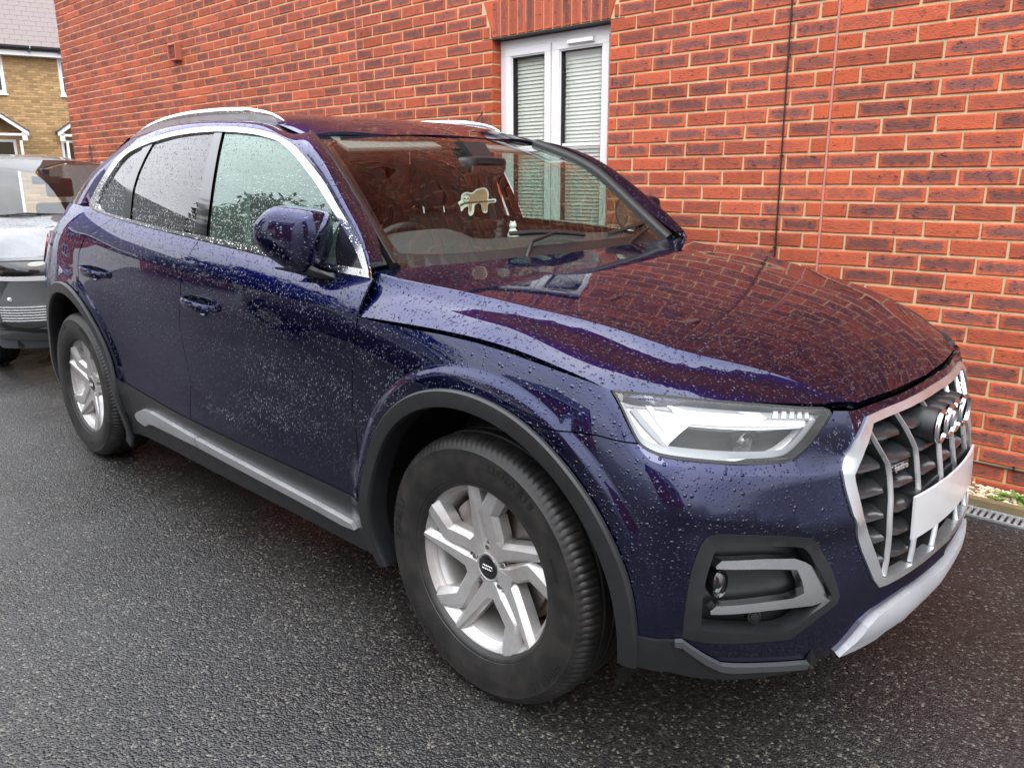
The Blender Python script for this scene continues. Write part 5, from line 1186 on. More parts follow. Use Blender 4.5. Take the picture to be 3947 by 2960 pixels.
# --- wheel wells, underbody, cabin
for cx,ri in ((.01,.445),(-2.80,.462)):
    for s in (1,-1):
        mb=MB(); n=26; V=[]
        for i in range(n+1):
            a=R(-25+225*i/n); 
            for y in (.885,.50): V.append((cx+ri*math.cos(a),-s*y,.385+ri*math.sin(a)))
        k=len(V); V.append((cx,-s*.50,.385)); F=[(2*i,2*i+2,2*i+3,2*i+1) for i in range(n)]+[(2*i+1,2*i+3,k) for i in range(n)]
        mb.add(V,F); cbuild(mb,'wheel_liner',M['clad_dark'],smooth=60)
mb=MB(); mb.box(-2.32,-.44,-.84,.84,.215,.30); mb.box(.46,.74,-.55,.55,.24,.32); mb.box(-3.7,-3.3,-.70,.70,.24,.40); mb.box(-3.3,.5,-.47,.47,.20,.32)
cbuild(mb,'underbody',M['clad_dark'])
mb=MB(); mb.box(-.43,.56,-.60,.60,.30,.80); mb.box(-.43,.3,-.74,.74,.86,.90); cbuild(mb,'engine_bay',M['void'])
mb=MB(); mb.tube([(-.07,-.808,.365),(-.05,-.60,.365)],.03); mb.tube([(0,.7,.36),(0,-.7,.36)],.03); mb.tube([(-2.819,.7,.36),(-2.819,-.7,.36)],.05); cbuild(mb,'axle',M['void'])
# cabin
mb=MB()
def inner(x,q): 
    P=S2b([x],[q])[0]; return P
V=[];F=[]
xs=np.linspace(-2.95,-.62,16)
for s in (1,-1):
    mb=MB(); V=[];F=[]
    for x in xs:
        for z,dw in ((.36,.16),(.75,.13),(1.02,.10),(float(BELT(x)[0])-.012,.055)):
            wv=abs(float(S2([x],[max(z,1.1)])[0][1])) if z>1.02 else .90
            V.append((x,-s*(wv-dw),z))
    for i in range(15):
        for j in range(3): F.append((i*4+j,i*4+j+1,(i+1)*4+j+1,(i+1)*4+j))
    mb.add(V,F); cbuild(mb,'door_card',M['dash'],smooth=50)
mb=MB(); mb.box(-3.1,-.45,-.80,.80,.33,.37); mb.box(-1.5,-.9,-.12,.12,.37,.72); cbuild(mb,'cabin_floor',M['fabric'])
mb=MB(); mb.box(-3.2,-3.05,-.70,.70,.37,1.06); cbuild(mb,'boot_wall',M['fabric'])
mb=MB(); mb.add(*(lambda xs,ws: ([(x,w_,float(ROOF([x],[abs(w_)])[0])-.035) for x in xs for w_ in ws],[(i*len(ws)+j,i*len(ws)+j+1,(i+1)*len(ws)+j+1,(i+1)*len(ws)+j) for i in range(len(xs)-1) for j in range(len(ws)-1)]))(np.linspace(-3.0,-1.16,12),np.linspace(-.60,.60,9))); cbuild(mb,'headlining',M['lining'],smooth=60)
# dashboard: swept section
V=[];F=[]; ys=np.linspace(-.80,.80,25)
for y in ys:
    hump=.055*math.exp(-((y+.37)/.20)**4)
    pr=[(-.47,1.075),(-.60,1.100),(-.72,1.128+hump*.55),(-.80,1.138+hump),(-.875,1.128+hump*1.05),(-.90,1.10+hump*.6),(-.89,1.0),(-.93,.90),(-.88,.70),(-.70,.55)]
    V+=[(x,y,z-.02*(abs(y)/.8)**2) for x,z in pr]
m=len(pr); F=[(i*m+j,i*m+j+1,(i+1)*m+j+1,(i+1)*m+j) for i in range(24) for j in range(m-1)]
mb=MB(); mb.add(V,F); dash=cbuild(mb,'dashboard',M['dash'],smooth=60)
mb=MB(); mb.hexa([(-.865,-.135,1.12),(-.865,.13,1.12),(-.850,.13,1.12),(-.850,-.135,1.12),(-.862,-.135,1.205),(-.862,.13,1.205),(-.848,.13,1.205),(-.848,-.135,1.205)]); cbuild(mb,'screen',M['gloss'],dash,bevel=.004)
def seat(y,x=-1.45,rear=False):
    mb=MB(); 
    # backrest
    hw=.26; pr=[(.0,.50),(.02,.62),(.0,.80),(-.06,1.0),(-.10,1.12),(-.135,1.20)]
    V=[];F=[]
    for dx,z in pr:
        t=(z-.5)/.7; w_=hw*(1-.22*max(0,t-.6)/.4*1.0)
        for yy,th in ((-w_,.03),(-w_*.9,.085),(-w_*.45,.055),(0,.05),(w_*.45,.055),(w_*.9,.085),(w_,.03),(w_*.9,-.04),(0,-.06),(-w_*.9,-.04)): V.append((x+dx+th,y+yy,z))
    m=10
    for i in range(len(pr)-1):
        for j in range(m): F.append((i*m+j,i*m+(j+1)%m,(i+1)*m+(j+1)%m,(i+1)*m+j))
    F.append(tuple(range(m))); F.append(tuple((len(pr)-1)*m+j for j in range(m))[::-1]); mb.add(V,F)
    s=cbuild(mb,'seat',M['fabric'],smooth=70,bevel=.012)
    mb=MB(); mb.box(x+.0,x+.50,y-.25,y+.25,.42,.56); cbuild(mb,'seat_cushion',M['fabric'],s,bevel=.04,smooth=60,seg=3)
    mb=MB(); out=smooth([(-.135,0),(-.128,.10),(-.095,.165),(0,.185),(.095,.165),(.128,.10),(.135,0),(.115,-.02),(0,-.028),(-.115,-.02)],.02); n=len(out)
    V=[]
    for th,sc in ((-.045,.86),(-.03,1),(.03,1),(.05,.84)):
        for a,b in out: V.append((x-.150+th-.02*b/.18,y+a*sc,1.262+.08+(b-.08)*sc))
    F=[(k*n+j,k*n+(j+1)%n,(k+1)*n+(j+1)%n,(k+1)*n+j) for k in range(3) for j in range(n)]+[tuple(range(n)),tuple(3*n+j for j in range(n))[::-1]]
    mb.add(V,F); cbuild(mb,'headrest',M['fabric'],s,smooth=60)
    for yy in (-.065,.065): 
        mb=MB(); mb.tube([(x-.135,y+yy,1.17),(x-.150,y+yy,1.26)],.007,8); cbuild(mb,'headrest_post',M['chromep'],s,smooth=60)
for y in (-.37,.37): seat(y)
for y in (-.40,.40): seat(y,-2.35)
mb=MB(); mb.box(-2.45,-2.30,-.62,.62,.5,1.12); cbuild(mb,'rear_bench',M['fabric'],bevel=.03)
for s in (1,-1):
    mb=MB(); mb.hexa([(-1.62,s*.80,1.05),(-1.50,s*.80,1.05),(-1.50,s*.76,1.05),(-1.62,s*.76,1.05),(-1.66,s*.655,1.55),(-1.50,s*.655,1.55),(-1.50,s*.62,1.55),(-1.66,s*.62,1.55)]); cbuild(mb,'inner_pillar',M['dash'])
    mb=MB(); mb.sweep([(-1.53,s*.63,1.42),(-1.50,s*.665,1.25),(-1.46,s*.70,1.0),(-1.45,s*.70,.7)],[(-.022,-.002),(.022,-.002),(.022,.002),(-.022,.002)],(1,0,0),(0,-s,0)); cbuild(mb,'seat_belt',M['belt'])
# steering wheel
mb=MB(); C_=Vector((-.985,-.37,1.03)); ax=Vector((-.9,0,.42)).normalized(); e1=Vector((0,1,0)); e2=ax.cross(e1).normalized()
P=[C_+(e1*math.cos(t)+e2*math.sin(t))*.185 for t in np.linspace(0,2*math.pi,37)]; mb.tube(P,.016,8,cap=False)
for t in (0,math.pi,-math.pi/2): mb.tube([C_,C_+(e1*math.cos(t)+e2*math.sin(t))*.18],.018,6)
mb.tube([C_-ax*.02,C_+ax*.03],.06,14); cbuild(mb,'steering_wheel',M['clad_dark'],smooth=60)
# rear view mirror
mb=MB(); o_=smooth([(-.125,.0),(-.12,.03),(0,.038),(.12,.03),(.125,0),(.11,-.03),(0,-.036),(-.11,-.03)],.02); n=len(o_)
V=[(-.875+th*.03+.0*a,a*sc,1.408+b*sc) for th,sc in ((-.6,.95),(.0,1),(.7,.8)) for a,b in o_]; F=[(k*n+j,k*n+(j+1)%n,(k+1)*n+(j+1)%n,(k+1)*n+j) for k in range(2) for j in range(n)]+[tuple(range(n)),tuple(2*n+j for j in range(n))[::-1]]; mb.add(V,F); mb.hexa([(-.90,-.05,1.44),(-.85,-.05,1.42),(-.85,.05,1.42),(-.90,.05,1.44),(-.98,-.06,1.50),(-.93,-.06,1.50),(-.93,.06,1.50),(-.98,.06,1.50)])
cbuild(mb,'rear_view_mirror',M['clad_dark'],smooth=50)
for s in (1,-1):
    mb=MB(); mb.hexa([(-1.02,s*.08,1.485),(-1.02,s*.52,1.47),(-1.025,s*.52,1.455),(-1.025,s*.08,1.47),(-1.18,s*.08,1.548),(-1.18,s*.52,1.532),(-1.185,s*.52,1.520),(-1.185,s*.08,1.536)]); cbuild(mb,'sun_visor',M['lining'],bevel=.006)
# wipers
def wiper(P,Bp,name='wiper'):
    mb=MB(); mb.tube(P,[.009,.008,.007,.005],8); o=cbuild(mb,name,M['clad_dark'],smooth=60)
    mb=MB(); mb.sweep(Bp,[(-.006,0),(.006,0),(.006,.007),(.002,.014),(-.004,.014)],(.8,0,.5),(-.45,0,.85)); cbuild(mb,'wiper_blade',M['rubber'],o,smooth=40)
zw=lambda x,w_: float(WS([x],[abs(w_)])[0])
def wpath(pts,dz): return [(x,y,zw(x,y)+dz) for x,y in pts]
wiper([(-.455,-.22,1.090),(-.500,-.14,zw(-.50,.14)+.013),(-.515,.0,zw(-.515,0)+.020),(-.505,.13,zw(-.505,.13)+.017)],wpath([(-.545,-.20),(-.54,-.08),(-.53,0.06),(-.515,.18)],.002))
wiper([(-.43,.34,1.093),(-.475,.42,zw(-.475,.42)+.014),(-.510,.54,zw(-.51,.54)+.020),(-.535,.64,zw(-.535,.64)+.018)],wpath([(-.52,.34),(-.54,.46),(-.56,.58),(-.575,.67)],.002))
mb=MB(); V=[]
for y in np.linspace(-.72,.72,25):
    x0=-.50-.06*(abs(y)/.72)**2; V+=[(x0+.09,y,1.082-.02*(abs(y)/.72)**2),(x0+.0,y,zw(x0,y)-.006)]
mb.add(V,[(2*i,2*i+1,2*i+3,2*i+2) for i in range(24)]); cbuild(mb,'scuttle',M['clad_dark'])
# things hanging and standing in the car
def card(name,pts,th,m,parent,mw):
    mb=MB(); n=len(pts); mb.add([(x,y,-th/2) for x,y in pts]+[(x,y,th/2) for x,y in pts],[tuple(range(n))[::-1],tuple(n+i for i in range(n))]+[(i,(i+1)%n,n+(i+1)%n,n+i) for i in range(n)]); o=mb.build(name,m,parent); o.matrix_basis=mw; return o
M['cream']=simple('card_cream',(.80,.82,.72),.6); M['tan']=simple('card_tan',(.42,.27,.15),.6); M['brown']=simple('card_brown',(.10,.055,.03),.6)
hang=empty('hanging_card',(-.915,0,1.277)); tag(hang,'flat tan sloth shaped card with cream outline hanging behind the windscreen','air freshener')
mwb=Matrix.Rotation(R(68),4,'Z')@Matrix.Rotation(R(90),4,'X')
ol=smooth([(-.078,-.005),(-.066,.004),(-.064,.022),(-.045,.034),(-.018,.032),(.0,.044),(.030,.050),(.046,.042),(.052,.022),(.050,.006),(.080,.006),(.080,-.008),(.050,-.012),(.044,-.044),(.032,-.048),(.022,-.040),(.016,-.012),(-.008,-.016),(-.014,-.046),(-.028,-.058),(-.036,-.046),(-.036,-.022),(-.052,-.026),(-.066,-.040),(-.070,-.022)],.006)
c0=card('card_backing',ol,.002,M['cream'],hang,mwb)
bodyp=smooth([(-.058,.004),(-.056,.020),(-.042,.028),(-.018,.026),(.002,.038),(.030,.044),(.042,.034),(.045,.014),(.038,-.006),(.0,-.008),(-.030,-.008),(-.050,-.006)],.005)
card('sloth_body',bodyp,.0015,M['tan'],hang,mwb@Matrix.Translation((0,0,.0022)))
for px in ((-.026),(.028),(.040)): card('sloth_arm',smooth([(px-.007,.0),(px+.005,.0),(px+.003,-.034),(px-.004,-.042),(px-.008,-.032)],.006),.0015,M['tan'],hang,mwb@Matrix.Translation((0,0,.0028)))
card('branch',[(-.072,-.012),(-.05,-.004),(.02,-.001),(.075,.001),(.075,-.004),(.02,-.007),(-.05,-.011),(-.07,-.020)],.0015,M['brown'],hang,mwb@Matrix.Translation((0,0,.0034)))
card('sloth_face',smooth([(-.058,.006),(-.054,.018),(-.042,.021),(-.032,.014),(-.034,.002),(-.046,-.003)],.005),.0015,M['cream'],hang,mwb@Matrix.Translation((0,0,.0036)))
for ex in (-.052,-.038): card('eye_patch',smooth([(ex-.005,.008),(ex,.013),(ex+.005,.009),(ex,.006)],.004),.0012,M['brown'],hang,mwb@Matrix.Translation((0,0,.0046)))
card('nose',smooth([(-.047,.004),(-.045,.007),(-.042,.004),(-.045,.002)],.003),.0012,M['brown'],hang,mwb@Matrix.Translation((0,0,.0046)))
mb=MB(); mb.tube([(0,0,.032),(.0,0,.10)],.0008,5); mb.build('string',M['brown'],hang)
def figurine(loc,m,lab,m2):
    e=empty('figurine',loc); tag(e,lab,'figurine')
    mb=MB(); mb.lathe([(.0005,.0),(.019,.0),(.022,.006),(.021,.016),(.0165,.026),(.0150,.034),(.010,.038),(.0005,.039)],20,'z'); mb.build('figurine_body',m,e,smooth=60)
    mb=MB(); mb.lathe([(.0005,.034),(.010,.036),(.0145,.043),(.0155,.050),(.0125,.058),(.006,.063),(.0005,.064)],20,'z'); mb.build('figurine_head',m,e,smooth=60)
    for s in (1,-1):
        mb=MB(); mb.tube([(0,s*.015,.030),(.010,s*.016,.020),(.016,s*.006,.018)],[.005,.006,.005],8); mb.build('figurine_arm',m,e,smooth=60)
        mb=MB(); mb.lathe([(.0005,0),(.009,.001),(.010,.005),(.006,.009),(.0005,.010)],12,'z',(.012,s*.013,0)); mb.build('figurine_foot',m2,e,smooth=60)
        mb=MB(); mb.lathe([(.0005,0),(.004,.001),(.005,.004),(.003,.008),(.0005,.009)],10,'z',(0,s*.010,.058)); mb.build('figurine_ear',m,e,smooth=60)
M['figw']=simple('white_resin',(.75,.78,.70),.35,coat=.3); M['figt']=simple('ochre_resin',(.55,.33,.12),.4); M['figd']=simple('dark_resin',(.035,.035,.035),.4,coat=.3)
figurine((-.815,.10,1.131),M['figw'],'small seated white figurine with ochre feet on top of the dashboard',M['figt'])
figurine((-.865,.055,1.129),M['figd'],'small dark figurine on the dashboard beside the white one',M['figd'])

# ================= the setting =================
mb=MB(); mb.add([(-70,-70,0),(70,-70,0),(70,70,0),(-70,70,0)],[(0,1,2,3)]); g=mb.build('asphalt_ground',M['asphalt']); tag(g,kind='structure')
PHI=.015588
house=empty('brick_house',(0,1.6378,0),PHI); tag(house,'red brick house wall with narrow white two pane window and sand coloured mortar','house')
bpy.context.view_layer.update()
HM=np.array(house.matrix_world)
def hw(p): q=HM@np.array([p[0],p[1],p[2],1.]); return q[:3]
def cproj(P):
    d=np.asarray(P)-CAM; z=d@FW; return np.array([1949.6+3034.4*(d@_r2)/z,1429.7-3034.4*(d@_u2)/z,z])
WX0,WX1,WZ0,WZ1=-2.391,-1.478,.89,2.215
def brick_variant(seed,L_=.215,H_=.065,D_=.10,worn=.0022):
    rs_=np.random.RandomState(seed); V=[]; j=lambda s: rs_.uniform(-s,s)
    hx,hz=L_/2,H_/2
    for y,ix in ((D_,0.0),(.004,0.0),(0.0,.0045)):
        for sx,sz in ((-1,-1),(1,-1),(1,1),(-1,1)): V.append((sx*(hx-ix)+j(worn)*(ix>=0)*(y<D_),y+(j(.0010) if y<.003 else 0),sz*(hz-ix)+j(worn*.8)*(y<D_)))
    # mid points of the front for a gently uneven face
    V+= [(j(.03),j(.0016)-.0006,-(hz-.0045)+j(.001)),(j(.03),j(.0016)-.0006,(hz-.0045)+j(.001))]
    F=[(0,4,5,1)[::1],(1,5,6,2),(2,6,7,3),(3,7,4,0),(4,8,12,9,5),(5,9,10,6),(6,10,13,11,7),(7,11,8,4),(8,11,13,12),(12,13,10,9)]
    F=[f[::-1] for f in F]
    return V,F
def uvs(me,L_=.215,H_=.065):
    uv=me.uv_layers.new(name='UVMap'); co=np.array([v.co[:] for v in me.vertices]); li=np.array([l.vertex_index for l in me.loops])
    U=np.c_[co[li,0]/L_+.5,co[li,2]/H_+.5]; uv.data.foreach_set('uv',U.astype(np.float32).ravel())
VAR=[brick_variant(i) for i in range(9)]
BM={}
def bmesh_for(m,i):
    k=(m.name,i)
    if k not in BM:
        me=pymesh('brick',*VAR[i],smooth=False); bm=bmesh.new(); bm.from_mesh(me); bmesh.ops.recalc_face_normals(bm,faces=bm.faces); bm.to_mesh(me); bm.free(); uvs(me); me.materials.append(m); BM[k]=me
    return BM[k]
def place_bricks(parent,items,n_obj,name='brick',key=None,stuffname='brickwork',xf=None):
    """items: (x,z,length,height,material, y offset, tilt)"""
    order=sorted(range(len(items)),key=key) if key else list(range(len(items)))
    for q in order[:n_obj]:
        x,z,l,h,m,dy,t=items[q]; i=q%9
        o=bpy.data.objects.new(name,bmesh_for(m,i)); COL.objects.link(o); o.parent=parent; o.location=(x,dy,z); o.rotation_euler=(0,t,0); o.scale=((l)/.215,1,h/.065)
    mats=list({items[q][4].name:items[q][4] for q in order[n_obj:]}.values())
    if not mats: return
    V=[];F=[];MI=[];RN=[];UVv=[]
    for q in order[n_obj:]:
        x,z,l,h,m,dy,t=items[q]; v,f=VAR[q%9]; k=len(V); v=np.array(v); sx=l/.215; sz=h/.065
        P=np.c_[v[:,0]*sx,v[:,1]+dy,v[:,2]*sz]; c,s=math.cos(t),math.sin(t); P=np.c_[P[:,0]*c+P[:,2]*s+x,P[:,1],-P[:,0]*s+P[:,2]*c+z]
        V+=[tuple(p) for p in P]; UVv+=[(a/.215+.5,b/.065+.5) for a,b in v[:,[0,2]]]
        F+=[tuple(a+k for a in ff) for ff in f]; MI+=[mats.index(m)]*len(f); RN+=[random.random()]*len(f)
    me=bpy.data.meshes.new(stuffname); me.from_pydata(V,[],F); me.update(); me.polygons.foreach_set('material_index',MI)
    uv=me.uv_layers.new(name='UVMap'); li=np.array([l.vertex_index for l in me.loops]); uv.data.foreach_set('uv',np.array(UVv,np.float32)[li].ravel())
    at=me.attributes.new('rnd','FLOAT','FACE'); at.data.foreach_set('value',np.array(RN,np.float32))
    bm=bmesh.new(); bm.from_mesh(me); bmesh.ops.recalc_face_normals(bm,faces=bm.faces); bm.to_mesh(me); bm.free()
    o=link(stuffname,me,parent,mats); tag(o,kind='stuff'); return o
s0=-.2048
items=[]
XA,XB=-9.665,3.2
def soldier_lim(z): # skewback limits of the arch at height z
    q=(z-2.215)/.225; return WX0-.012-.079*q,WX1+.012+.079*q
for b in range(-47,30):
    zt_,zb_=2.065-.075*b,2.065-.075*(b+1); zc=(zt_+zb_)/2
    perps=[]
    for xa,xb,off,par in ((-.213,XB,0,0),(-3.792,-.213,None,1),(XA,-3.792,.2412,0)):
        pr=[]
        for k in range(-100,40):
            if par==0:
                if (k-b)%2: continue
                x=s0+off+.1125*k
            else:
                if (k-b-1)%2: continue
                x=s0+(-.0935 if k>-13 else -.4697+ .0)+.1125*k
                if k<=-13:
                    x=s0-.4697+.1125*(k+1) if (k-b-1)%2==0 else x
                    x=s0-.4697+.1125*(k)
                    if x>-1.9: continue
                elif x<-1.9: continue
            if xa+.03<x<xb-.03: pr.append(x)
        pr=sorted(set(round(p,4) for p in pr))
        segs=[(xa if xa in (XA,) else xa+.006)]+pr+[xb if xb==XB else xb-.006]
        for i in range(len(segs)-1):
            l0=segs[i]+(.005 if i>0 else 0); l1=segs[i+1]-(.005 if i<len(segs)-2 else 0)
            perps.append((l0,l1))
    out_=[]
    for l0,l1 in perps:
        # window and arch cut-outs
        cut=None
        if zb_<WZ1-.01 and zt_>WZ0+.01: cut=(WX0,WX1)
        elif zb_>=WZ1-.02 and zt_<=WZ1+.235: cut=soldier_lim(zc)
        if cut:
            a,b_=cut
            if l1<=a or l0>=b_: out_.append((l0,l1))
            else:
                if l0<a-.02: out_.append((l0,a))
                if l1>b_+.02: out_.append((b_,l1))
        else: out_.append((l0,l1))
    for l0,l1 in out_:
        l=l1-l0
        if l<.02: continue
        pale=(l<.135)
        items.append(((l0+l1)/2,zc,l-random.uniform(0,.003),.065+random.uniform(-.002,.0015),M['brick_pale'] if pale else M['brick'],random.uniform(-.0015,.0015),random.uniform(-.006,.006)))
# merge the short end cut beside the window into a three quarter brick
CARSIL=[(180,3000),(180,900),(480,560),(800,430),(1950,500),(2600,930),(3150,1040),(3580,1230),(3800,1500),(3800,2100),(2600,2600),(2600,3000)]
def keyb(q):
    it=items[q]; p=hw((it[0],0,it[1])); u=cproj(p)
    if u[2]<.3 or not(-60<u[0]<4010 and -60<u[1]<3020): return 1e6+it[1]
    if inpoly([u[:2]],CARSIL)[0] and not (u[0]<2600 and u[1]<960 and u[0]>1300): return 1e5
    return float(np.linalg.norm(p-CAM))
arch=[]
place_bricks(house,items,285,key=keyb)
# soldier course above the window
ns=13; 
for i in range(ns):
    q=(i+.5)/ns; xb_=WX0+(WX1-WX0)*q; tl=soldier_lim(WZ1+.225); xt=tl[0]+(tl[1]-tl[0])*q; xb0=WX0+(WX1-WX0)*i/ns+.004; xb1=WX0+(WX1-WX0)*(i+1)/ns-.004
    # slightly splayed end bricks
    sp=0
    if i in (0,1): sp=-(.075 if i==0 else .0)
    if i in (ns-1,ns-2): sp=(.075 if i==ns-1 else 0)
    xt0=xb0+(sp if i==0 else 0); xt1=xb1+(sp if i==ns-1 else 0)
    mb=MB(); mb.hexa([(xb0,0,WZ1+.003),(xb1,0,WZ1+.003),(xb1,.1,WZ1+.003),(xb0,.1,WZ1+.003),(xt0,0,WZ1+.222),(xt1,0,WZ1+.222),(xt1,.1,WZ1+.222),(xt0,.1,WZ1+.222)])
    o=mb.build('brick',M['brick'],house,bevel=.003,seg=1); me=o.data
    uv=me.uv_layers.new(name='UVMap'); co=np.array([v.co[:] for v in me.vertices]); li=np.array([l.vertex_index for l in me.loops]); uv.data.foreach_set('uv',np.c_[(co[li,2]-WZ1)/.225,(co[li,0]-xb0)/(xb1-xb0)].astype(np.float32).ravel())
# mortar core round the opening
mb=MB(); e=.004; H=4.6
mb.box(XA+.004,WX0-e,.0065,.28,-.4,H); mb.box(WX1+e,XB,.0065,.28,-.4,H); mb.box(WX0-e,WX1+e,.0065,.28,-.4,WZ0-.003); mb.box(WX0-e,WX1+e,.0065,.28,WZ1,H)
mb.box(XA+.004,XA+.25,.28,6,-.4,H); mb.box(XA+.004,XB,.28,6,H-.05,H)  # return wall, and an unseen plain top added to block light
mb.build('wall_mortar',M['mortar'],house)
for xj in (-.213,-3.792):
    mb=MB(); mb.box(xj-.0058,xj+.0058,.0005,.05,-.3,H); mb.build('expansion_joint',M['mastic'],house,bevel=.002)
mb=MB(); mb.box(WX0-.09,WX1+.09,.004,.09,WZ1-.009,WZ1-.001); mb.build('lintel',M['clad_dark'],house)  # steel lintel strip, its black also paints in the thin shadow under the soldiers
# window
def rectframe(mb,x0,x1,z0,z1,w,y0,y1,mi=0):
    mb.box(x0,x1,y0,y1,z1-w,z1,mi); mb.box(x0,x1,y0,y1,z0,z0+w,mi); mb.box(x0,x0+w,y0+.0005,y1,z0+w,z1-w,mi); mb.box(x1-w,x1,y0+.0005,y1,z0+w,z1-w,mi)
win=MB(); rectframe(win,WX0+.002,WX1-.002,WZ0,WZ1-.012,.050,.078,.14); win.box(-1.961,-1.949,.072,.14,WZ0+.05,WZ1-.062)
win=win.build('window',M['upvc'],house,bevel=.0025)
for (x0,x1) in ((-2.341,-1.963),(-1.947,-1.530)):
    mb=MB(); rectframe(mb,x0+.002,x1-.002,WZ0+.052,WZ1-.064,.046,.066,.13); rectframe(mb,x0+.046,x1-.046,WZ0+.096,WZ1-.108,.011,.074,.12)
    sash=mb.build('window_sash',M['upvc'],win,bevel=.003)
    mb=MB(); rectframe(mb,x0+.056,x1-.056,WZ0+.106,WZ1-.118,.006,.080,.12); mb.build('glazing_seal',M['rubber'],win)
    mb=MB(); mb.add([(x0+.050,.096,WZ0+.10),(x1-.050,.096,WZ0+.10),(x1-.050,.096,WZ1-.112),(x0+.050,.096,WZ1-.112)],[(0,1,2,3)]); mb.build('window_pane',M['pane'],win)
    mb=MB(); mb.box(x0+.05,x1-.05,.086,.094,1.545,1.563); mb.build('glazing_bar',M['upvc'],win,bevel=.002)
    for k in range(52):
        z=WZ1-.135-k*.0225
        if z<WZ0+.12: break
        mb=MB(); mb.hexa([(x0+.052,.118,z-.0115),(x1-.052,.118,z-.0115),(x1-.052,.128,z+.0115),(x0+.052,.128,z+.0115),(x0+.052,.1195,z-.012),(x1-.052,.1195,z-.012),(x1-.052,.1295,z+.011),(x0+.052,.1295,z+.011)]) ; mb.build('blind_slat',M['blind'],win)
    for xx in (x0+.10,x1-.10):
        mb=MB(); mb.tube([(xx,.116,WZ0+.1),(xx,.116,WZ1-.13)],.0008,5); mb.build('blind_cord',M['blind'],win)
mb=MB(); mb.hexa([(-1.822,.066,2.121),(-1.632,.066,2.121),(-1.632,.040,2.127),(-1.822,.040,2.127),(-1.822,.066,2.156),(-1.632,.066,2.156),(-1.632,.047,2.150),(-1.822,.047,2.150)]); mb.build('trickle_vent',M['upvc'],win,bevel=.003)
mb=MB(); mb.box(WX0+.002,WX1-.002,.20,.22,WZ0,WZ1); mb.build('room_backing',M['void'],house)
mb=MB(); mb.box(WX0-.03,WX1+.03,-.02,.08,WZ0-.035,WZ0-.002); mb.build('window_sill',M['upvc'],win,bevel=.004)
# weep vents, air brick
for x,z in [(-8.847,2.706),(-8.414,2.712),(-7.986,2.712),(-7.546,2.712),(-7.126,2.712),(-6.681,2.712),(-6.234,2.712),(-5.804,2.712),(-2.712,2.246),(-2.397,2.250),(-2.101,2.250),(-1.806,2.250),(-1.509,2.250),(-1.21,2.246)]:
    mb=MB()
    for k in range(8): mb.box(x-.005,x+.005,-.003,.004,z-.032+k*.008,z-.0275+k*.008)
    mb.box(x-.0045,x+.0045,.001,.005,z-.032,z+.032); mb.build('weep_vent',M['terra'],house)
ab=MB(); rectframe(ab,-6.715,-6.548,2.487,2.637,.012,-.062,.02); ab.box(-6.705,-6.558,-.030,.0,2.497,2.627,1)
for k in range(10): ab.hexa([(-6.703,-.052,2.503+k*.0125),(-6.560,-.052,2.503+k*.0125),(-6.560,-.040,2.5075+k*.0125),(-6.703,-.040,2.5075+k*.0125),(-6.703,-.052,2.507+k*.0125),(-6.560,-.052,2.507+k*.0125),(-6.560,-.040,2.5115+k*.0125),(-6.703,-.040,2.5115+k*.0125)])
ab.build('air_brick',[M['terra'],M['void']],house)
# cables clipped to the wall
def hobj(name,loc=(0,0,0)): 
    return empty(name,tuple(hw(loc)),PHI)
cb=hobj('wall_cable',(-.431,-.006,0)); tag(cb,'black cable clipped vertically to the brick wall then running right near the ground','cable')
mb=MB(); P=[(.003*math.sin(z*2.1)*1.2,0,z) for z in np.linspace(4.6,.30,40)]+[(.004,0,.20),(.02,0,.145),(.06,0,.128)]+[(x,.0,.124-.012*(x/1.2)+.002*math.sin(x*5)) for x in np.linspace(.12,3.6,30)]
mb.tube(P,.0042,8); mb.build('cable_run',M['cable'],cb,smooth=60)
for z in (.55,1.011,1.459,1.916,2.37,2.83): 
    q=MB(); q.box(-.007,.010,-.007,.006,z-.004,z+.004); q.build('cable_clip',M['cable'],cb,bevel=.002)
for x in (.6,1.155,1.75,2.3):
    q=MB(); q.box(x-.004,x+.004,-.007,.006,.103,.128); q.build('cable_clip',M['cable'],cb,bevel=.002)
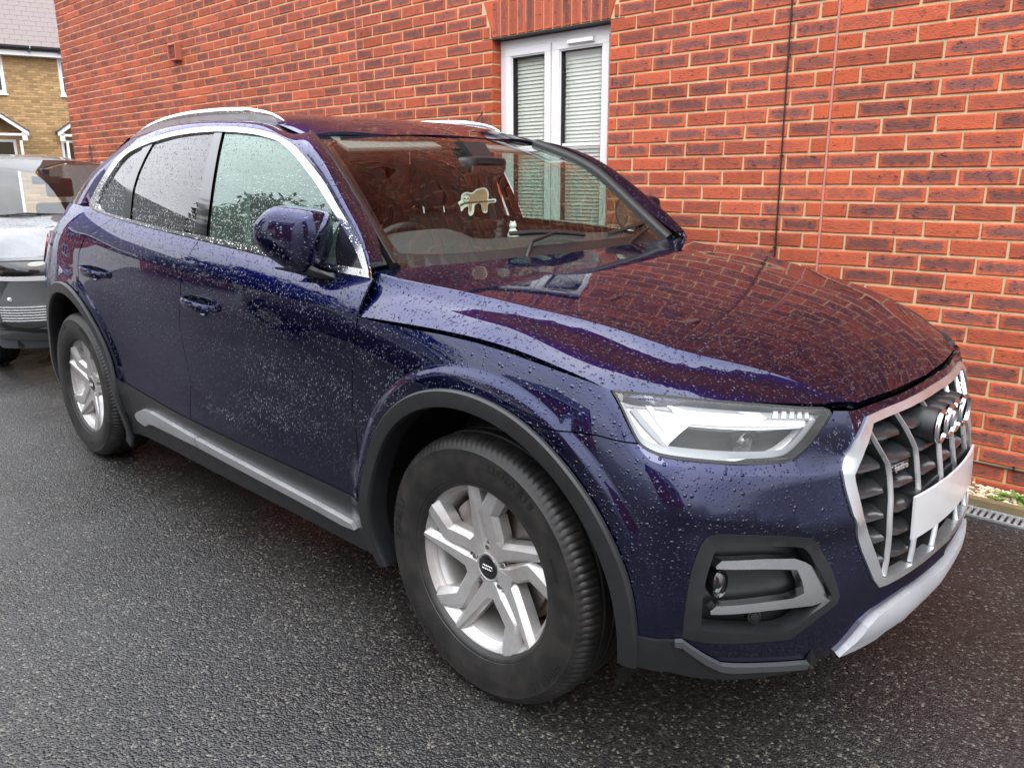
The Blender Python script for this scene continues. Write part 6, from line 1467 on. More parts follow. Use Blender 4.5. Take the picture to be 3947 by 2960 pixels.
# edging, gravel, drain
ed=hobj('timber_edging',(0,-.255,0)); tag(ed,'weathered timber edging board between the pebbles and the drain','edging')
mb=MB(); mb.box(-9.6,3.4,-.020,.020,-.05,.042); o=mb.build('edging_board',M['timber'],ed,bevel=.004)
def pebbles(name,x0,x1,y0,y1,z,n,smin,smax,parent=None,mats=None):
    V=[];F=[];MI=[]; ico=[(0,0,1)]+[(math.cos(2*math.pi*i/5)*.85,math.sin(2*math.pi*i/5)*.85,.35) for i in range(5)]+[(math.cos(2*math.pi*(i+.5)/5)*.85,math.sin(2*math.pi*(i+.5)/5)*.85,-.35) for i in range(5)]+[(0,0,-1)]
    fc=[(0,1+i,1+(i+1)%5) for i in range(5)]+[(1+i,6+i,1+(i+1)%5) for i in range(5)]+[(6+i,6+(i+1)%5,1+(i+1)%5) for i in range(5)]+[(11,6+(i+1)%5,6+i) for i in range(5)]
    for q in range(n):
        s=random.uniform(smin,smax); a=random.uniform(0,6.3); c,s_=math.cos(a),math.sin(a); x=random.uniform(x0,x1); y=random.uniform(y0,y1); zz=z+random.uniform(-.004,.008); sx,sy,sz=s*random.uniform(.7,1.3),s*random.uniform(.6,1),s*random.uniform(.35,.65); k=len(V)
        for p in ico: 
            j=random.uniform(.8,1.15); px,py=p[0]*sx*j,p[1]*sy*j; V.append((x+px*c-py*s_,y+px*s_+py*c,zz+p[2]*sz*j))
        F+=[tuple(i+k for i in f) for f in fc]; MI+=[random.choice((0,0,0,1,1,2))]*20
    me=bpy.data.meshes.new(name); me.from_pydata(V,[],F); me.update(); me.polygons.foreach_set('material_index',MI); return link(name,me,parent,mats)
M['peb1']=simple('pale_pebble',(.62,.50,.33),.7,noise=.15,nscale=50); M['peb2']=simple('cream_pebble',(.72,.64,.50),.7); M['peb3']=simple('brown_pebble',(.24,.17,.12),.7)
gr=hobj('gravel',(0,0,0)); bpy.data.objects.remove(gr)
go=pebbles('gravel',-.6,3.2,-.228,-.012,.012,3400,.007,.015,None,[M['peb1'],M['peb2'],M['peb3']]); go.location=hw((0,0,0)); go.rotation_euler=(0,0,PHI); tag(go,'pale gravel stones along the foot of the brick wall','gravel',kind='stuff')
mb=MB(); mb.box(-9.6,3.3,-.236,.0,-.05,.006); o=mb.build('gravel_bed',M['mortar_tan'],None); o.location=hw((0,0,0)); o.rotation_euler=(0,0,PHI); tag(o,kind='structure')
dr=hobj('drain_channel',(0,-.328,0)); tag(dr,'galvanised slotted drain channel along the timber edging','drain')
mb=MB(); mb.box(-9.4,3.4,-.050,-.040,-.03,.009); mb.box(-9.4,3.4,.038,.050,-.03,.011); mb.build('drain_rail',M['steel'],dr,bevel=.002)
mb=MB(); mb.box(-9.4,3.4,-.040,.038,.0005,.002); mb.build('drain_trough',M['void'],dr)
br=MB(); n_=8; V=[];F=[]
for i in range(9):
    y=-.040+.078*i/8; t=min(1,min(i,8-i)/1.2)
    for j in range(7):
        a=math.pi*j/6; V.append((-.0078*math.cos(a)*(.55+.45*t),y,.003+.0095*math.sin(a)*(.4+.6*t)))
for i in range(8):
    for j in range(6): F.append((i*7+j,i*7+j+1,(i+1)*7+j+1,(i+1)*7+j))
br.add(V,F); b0=br.build('drain_bar',M['steel'],dr,smooth=70); b0.location=(.30,0,0)
for k in range(1,110):
    o=b0.copy(); COL.objects.link(o); o.parent=dr; o.location=(.30+.0242*k,0,0)
# weeds in the gravel
def weed(loc,n,h,lab,seed):
    rs_=np.random.RandomState(seed); e=empty('weed',loc); tag(e,lab,'weed',)
    for i in range(n):
        a=2*math.pi*i/n+rs_.uniform(-.4,.4); L_=h*rs_.uniform(.7,1.25); up=rs_.uniform(.5,1.1); V=[];F=[]
        for k in range(8):
            t=k/7; w_=.0085*math.sin(math.pi*min(t*1.02+.05,1))*(1+.35*math.sin(t*22+seed))*(.5+.9*t); r=L_*t*math.cos(up*.6*(1-t*.4)); z=L_*(math.sin(up)*t-.55*t*t*(1.1-up*.4))
            c,s_=math.cos(a),math.sin(a)
            for q,dz in ((-w_,.002),(0,-.0015),(w_,.002)): V.append((r*c-q*s_,r*s_+q*c,max(z,0)+dz+.003))
        for k in range(7): F+=[(3*k,3*k+1,3*k+4,3*k+3),(3*k+1,3*k+2,3*k+5,3*k+4)]
        mb=MB(); mb.add(V,F); mb.build('leaf',M['leaf'],e,smooth=80)
for i,(p,n,h,lab) in enumerate([((.703,1.485,.012),6,.050,'small weed in the gravel nearest the blue car bumper'),((.768,1.545,.012),9,.080,'largest leafy green weed against the foot of the wall'),((.800,1.53,.012),7,.060,'middle weed touching the tallest one in the gravel'),((.829,1.44,.012),7,.055,'low weed at the timber edging right of the tallest one'),((.853,1.46,.012),8,.060,'weed at the right edge of the picture by the timber edging')]): weed(p,n,h,lab,i+3)
def stem(P,lab):
    o=np.array(hw(P[0])); e=empty('dead_stem',tuple(o),PHI); tag(e,lab,'dried plant'); mb=MB()
    for q in P[1:]:
        mb.tube([tuple(np.array(a)-np.array(P[0])) for a in q],.0028,5)
    mb.build('stalk',M['gutter'],e)
stem([(-2.46,-.03,1.0),[(-2.463,-.03,0),(-2.463,-.03,1.6),(-2.458,-.03,1.78)],[(-2.462,-.03,1.765),(-2.49,-.035,1.735),(-2.515,-.04,1.70)],[(-2.461,-.03,1.74),(-2.455,-.03,1.70),(-2.468,-.03,1.66)]],'dark dried plant stem against the wall left of the window')
stem([(-9.0,-.05,1.0),[(-9.02,-.05,.0),(-9.0,-.05,1.5),(-8.978,-.05,1.81)],[(-8.99,-.05,1.76),(-9.03,-.05,1.72),(-9.03,-.05,1.64)],[(-8.98,-.05,1.74),(-8.95,-.05,1.68),(-8.97,-.05,1.6)],[(-9.0,-.05,1.66),(-9.06,-.05,1.62)],[(-8.99,-.05,1.62),(-8.93,-.05,1.57)]],'dark dried plant near the far left corner of the brick wall')

# ================= buff brick house beyond the corner =================
BP=np.array([-28.05,5.90]); BA=math.atan2(.97429,.2253)
bh=empty('buff_house',(BP[0],BP[1],0),BA); tag(bh,'buff brick house with brown tiled roof, black gutter and white porches','house')
# local x runs along the front, local y points away from us
bi=[]
WL=(-1.16,.03,3.99,5.13); WR=(1.545,2.75,4.0,5.13)
for b in range(0,69):
    z=.0375+.075*b
    if z>5.13: break
    for k in range(-35,45):
        x=.225*k+(.1125 if b%2 else 0); l0,l1=x+.005,x+.220
        for a,b_,z0,z1 in (WL,WR):
            if z0-.02<z<z1+.02:
                if l0<a<l1: l1=a
                elif l0<b_<l1: l0=b_
                elif l0>=a and l1<=b_: l1=l0
        if l1-l0>.03 and -7.5<x<8: bi.append(((l0+l1)/2,z,l1-l0,.065,M['brick_tan'],random.uniform(-.001,.001),0))
def keyt(q):
    it=bi[q]; inside=(-.15<it[0]<1.75 and 2.2<it[1]<5.15); return (0 if inside else 10)+abs(it[0]-.8)+abs(it[1]-3.8)*.01
place_bricks(bh,bi,285,key=keyt)
mb=MB(); mb.box(-7.6,8.2,.0065,7,-.1,5.2); mb.build('wall_mortar',M['mortar_tan'],bh)
def bwin(x0,x1,z0,z1,bars):
    mb=MB(); rectframe(mb,x0,x1,z0,z1,.055,-.012,.06); mb.box(x0+(x1-x0)/2-.03,x0+(x1-x0)/2+.03,-.008,.05,z0,z1); rectframe(mb,x0+.06,x0+(x1-x0)/2-.035,z0+.06,z1-.06,.045,-.018,.05); rectframe(mb,x0+(x1-x0)/2+.035,x1-.06,z0+.06,z1-.06,.045,-.018,.05)
    w=mb.build('window',M['upvc'],bh)
    mb=MB(); mb.box(x0+.05,x1-.05,.0,.004,z0+.05,z1-.05); mb.build('window_pane',M['gloss'],w)
    for k in range(bars): mb=MB(); zz=z0+(z1-z0)*(k+1)/(bars+1); mb.box(x0+.1,x1-.1,-.01,.0,zz-.012,zz+.012); mb.build('glazing_bar',M['upvc'],w)
    mb=MB(); mb.box(x0-.04,x1+.04,-.07,.0,z0-.045,z0-.001); mb.build('window_sill',M['upvc'],w)
bwin(*WL,1); bwin(*WR,1); bwin(-4.6,-3.2,3.99,5.13,1); bwin(4.6,5.9,3.99,5.13,1)
bwin(2.2,3.6,1.1,2.3,1); bwin(-5.2,-3.6,1.1,2.3,1)
mb=MB(); mb.box(-7.7,8.3,-.30,.01,5.125,5.145); mb.box(-7.7,8.3,-.32,-.30,5.125,5.27); mb.build('fascia',M['upvc'],bh)
gu=MB(); V=[];F=[]
for x in (-7.8,8.4):
    for j in range(9): a=math.pi*(1+j/8); V.append((x,-.385+.062*math.cos(a),5.365+.095*math.sin(a)))
for j in range(8): F.append((j,j+1,9+j+1,9+j))
gu.add(V,F); gu.box(-7.8,8.4,-.452,-.440,5.355,5.38); gut=gu.build('gutter',M['gutter'],bh,smooth=60)
for x in (.78,1.62,-.9,-2.2,3.2): mb=MB(); mb.box(x-.03,x+.03,-.43,-.33,5.235,5.30); mb.build('gutter_bracket',M['gutter'],gut)
mb=MB(); mb.box(.80,.82,-.452,-.447,5.33,5.42); mb.build('gutter_joint',M['upvc'],gut)
# roof tiles
rp=R(38); n_row=13
tv=MB(); tv.hexa([(-.163,0,-.026),(.163,0,-.026),(.163,.34,-.008),(-.163,.34,-.008),(-.163,0,.0),(.163,0,.0),(.163,.34,.012),(-.163,.34,.012)]); 
t0=tv.build('roof_tile',M['tile'],bh,bevel=.003,seg=1); tme=t0.data; bpy.data.objects.remove(t0)
V=[];F=[]; tco=np.array([v.co[:] for v in tme.vertices]); tf=[tuple(p.vertices) for p in tme.polygons]
for r in range(18):
    for k in range(-24,26):
        x=.33*k+(.165 if r%2 else 0); y=-.36+.295*r*math.cos(rp); z=5.40+.295*r*math.sin(rp)
        ang=rp-R(3)
        if -.8<x<2.6 and r<14:
            o=bpy.data.objects.new('roof_tile',tme); COL.objects.link(o); o.parent=bh; o.location=(x,y,z+.02); o.rotation_euler=(ang,random.uniform(-.006,.006),0)
        else:
            kk=len(V); c,s=math.cos(ang),math.sin(ang); V+=[(x+a,y+b*c-d*s,z+.02+b*s+d*c) for a,b,d in tco]; F+=[tuple(i+kk for i in f) for f in tf]
me=bpy.data.meshes.new('roof_tiles'); me.from_pydata(V,[],F); o=link('roof_tiling',me,bh,M['tile']); tag(o,kind='stuff')
mb=MB(); mb.add([(-7.7,-.36,5.38),(8.3,-.36,5.38),(8.3,4.6,5.38+4.96*math.tan(rp)),(-7.7,4.6,5.38+4.96*math.tan(rp)),(8.3,9.5,5.38),(-7.7,9.5,5.38)],[(0,1,2,3),(3,2,4,5)]); mb.build('roof_deck',M['gutter'],bh)
# porches
def porch(cx,hwid,zE,zA,dep,slateover=.06):
    p=empty('porch',(0,0,0),0,bh); 
    # two pitched slopes along y
    for s in (-1,1):
        mb=MB(); L_=math.hypot(hwid+.12,(zA-zE)); n=9
        for k in range(n):
            t0_,t1_=k/n,(k+1.25)/n; x0,x1=cx+s*(hwid+.12)*(1-t0_),cx+s*(hwid+.12)*(1-t1_); z0_,z1_=zE+(zA-zE)*t0_,zE+(zA-zE)*t1_
            mb.hexa([(x0,-dep-.06,z0_+.0),(x1,-dep-.06,z1_-.02),(x1,0,z1_-.02),(x0,0,z0_+.0),(x0,-dep-.06,z0_+.035),(x1,-dep-.06,z1_+.005),(x1,0,z1_+.005),(x0,0,z0_+.035)])
        mb.build('porch_slates',M['slate'],bh,smooth=20)
        mb=MB(); mb.hexa([(cx+s*(hwid+.10),-dep-.03,zE-.13),(cx,-dep-.03,zA-.14),(cx,-dep,zA-.14),(cx+s*(hwid+.10),-dep,zE-.13),(cx+s*(hwid+.10),-dep-.03,zE+.0),(cx,-dep-.03,zA-.015),(cx,-dep,zA-.015),(cx+s*(hwid+.10),-dep,zE+.0)]); mb.box(cx+s*(hwid-.02)-.07,cx+s*(hwid-.02)+.07,-dep,-dep+.1,zE-.27,zE-.02) ; mb.build('barge_board',M['upvc'],bh)
        mb=MB(); mb.box(cx+s*(hwid-.14)-.035,cx+s*(hwid-.14)+.035,-dep+.02,-dep+.09,zE-.85,zE-.27); mb.hexa([(cx+s*(hwid-.14)-.03,-.04,zE-.80),(cx+s*(hwid-.14)+.03,-.04,zE-.80),(cx+s*(hwid-.14)+.03,-.0,zE-.90),(cx+s*(hwid-.14)-.03,-.0,zE-.90),(cx+s*(hwid-.14)-.03,-dep+.05,zE-.28),(cx+s*(hwid-.14)+.03,-dep+.05,zE-.28),(cx+s*(hwid-.14)+.03,-dep+.12,zE-.28),(cx+s*(hwid-.14)-.03,-dep+.12,zE-.28)]); mb.build('porch_bracket',M['upvc'],bh)
    mb=MB(); mb.box(cx-hwid,cx+hwid,-dep,-dep+.06,zE-.13,zE-.06); mb.build('porch_beam',M['upvc'],bh)
    mb=MB(); mb.box(cx-hwid+.02,cx+hwid-.25,-.02,.02,.05,zE-.22); mb.build('door_frame',M['upvc'],bh); mb=MB(); mb.box(cx-hwid+.1,cx+hwid-.33,-.03,.0,.1,zE-.30); mb.build('door',M['gloss'],bh)
    bpy.data.objects.remove(p)
porch(-.62,.95,2.83,3.62,.75); porch(2.28,.95,2.83,3.62,.75)
# ================= second car =================
GN=-4.72  # nose
gc=empty('grey_car',(-6.9,.16,0)); tag(gc,'light grey electric hatchback parked nose first behind the navy car','car')
M['gclad']=simple('grey_bumper_plastic',(.085,.09,.095),.4,noise=.1,nscale=20)
def T2(P): return TPS([(a,b,c) for a,b,c in P],lam=1e-4)
gW=.945
hoodT=T2([(GN+.02,0,.86),(GN-.02,.4,.857),(GN-.15,.75,.83),(GN-.3,.90,.78),(GN-.35,0,.965),(GN-.35,.45,.957),(GN-.40,.80,.93),(GN-.45,.93,.86),(GN-.75,0,1.045),(GN-.75,.45,1.035),(GN-.80,.80,1.0),(GN-.8,.93,.93),(GN-1.12,0,1.085),(GN-1.15,.45,1.08),(GN-1.22,.75,1.06),(GN-1.25,.92,1.0)])
def GS(T_): return lambda a,b: np.c_[np.atleast_1d(a),-np.atleast_1d(b),T_(a,b)]
def gshift(part): return [np.asarray(v)-np.array([-6.9,0,0]) for v in part[0]],part[1],part[2]
def gobj(name,part,m,parent=None): return pobj(name,gshift(part),m,parent or gc)
def orient(P,n,_o=orient):
    P=np.asarray(P)
    if P[:,0].mean()<-4.0:
        ax=np.c_[np.clip(P[:,0],-8.6,-5.6),np.zeros(len(P)),np.clip(P[:,2],.6,1.0)]; s=np.sign(((P-ax)*n).sum(1)); s[s==0]=1; return n*(1 if s.sum()>=0 else -1)
    return _o(P,n)
hp_=smooth([(GN+.0,0),(GN-.03,.4),(GN-.13,.72),(GN-.26,.86),(GN-.6,.905),(GN-1.0,.915),(GN-1.24,.86),(GN-1.18,.5),(GN-1.13,0)],.04,closed=False,hard=(6,))
gobj('bonnet',patch(GS(hoodT),hp_+[(x,-y) for x,y in hp_[::-1]][1:-1],h=.06,hb=.03,flange=.02),M['silverpaint'])
wsT=T2([(GN-1.13,0,1.07),(GN-1.17,.4,1.065),(GN-1.27,.78,1.05),(GN-1.55,0,1.33),(GN-1.6,.4,1.325),(GN-1.68,.68,1.30),(GN-1.98,0,1.535),(GN-2.0,.35,1.53),(GN-2.06,.59,1.505)])
wp=smooth([(GN-1.13,0),(GN-1.17,.4),(GN-1.27,.76),(GN-1.68,.67),(GN-2.05,.575),(GN-2.0,.3),(GN-1.985,0)],.04,closed=False,hard=(2,4))
gws=gobj('windscreen',patch(GS(wsT),wp+[(x,-y) for x,y in wp[::-1]][1:-1],h=.08,hb=.04,flange=0),M['ws'])
rfT=T2([(GN-1.98,0,1.535),(GN-2.0,.35,1.53),(GN-2.06,.59,1.50),(GN-2.5,0,1.59),(GN-2.5,.35,1.583),(GN-2.5,.62,1.54),(GN-3.3,0,1.59),(GN-3.3,.35,1.58),(GN-3.3,.62,1.54),(GN-4.1,0,1.50),(GN-4.1,.35,1.49),(GN-4.1,.58,1.45)])
rp2=smooth([(GN-1.99,0),(GN-2.005,.3),(GN-2.06,.60),(GN-2.5,.64),(GN-3.3,.64),(GN-4.1,.58),(GN-4.15,0)],.05,closed=False,hard=(2,5))
gobj('roof',patch(GS(rfT),rp2+[(x,-y) for x,y in rp2[::-1]][1:-1],h=.1,hb=.05,flange=.01),M['silverpaint'])
# nose and flanks as one belt
gz=[.20,.34,.50,.66,.78,.86,.95]; gt=[0,.4,.75,.93,1.15,1.6,2.4,3.6,4.6,5.2,5.6]
gd={.20:[(-.06,0),(-.08,.4),(-.20,.74),(-.36,.86),(-.6,.90),(-1.1,.90),(-2,.89),(-3.2,.89),(-4.2,.86),(-4.50,.6),(-4.52,0)],
.34:[(.01,0),(-.01,.4),(-.12,.76),(-.30,.89),(-.6,.925),(-1.1,.92),(-2,.91),(-3.2,.915),(-4.2,.88),(-4.56,.6),(-4.58,0)],
.50:[(.01,0),(-.01,.4),(-.10,.78),(-.30,.91),(-.6,.94),(-1.1,.935),(-2,.91),(-3.2,.93),(-4.2,.89),(-4.58,.6),(-4.6,0)],
.66:[(.03,0),(.01,.4),(-.09,.77),(-.30,.905),(-.6,.94),(-1.1,.94),(-2,.92),(-3.2,.94),(-4.2,.88),(-4.52,.6),(-4.54,0)],
.78:[(.05,0),(.03,.4),(-.08,.76),(-.28,.89),(-.6,.925),(-1.1,.93),(-2,.925),(-3.2,.935),(-4.2,.86),(-4.44,.6),(-4.46,0)],
.86:[(.02,0),(-.0,.4),(-.13,.74),(-.30,.87),(-.6,.905),(-1.1,.915),(-2,.92),(-3.2,.925),(-4.2,.84),(-4.4,.6),(-4.42,0)],
.95:[(-.10,0),(-.12,.4),(-.25,.72),(-.40,.84),(-.65,.89),(-1.1,.905),(-2,.905),(-3.2,.905),(-4.15,.80),(-4.3,.55),(-4.32,0)]}
_gs=Tensor(gt,gz,[gd[z] for z in gz])
def GB(a,b): p=_gs(np.abs(np.atleast_1d(a)),b); return np.c_[GN+p[:,0],-p[:,1]*np.where(np.atleast_1d(a)<0,-1,1),np.atleast_1d(b)]
def gsym(name,part,m,parent=None): return gobj(name,pjoin([part,pmirror(part)]),m,parent)
arc_g=lambda cx,r: [(cx+r*math.cos(R(a)),.36+r*math.sin(R(a))) for a in range(186,-8,-8)]
def tg(x,z): # param for x at height z
    q=np.linspace(.9,5,300); X=GB(q,np.full(300,z))[:,0]; return float(np.interp(-x,-X,q))
fa=[(tg(x,max(z,.2)),max(z,.2)) for x,z in arc_g(GN-.86,.41)]; ra=[(tg(x,max(z,.2)),max(z,.2)) for x,z in arc_g(GN-3.76,.41)]
top=[(0,.715),(.5,.715),(.93,.715),(1.0,.83),(1.1,.925),(2.4,1.0),(4.4,1.02),(5.0,1.0),(5.6,1.0),(5.6,.33)]
gsym('bodywork',patch(GB,[(0,.39)]+[(0,.715),(.5,.715),(.93,.715),(1.0,.83),(1.1,.90),(2.4,.985),(4.4,1.0),(5.6,.98),(5.6,.30),(fa[0][0]*0+ra[0][0],.30)]+ra[1:-1]+[(ra[-1][0],.30)]+[(fa[0][0],.30)]+fa[1:-1]+[(fa[-1][0],.34),(.93,.34),(.75,.355),(.5,.38)],h=.07,hb=.03,flange=.02),M['gclad2'] if 'gclad2' in M else M['silverpaint'])
gsym('lamp_band',patch(GB,[(0,.725),(.5,.725),(.93,.725),(1.0,.80),(.92,.822),(.75,.825),(.4,.825),(0,.825)],h=.05,hb=.03,off=-.004,flange=.02),M['gloss'])
M['drlw']=simple('lamp_silver_strip',(.75,.76,.78),.25,metal=.4,coat=.5)
gsym('bonnet_lip',patch(GB,[(0,.828),(.4,.828),(.75,.828),(.92,.825),(.90,.846),(.72,.849),(.4,.850),(0,.850)],h=.05,hb=.03,off=.004,flange=.02),M['silverpaint'])
gsym('light_strip',patch(GB,[(0,.690),(.5,.690),(.90,.695),(.93,.722),(.5,.722),(0,.722)],h=.05,hb=.03,off=.006,flange=.015),M['drlw'])
gsym('lower_bumper',patch(GB,[(0,.20),(.93,.20),(1.05,.30),(.93,.335),(.75,.345),(.5,.37),(0,.38)],h=.05,hb=.03,off=.002,flange=.03),M['gclad'])
_bi=(patch(GB,[(.30,.40),(.62,.385),(.84,.40),(.86,.55),(.80,.69),(.52,.69),(.40,.60)],h=.05,hb=.02,off=.004,flange=.01)); gobj('bumper_insert',_bi,M['gclad']); gobj('bumper_insert',pmirror(_bi),M['gclad'])
gsym('splitter',patch(GB,[(0,.29),(.5,.30),(.80,.33),(.93,.315),(.93,.29),(.75,.275),(.5,.262),(0,.255)],h=.05,hb=.02,off=.014,flange=.03),M['silverpaint'])
gsym('air_gap',patch(GB,[(0,.335),(.55,.335),(.82,.372),(.88,.40),(.90,.385),(.86,.352),(.60,.312),(0,.308)],h=.05,hb=.02,off=.006,flange=.01),M['void'])
for s in (1,-1):
    for k in range(6):
        z=.415+.019*k; a0_=.50+.012*k; a1_=.875-.008*k*0
        A=GB(np.linspace(a0_,a1_,10),np.full(10,z)); mb=MB(); mb.sweep([(p[0]+.010+6.9,p[1]*-s*-1,p[2]) for p in A],[(-.006,-.0035),(.008,-.0035),(.008,.0035),(-.006,.0035)],(1,0,0),(0,0,1)); mb.build('intake_slat',M['chromep'] if 0 else M['drlw'],gc)
    mb=MB(); p=GB([.80],[.565])[0]; mb.lathe([(.0005,.012),(.012,.011),(.015,.004),(.017,-.01)],16,'x',(p[0]+6.9,p[1]*s,p[2])); mb.build('parking_sensor',M['drlw'],gc,smooth=50)
# greenhouse sides, pillars
for s in (1,-1):
    P=[(GN-1.27,.80,1.03),(GN-1.68,.70,1.30),(GN-2.07,.605,1.505)]; mb=MB(); mb.tube([(x+6.9,-s*y,z) for x,y,z in P],.035,8); mb.build('front_pillar',M['silverpaint'],gc,smooth=60)
    mb=MB(); mb.add([(x+6.9,-s*y,z) for x,y,z in [(GN-1.3,.86,1.0),(GN-4.0,.86,1.03),(GN-3.95,.62,1.46),(GN-3.3,.64,1.52),(GN-2.5,.645,1.53),(GN-2.1,.62,1.49)]],[(0,1,2,3,4,5)]); mb.build('side_window',M['dark'],gc)
    mb=MB(); mb.add([(x+6.9,-s*y,z) for x,y,z in [(GN-1.1,.90,.93),(GN-1.28,.862,1.005),(GN-4.05,.862,1.035),(GN-4.3,.84,.98),(GN-2.5,.915,.96)]],[(0,1,2,3,4)]); mb.build('waist_panel',M['silverpaint'],gc)
    mb=MB(); mb.lathe([(.0005,.03),(.06,.03),(.08,.0),(.07,-.05),(.0005,-.06)],16,'x',(GN-1.5+6.9,-s*1.02,1.06)); mb.tube([(GN-1.5+6.9,-s*.98,1.02),(GN-1.52+6.9,-s*.86,1.0)],.02); mb.build('door_mirror',M['silverpaint'],gc,smooth=60)
    for x in (GN-.86,GN-3.76):
        o=link('wheel',_t,gc); o.location=(x+6.9,-.80*s,.365); o.rotation_euler=(0,0,0 if s>0 else math.pi); o.data=_t
        for ch in w0.children:
            if ch.name.startswith('rim'): c=ch.copy(); COL.objects.link(c); c.parent=o
mb=MB(); mb.box(GN-1.9+6.9,GN-1.35+6.9,-.72,.72,.80,1.05); mb.build('dashboard',M['dash'],gc,bevel=.05)
mb=MB(); mb.box(GN-4.1+6.9,GN-.2+6.9,-.80,.80,.22,.42); mb.box(GN-4.2+6.9,GN-.1+6.9,-.44,.44,.22,.60); mb.build('underbody',M['void'],gc)
for y in (-.37,.37):
    mb=MB(); mb.box(GN-2.62+6.9,GN-2.50+6.9,y-.25,y+.25,.5,1.15); mb.build('seat',M['fabric'],gc,bevel=.05); mb=MB(); mb.box(GN-2.66+6.9,GN-2.58+6.9,y-.12,y+.12,1.20,1.38); mb.build('headrest',M['fabric'],gc,bevel=.03)
mb=MB(); mb.box(GN-1.78+6.9,GN-1.74+6.9,-.11,.11,1.33,1.40); mb.box(GN-1.86+6.9,GN-1.74+6.9,-.03,.03,1.38,1.46); mb.build('rear_view_mirror',M['clad_dark'],gc,bevel=.01)
mb=MB(); mb.tube([(GN-1.16+6.9,-.05,1.085),(GN-1.20+6.9,-.35,1.105),(GN-1.26+6.9,-.66,1.085)],.008,6); mb.build('wiper',M['clad_dark'],gc)
# the same model stands on the drive behind the camera, seen in the doors
def copytree(o,parent=None):
    c=o.copy(); COL.objects.link(c); c.parent=parent
    for ch in o.children: copytree(ch,c)
    return c
g2=copytree(gc); g2.location=(-3.3,-4.15,0); g2.rotation_euler=(0,0,R(1.5)); g2['label']='pale grey hatchback on the open drive, seen only mirrored in the navy doors'
# ================= street side reflected in the car =================
def plain_house(x0,x1,yf,yb,eave,ridge,lab,wins,mwall,garage=None,loc=None,rz=0):
    e=empty('brick_house',loc or ((x0+x1)/2,yf,0),rz); tag(e,lab,'house'); cx=(x0+x1)/2; a,b=x0-cx,x1-cx; d=yb-yf
    mb=MB(); mb.box(a,b,min(0,d),max(0,d),0,eave); mb.build('wall',mwall,e)
    mb=MB(); ov=.35; ym=d/2; sgn=1 if d<0 else -1
    mb.add([(a-.3,sgn*ov,eave-.1),(b+.3,sgn*ov,eave-.1),(b+.3,ym,ridge),(a-.3,ym,ridge),(b+.3,d-sgn*ov,eave-.1),(a-.3,d-sgn*ov,eave-.1)],[(0,1,2,3),(3,2,4,5)]); mb.build('roof',M['slate'],e)
    mb=MB(); mb.add([(a,0,eave),(a,d,eave),(a,ym,ridge-.1),(b,0,eave),(b,d,eave),(b,ym,ridge-.1)],[(0,1,2),(3,4,5)]); mb.build('gable',mwall,e)
    mb=MB(); mb.box(a-.3,b+.3,sgn*ov-.02,sgn*ov+.02,eave-.28,eave-.05); mb.build('fascia',M['upvc'],e)
    for (wx,wz,ww,wh) in wins:
        mb=MB(); y0=sgn*.02; mb.box(wx-ww/2,wx+ww/2,y0-.04,y0+.04,wz,wz+wh); w=mb.build('window',M['upvc'],e); 
        for q in (-1,1): mb=MB(); mb.box(wx+q*ww/4-ww/4+.07,wx+q*ww/4+ww/4-.07,y0-.045,y0+.045,wz+.08,wz+wh-.08); mb.build('window_pane',M['gloss'],w)
    if garage: gx,gw_=garage; mb=MB(); mb.box(gx-gw_/2,gx+gw_/2,-.03,.03,0,2.2); mb.build('garage_door',M['upvc'],e)
M['brickfar']=simple('far_red_brick',(.30,.075,.045),.85,noise=.3,nscale=9)
plain_house(-4.6,4.6,0,-7.5,4.9,8.0,'red brick house with grey slate roof facing the drive, seen mirrored',[(-3,3.3,1.3,1.2),(0,3.3,1.1,1.2),(3,3.3,1.3,1.2),(-3.2,1.0,1.3,1.2),(2.9,1.0,1.3,1.2)],M['brickfar'],(-.3,2.4),loc=(-25,-9.4,0),rz=R(-90))
plain_house(-10.5,-1.5,-14.5,-21,4.9,7.2,'second red brick house across the drive with a white garage door',[(-3,3.2,1.3,1.2),(3,3.2,1.3,1.2),(3,1.0,1.3,1.2)],M['brickfar'],(-1.5,2.4))
plain_house(9,16,-11,-17,4.9,7.6,'red brick house ahead and to the right of the navy car',[(-2,3.2,1.2,1.2),(2,3.2,1.2,1.2)],M['brickfar'])
hd=MB(); n=0; V=[];F=[]
rs_=np.random.RandomState(5)
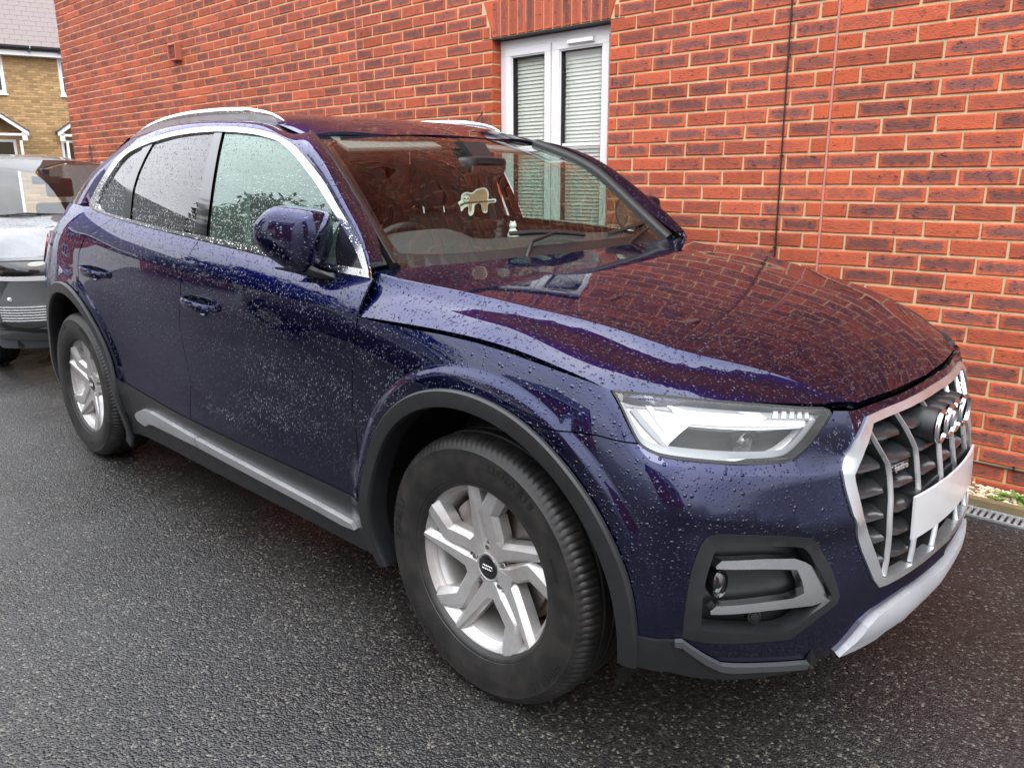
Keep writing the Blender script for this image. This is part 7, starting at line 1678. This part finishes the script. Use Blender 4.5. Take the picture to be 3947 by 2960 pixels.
for k in range(5200):
    x,y,z=(rs_.uniform(-22.6,-21.9),rs_.uniform(-14.6,-9.6),rs_.uniform(.02,.8)) if k%2 else (rs_.uniform(-11,-2),rs_.uniform(-12.6,-11.9),rs_.uniform(.02,.95)); a,b=rs_.uniform(0,6.3),rs_.uniform(-.8,.8); s=.06; u=np.array([math.cos(a),math.sin(a),b])*s; v=np.array([-math.sin(a),math.cos(a),rs_.uniform(-.5,.5)])*s; q=len(V); c=np.array([x,y,z]); V+=[c-u,c-v*.6,c+u,c+v*.6]; F.append((q,q+1,q+2,q+3))
me=bpy.data.meshes.new('hedge'); me.from_pydata([tuple(v) for v in V],[],F); o=link('hedge',me,None,M['hedge']); tag(o,'low clipped green hedge in front of the houses across the drive','hedge',kind='stuff')

def tree(loc,h,r,lab,seed,n=5200):
    rs_=np.random.RandomState(seed); e=empty('tree',loc); tag(e,lab,'tree'); mb=MB(); mb.tube([(0,0,0),(.1,.05,h*.3),(0,.1,h*.6),(.1,0,h*.85)],[.22,.17,.10,.04],8)
    for k in range(9):
        a=k*2.4; z0=h*(.25+.06*k); mb.tube([(0.05,.05,z0),(math.cos(a)*r*.45,math.sin(a)*r*.45,z0+h*.12),(math.cos(a)*r*.8,math.sin(a)*r*.8,z0+h*.2)],[.08,.05,.02],6)
    mb.build('trunk',M['timber'],e,smooth=60); V=[];F=[]
    cl=[(rs_.normal(0,r*.42),rs_.normal(0,r*.42),h*(.35+.6*rs_.rand()),r*(.25+.25*rs_.rand())) for _ in range(26)]
    for k in range(n):
        c=cl[k%26]; d=rs_.normal(size=3); d/=np.linalg.norm(d); p=np.array(c[:3])+d*c[3]*rs_.uniform(.5,1)
        u=rs_.normal(size=3); u/=np.linalg.norm(u); v=np.cross(u,d); v/=np.linalg.norm(v)+1e-9; s=.11; q=len(V); V+=[tuple(p-u*s),tuple(p-v*s*.6),tuple(p+u*s),tuple(p+v*s*.6)]; F.append((q,q+1,q+2,q+3))
    me=bpy.data.meshes.new('crown'); me.from_pydata(V,[],F); link('crown',me,e,M['hedge'])
tree((-10.6,-6.5,0),5.4,1.6,'leafy garden tree beside the drive, seen mirrored in the side windows',4)
tree((-19,-17.5,0),7.0,2.6,'taller garden tree behind the hedge across the drive, seen mirrored',8)
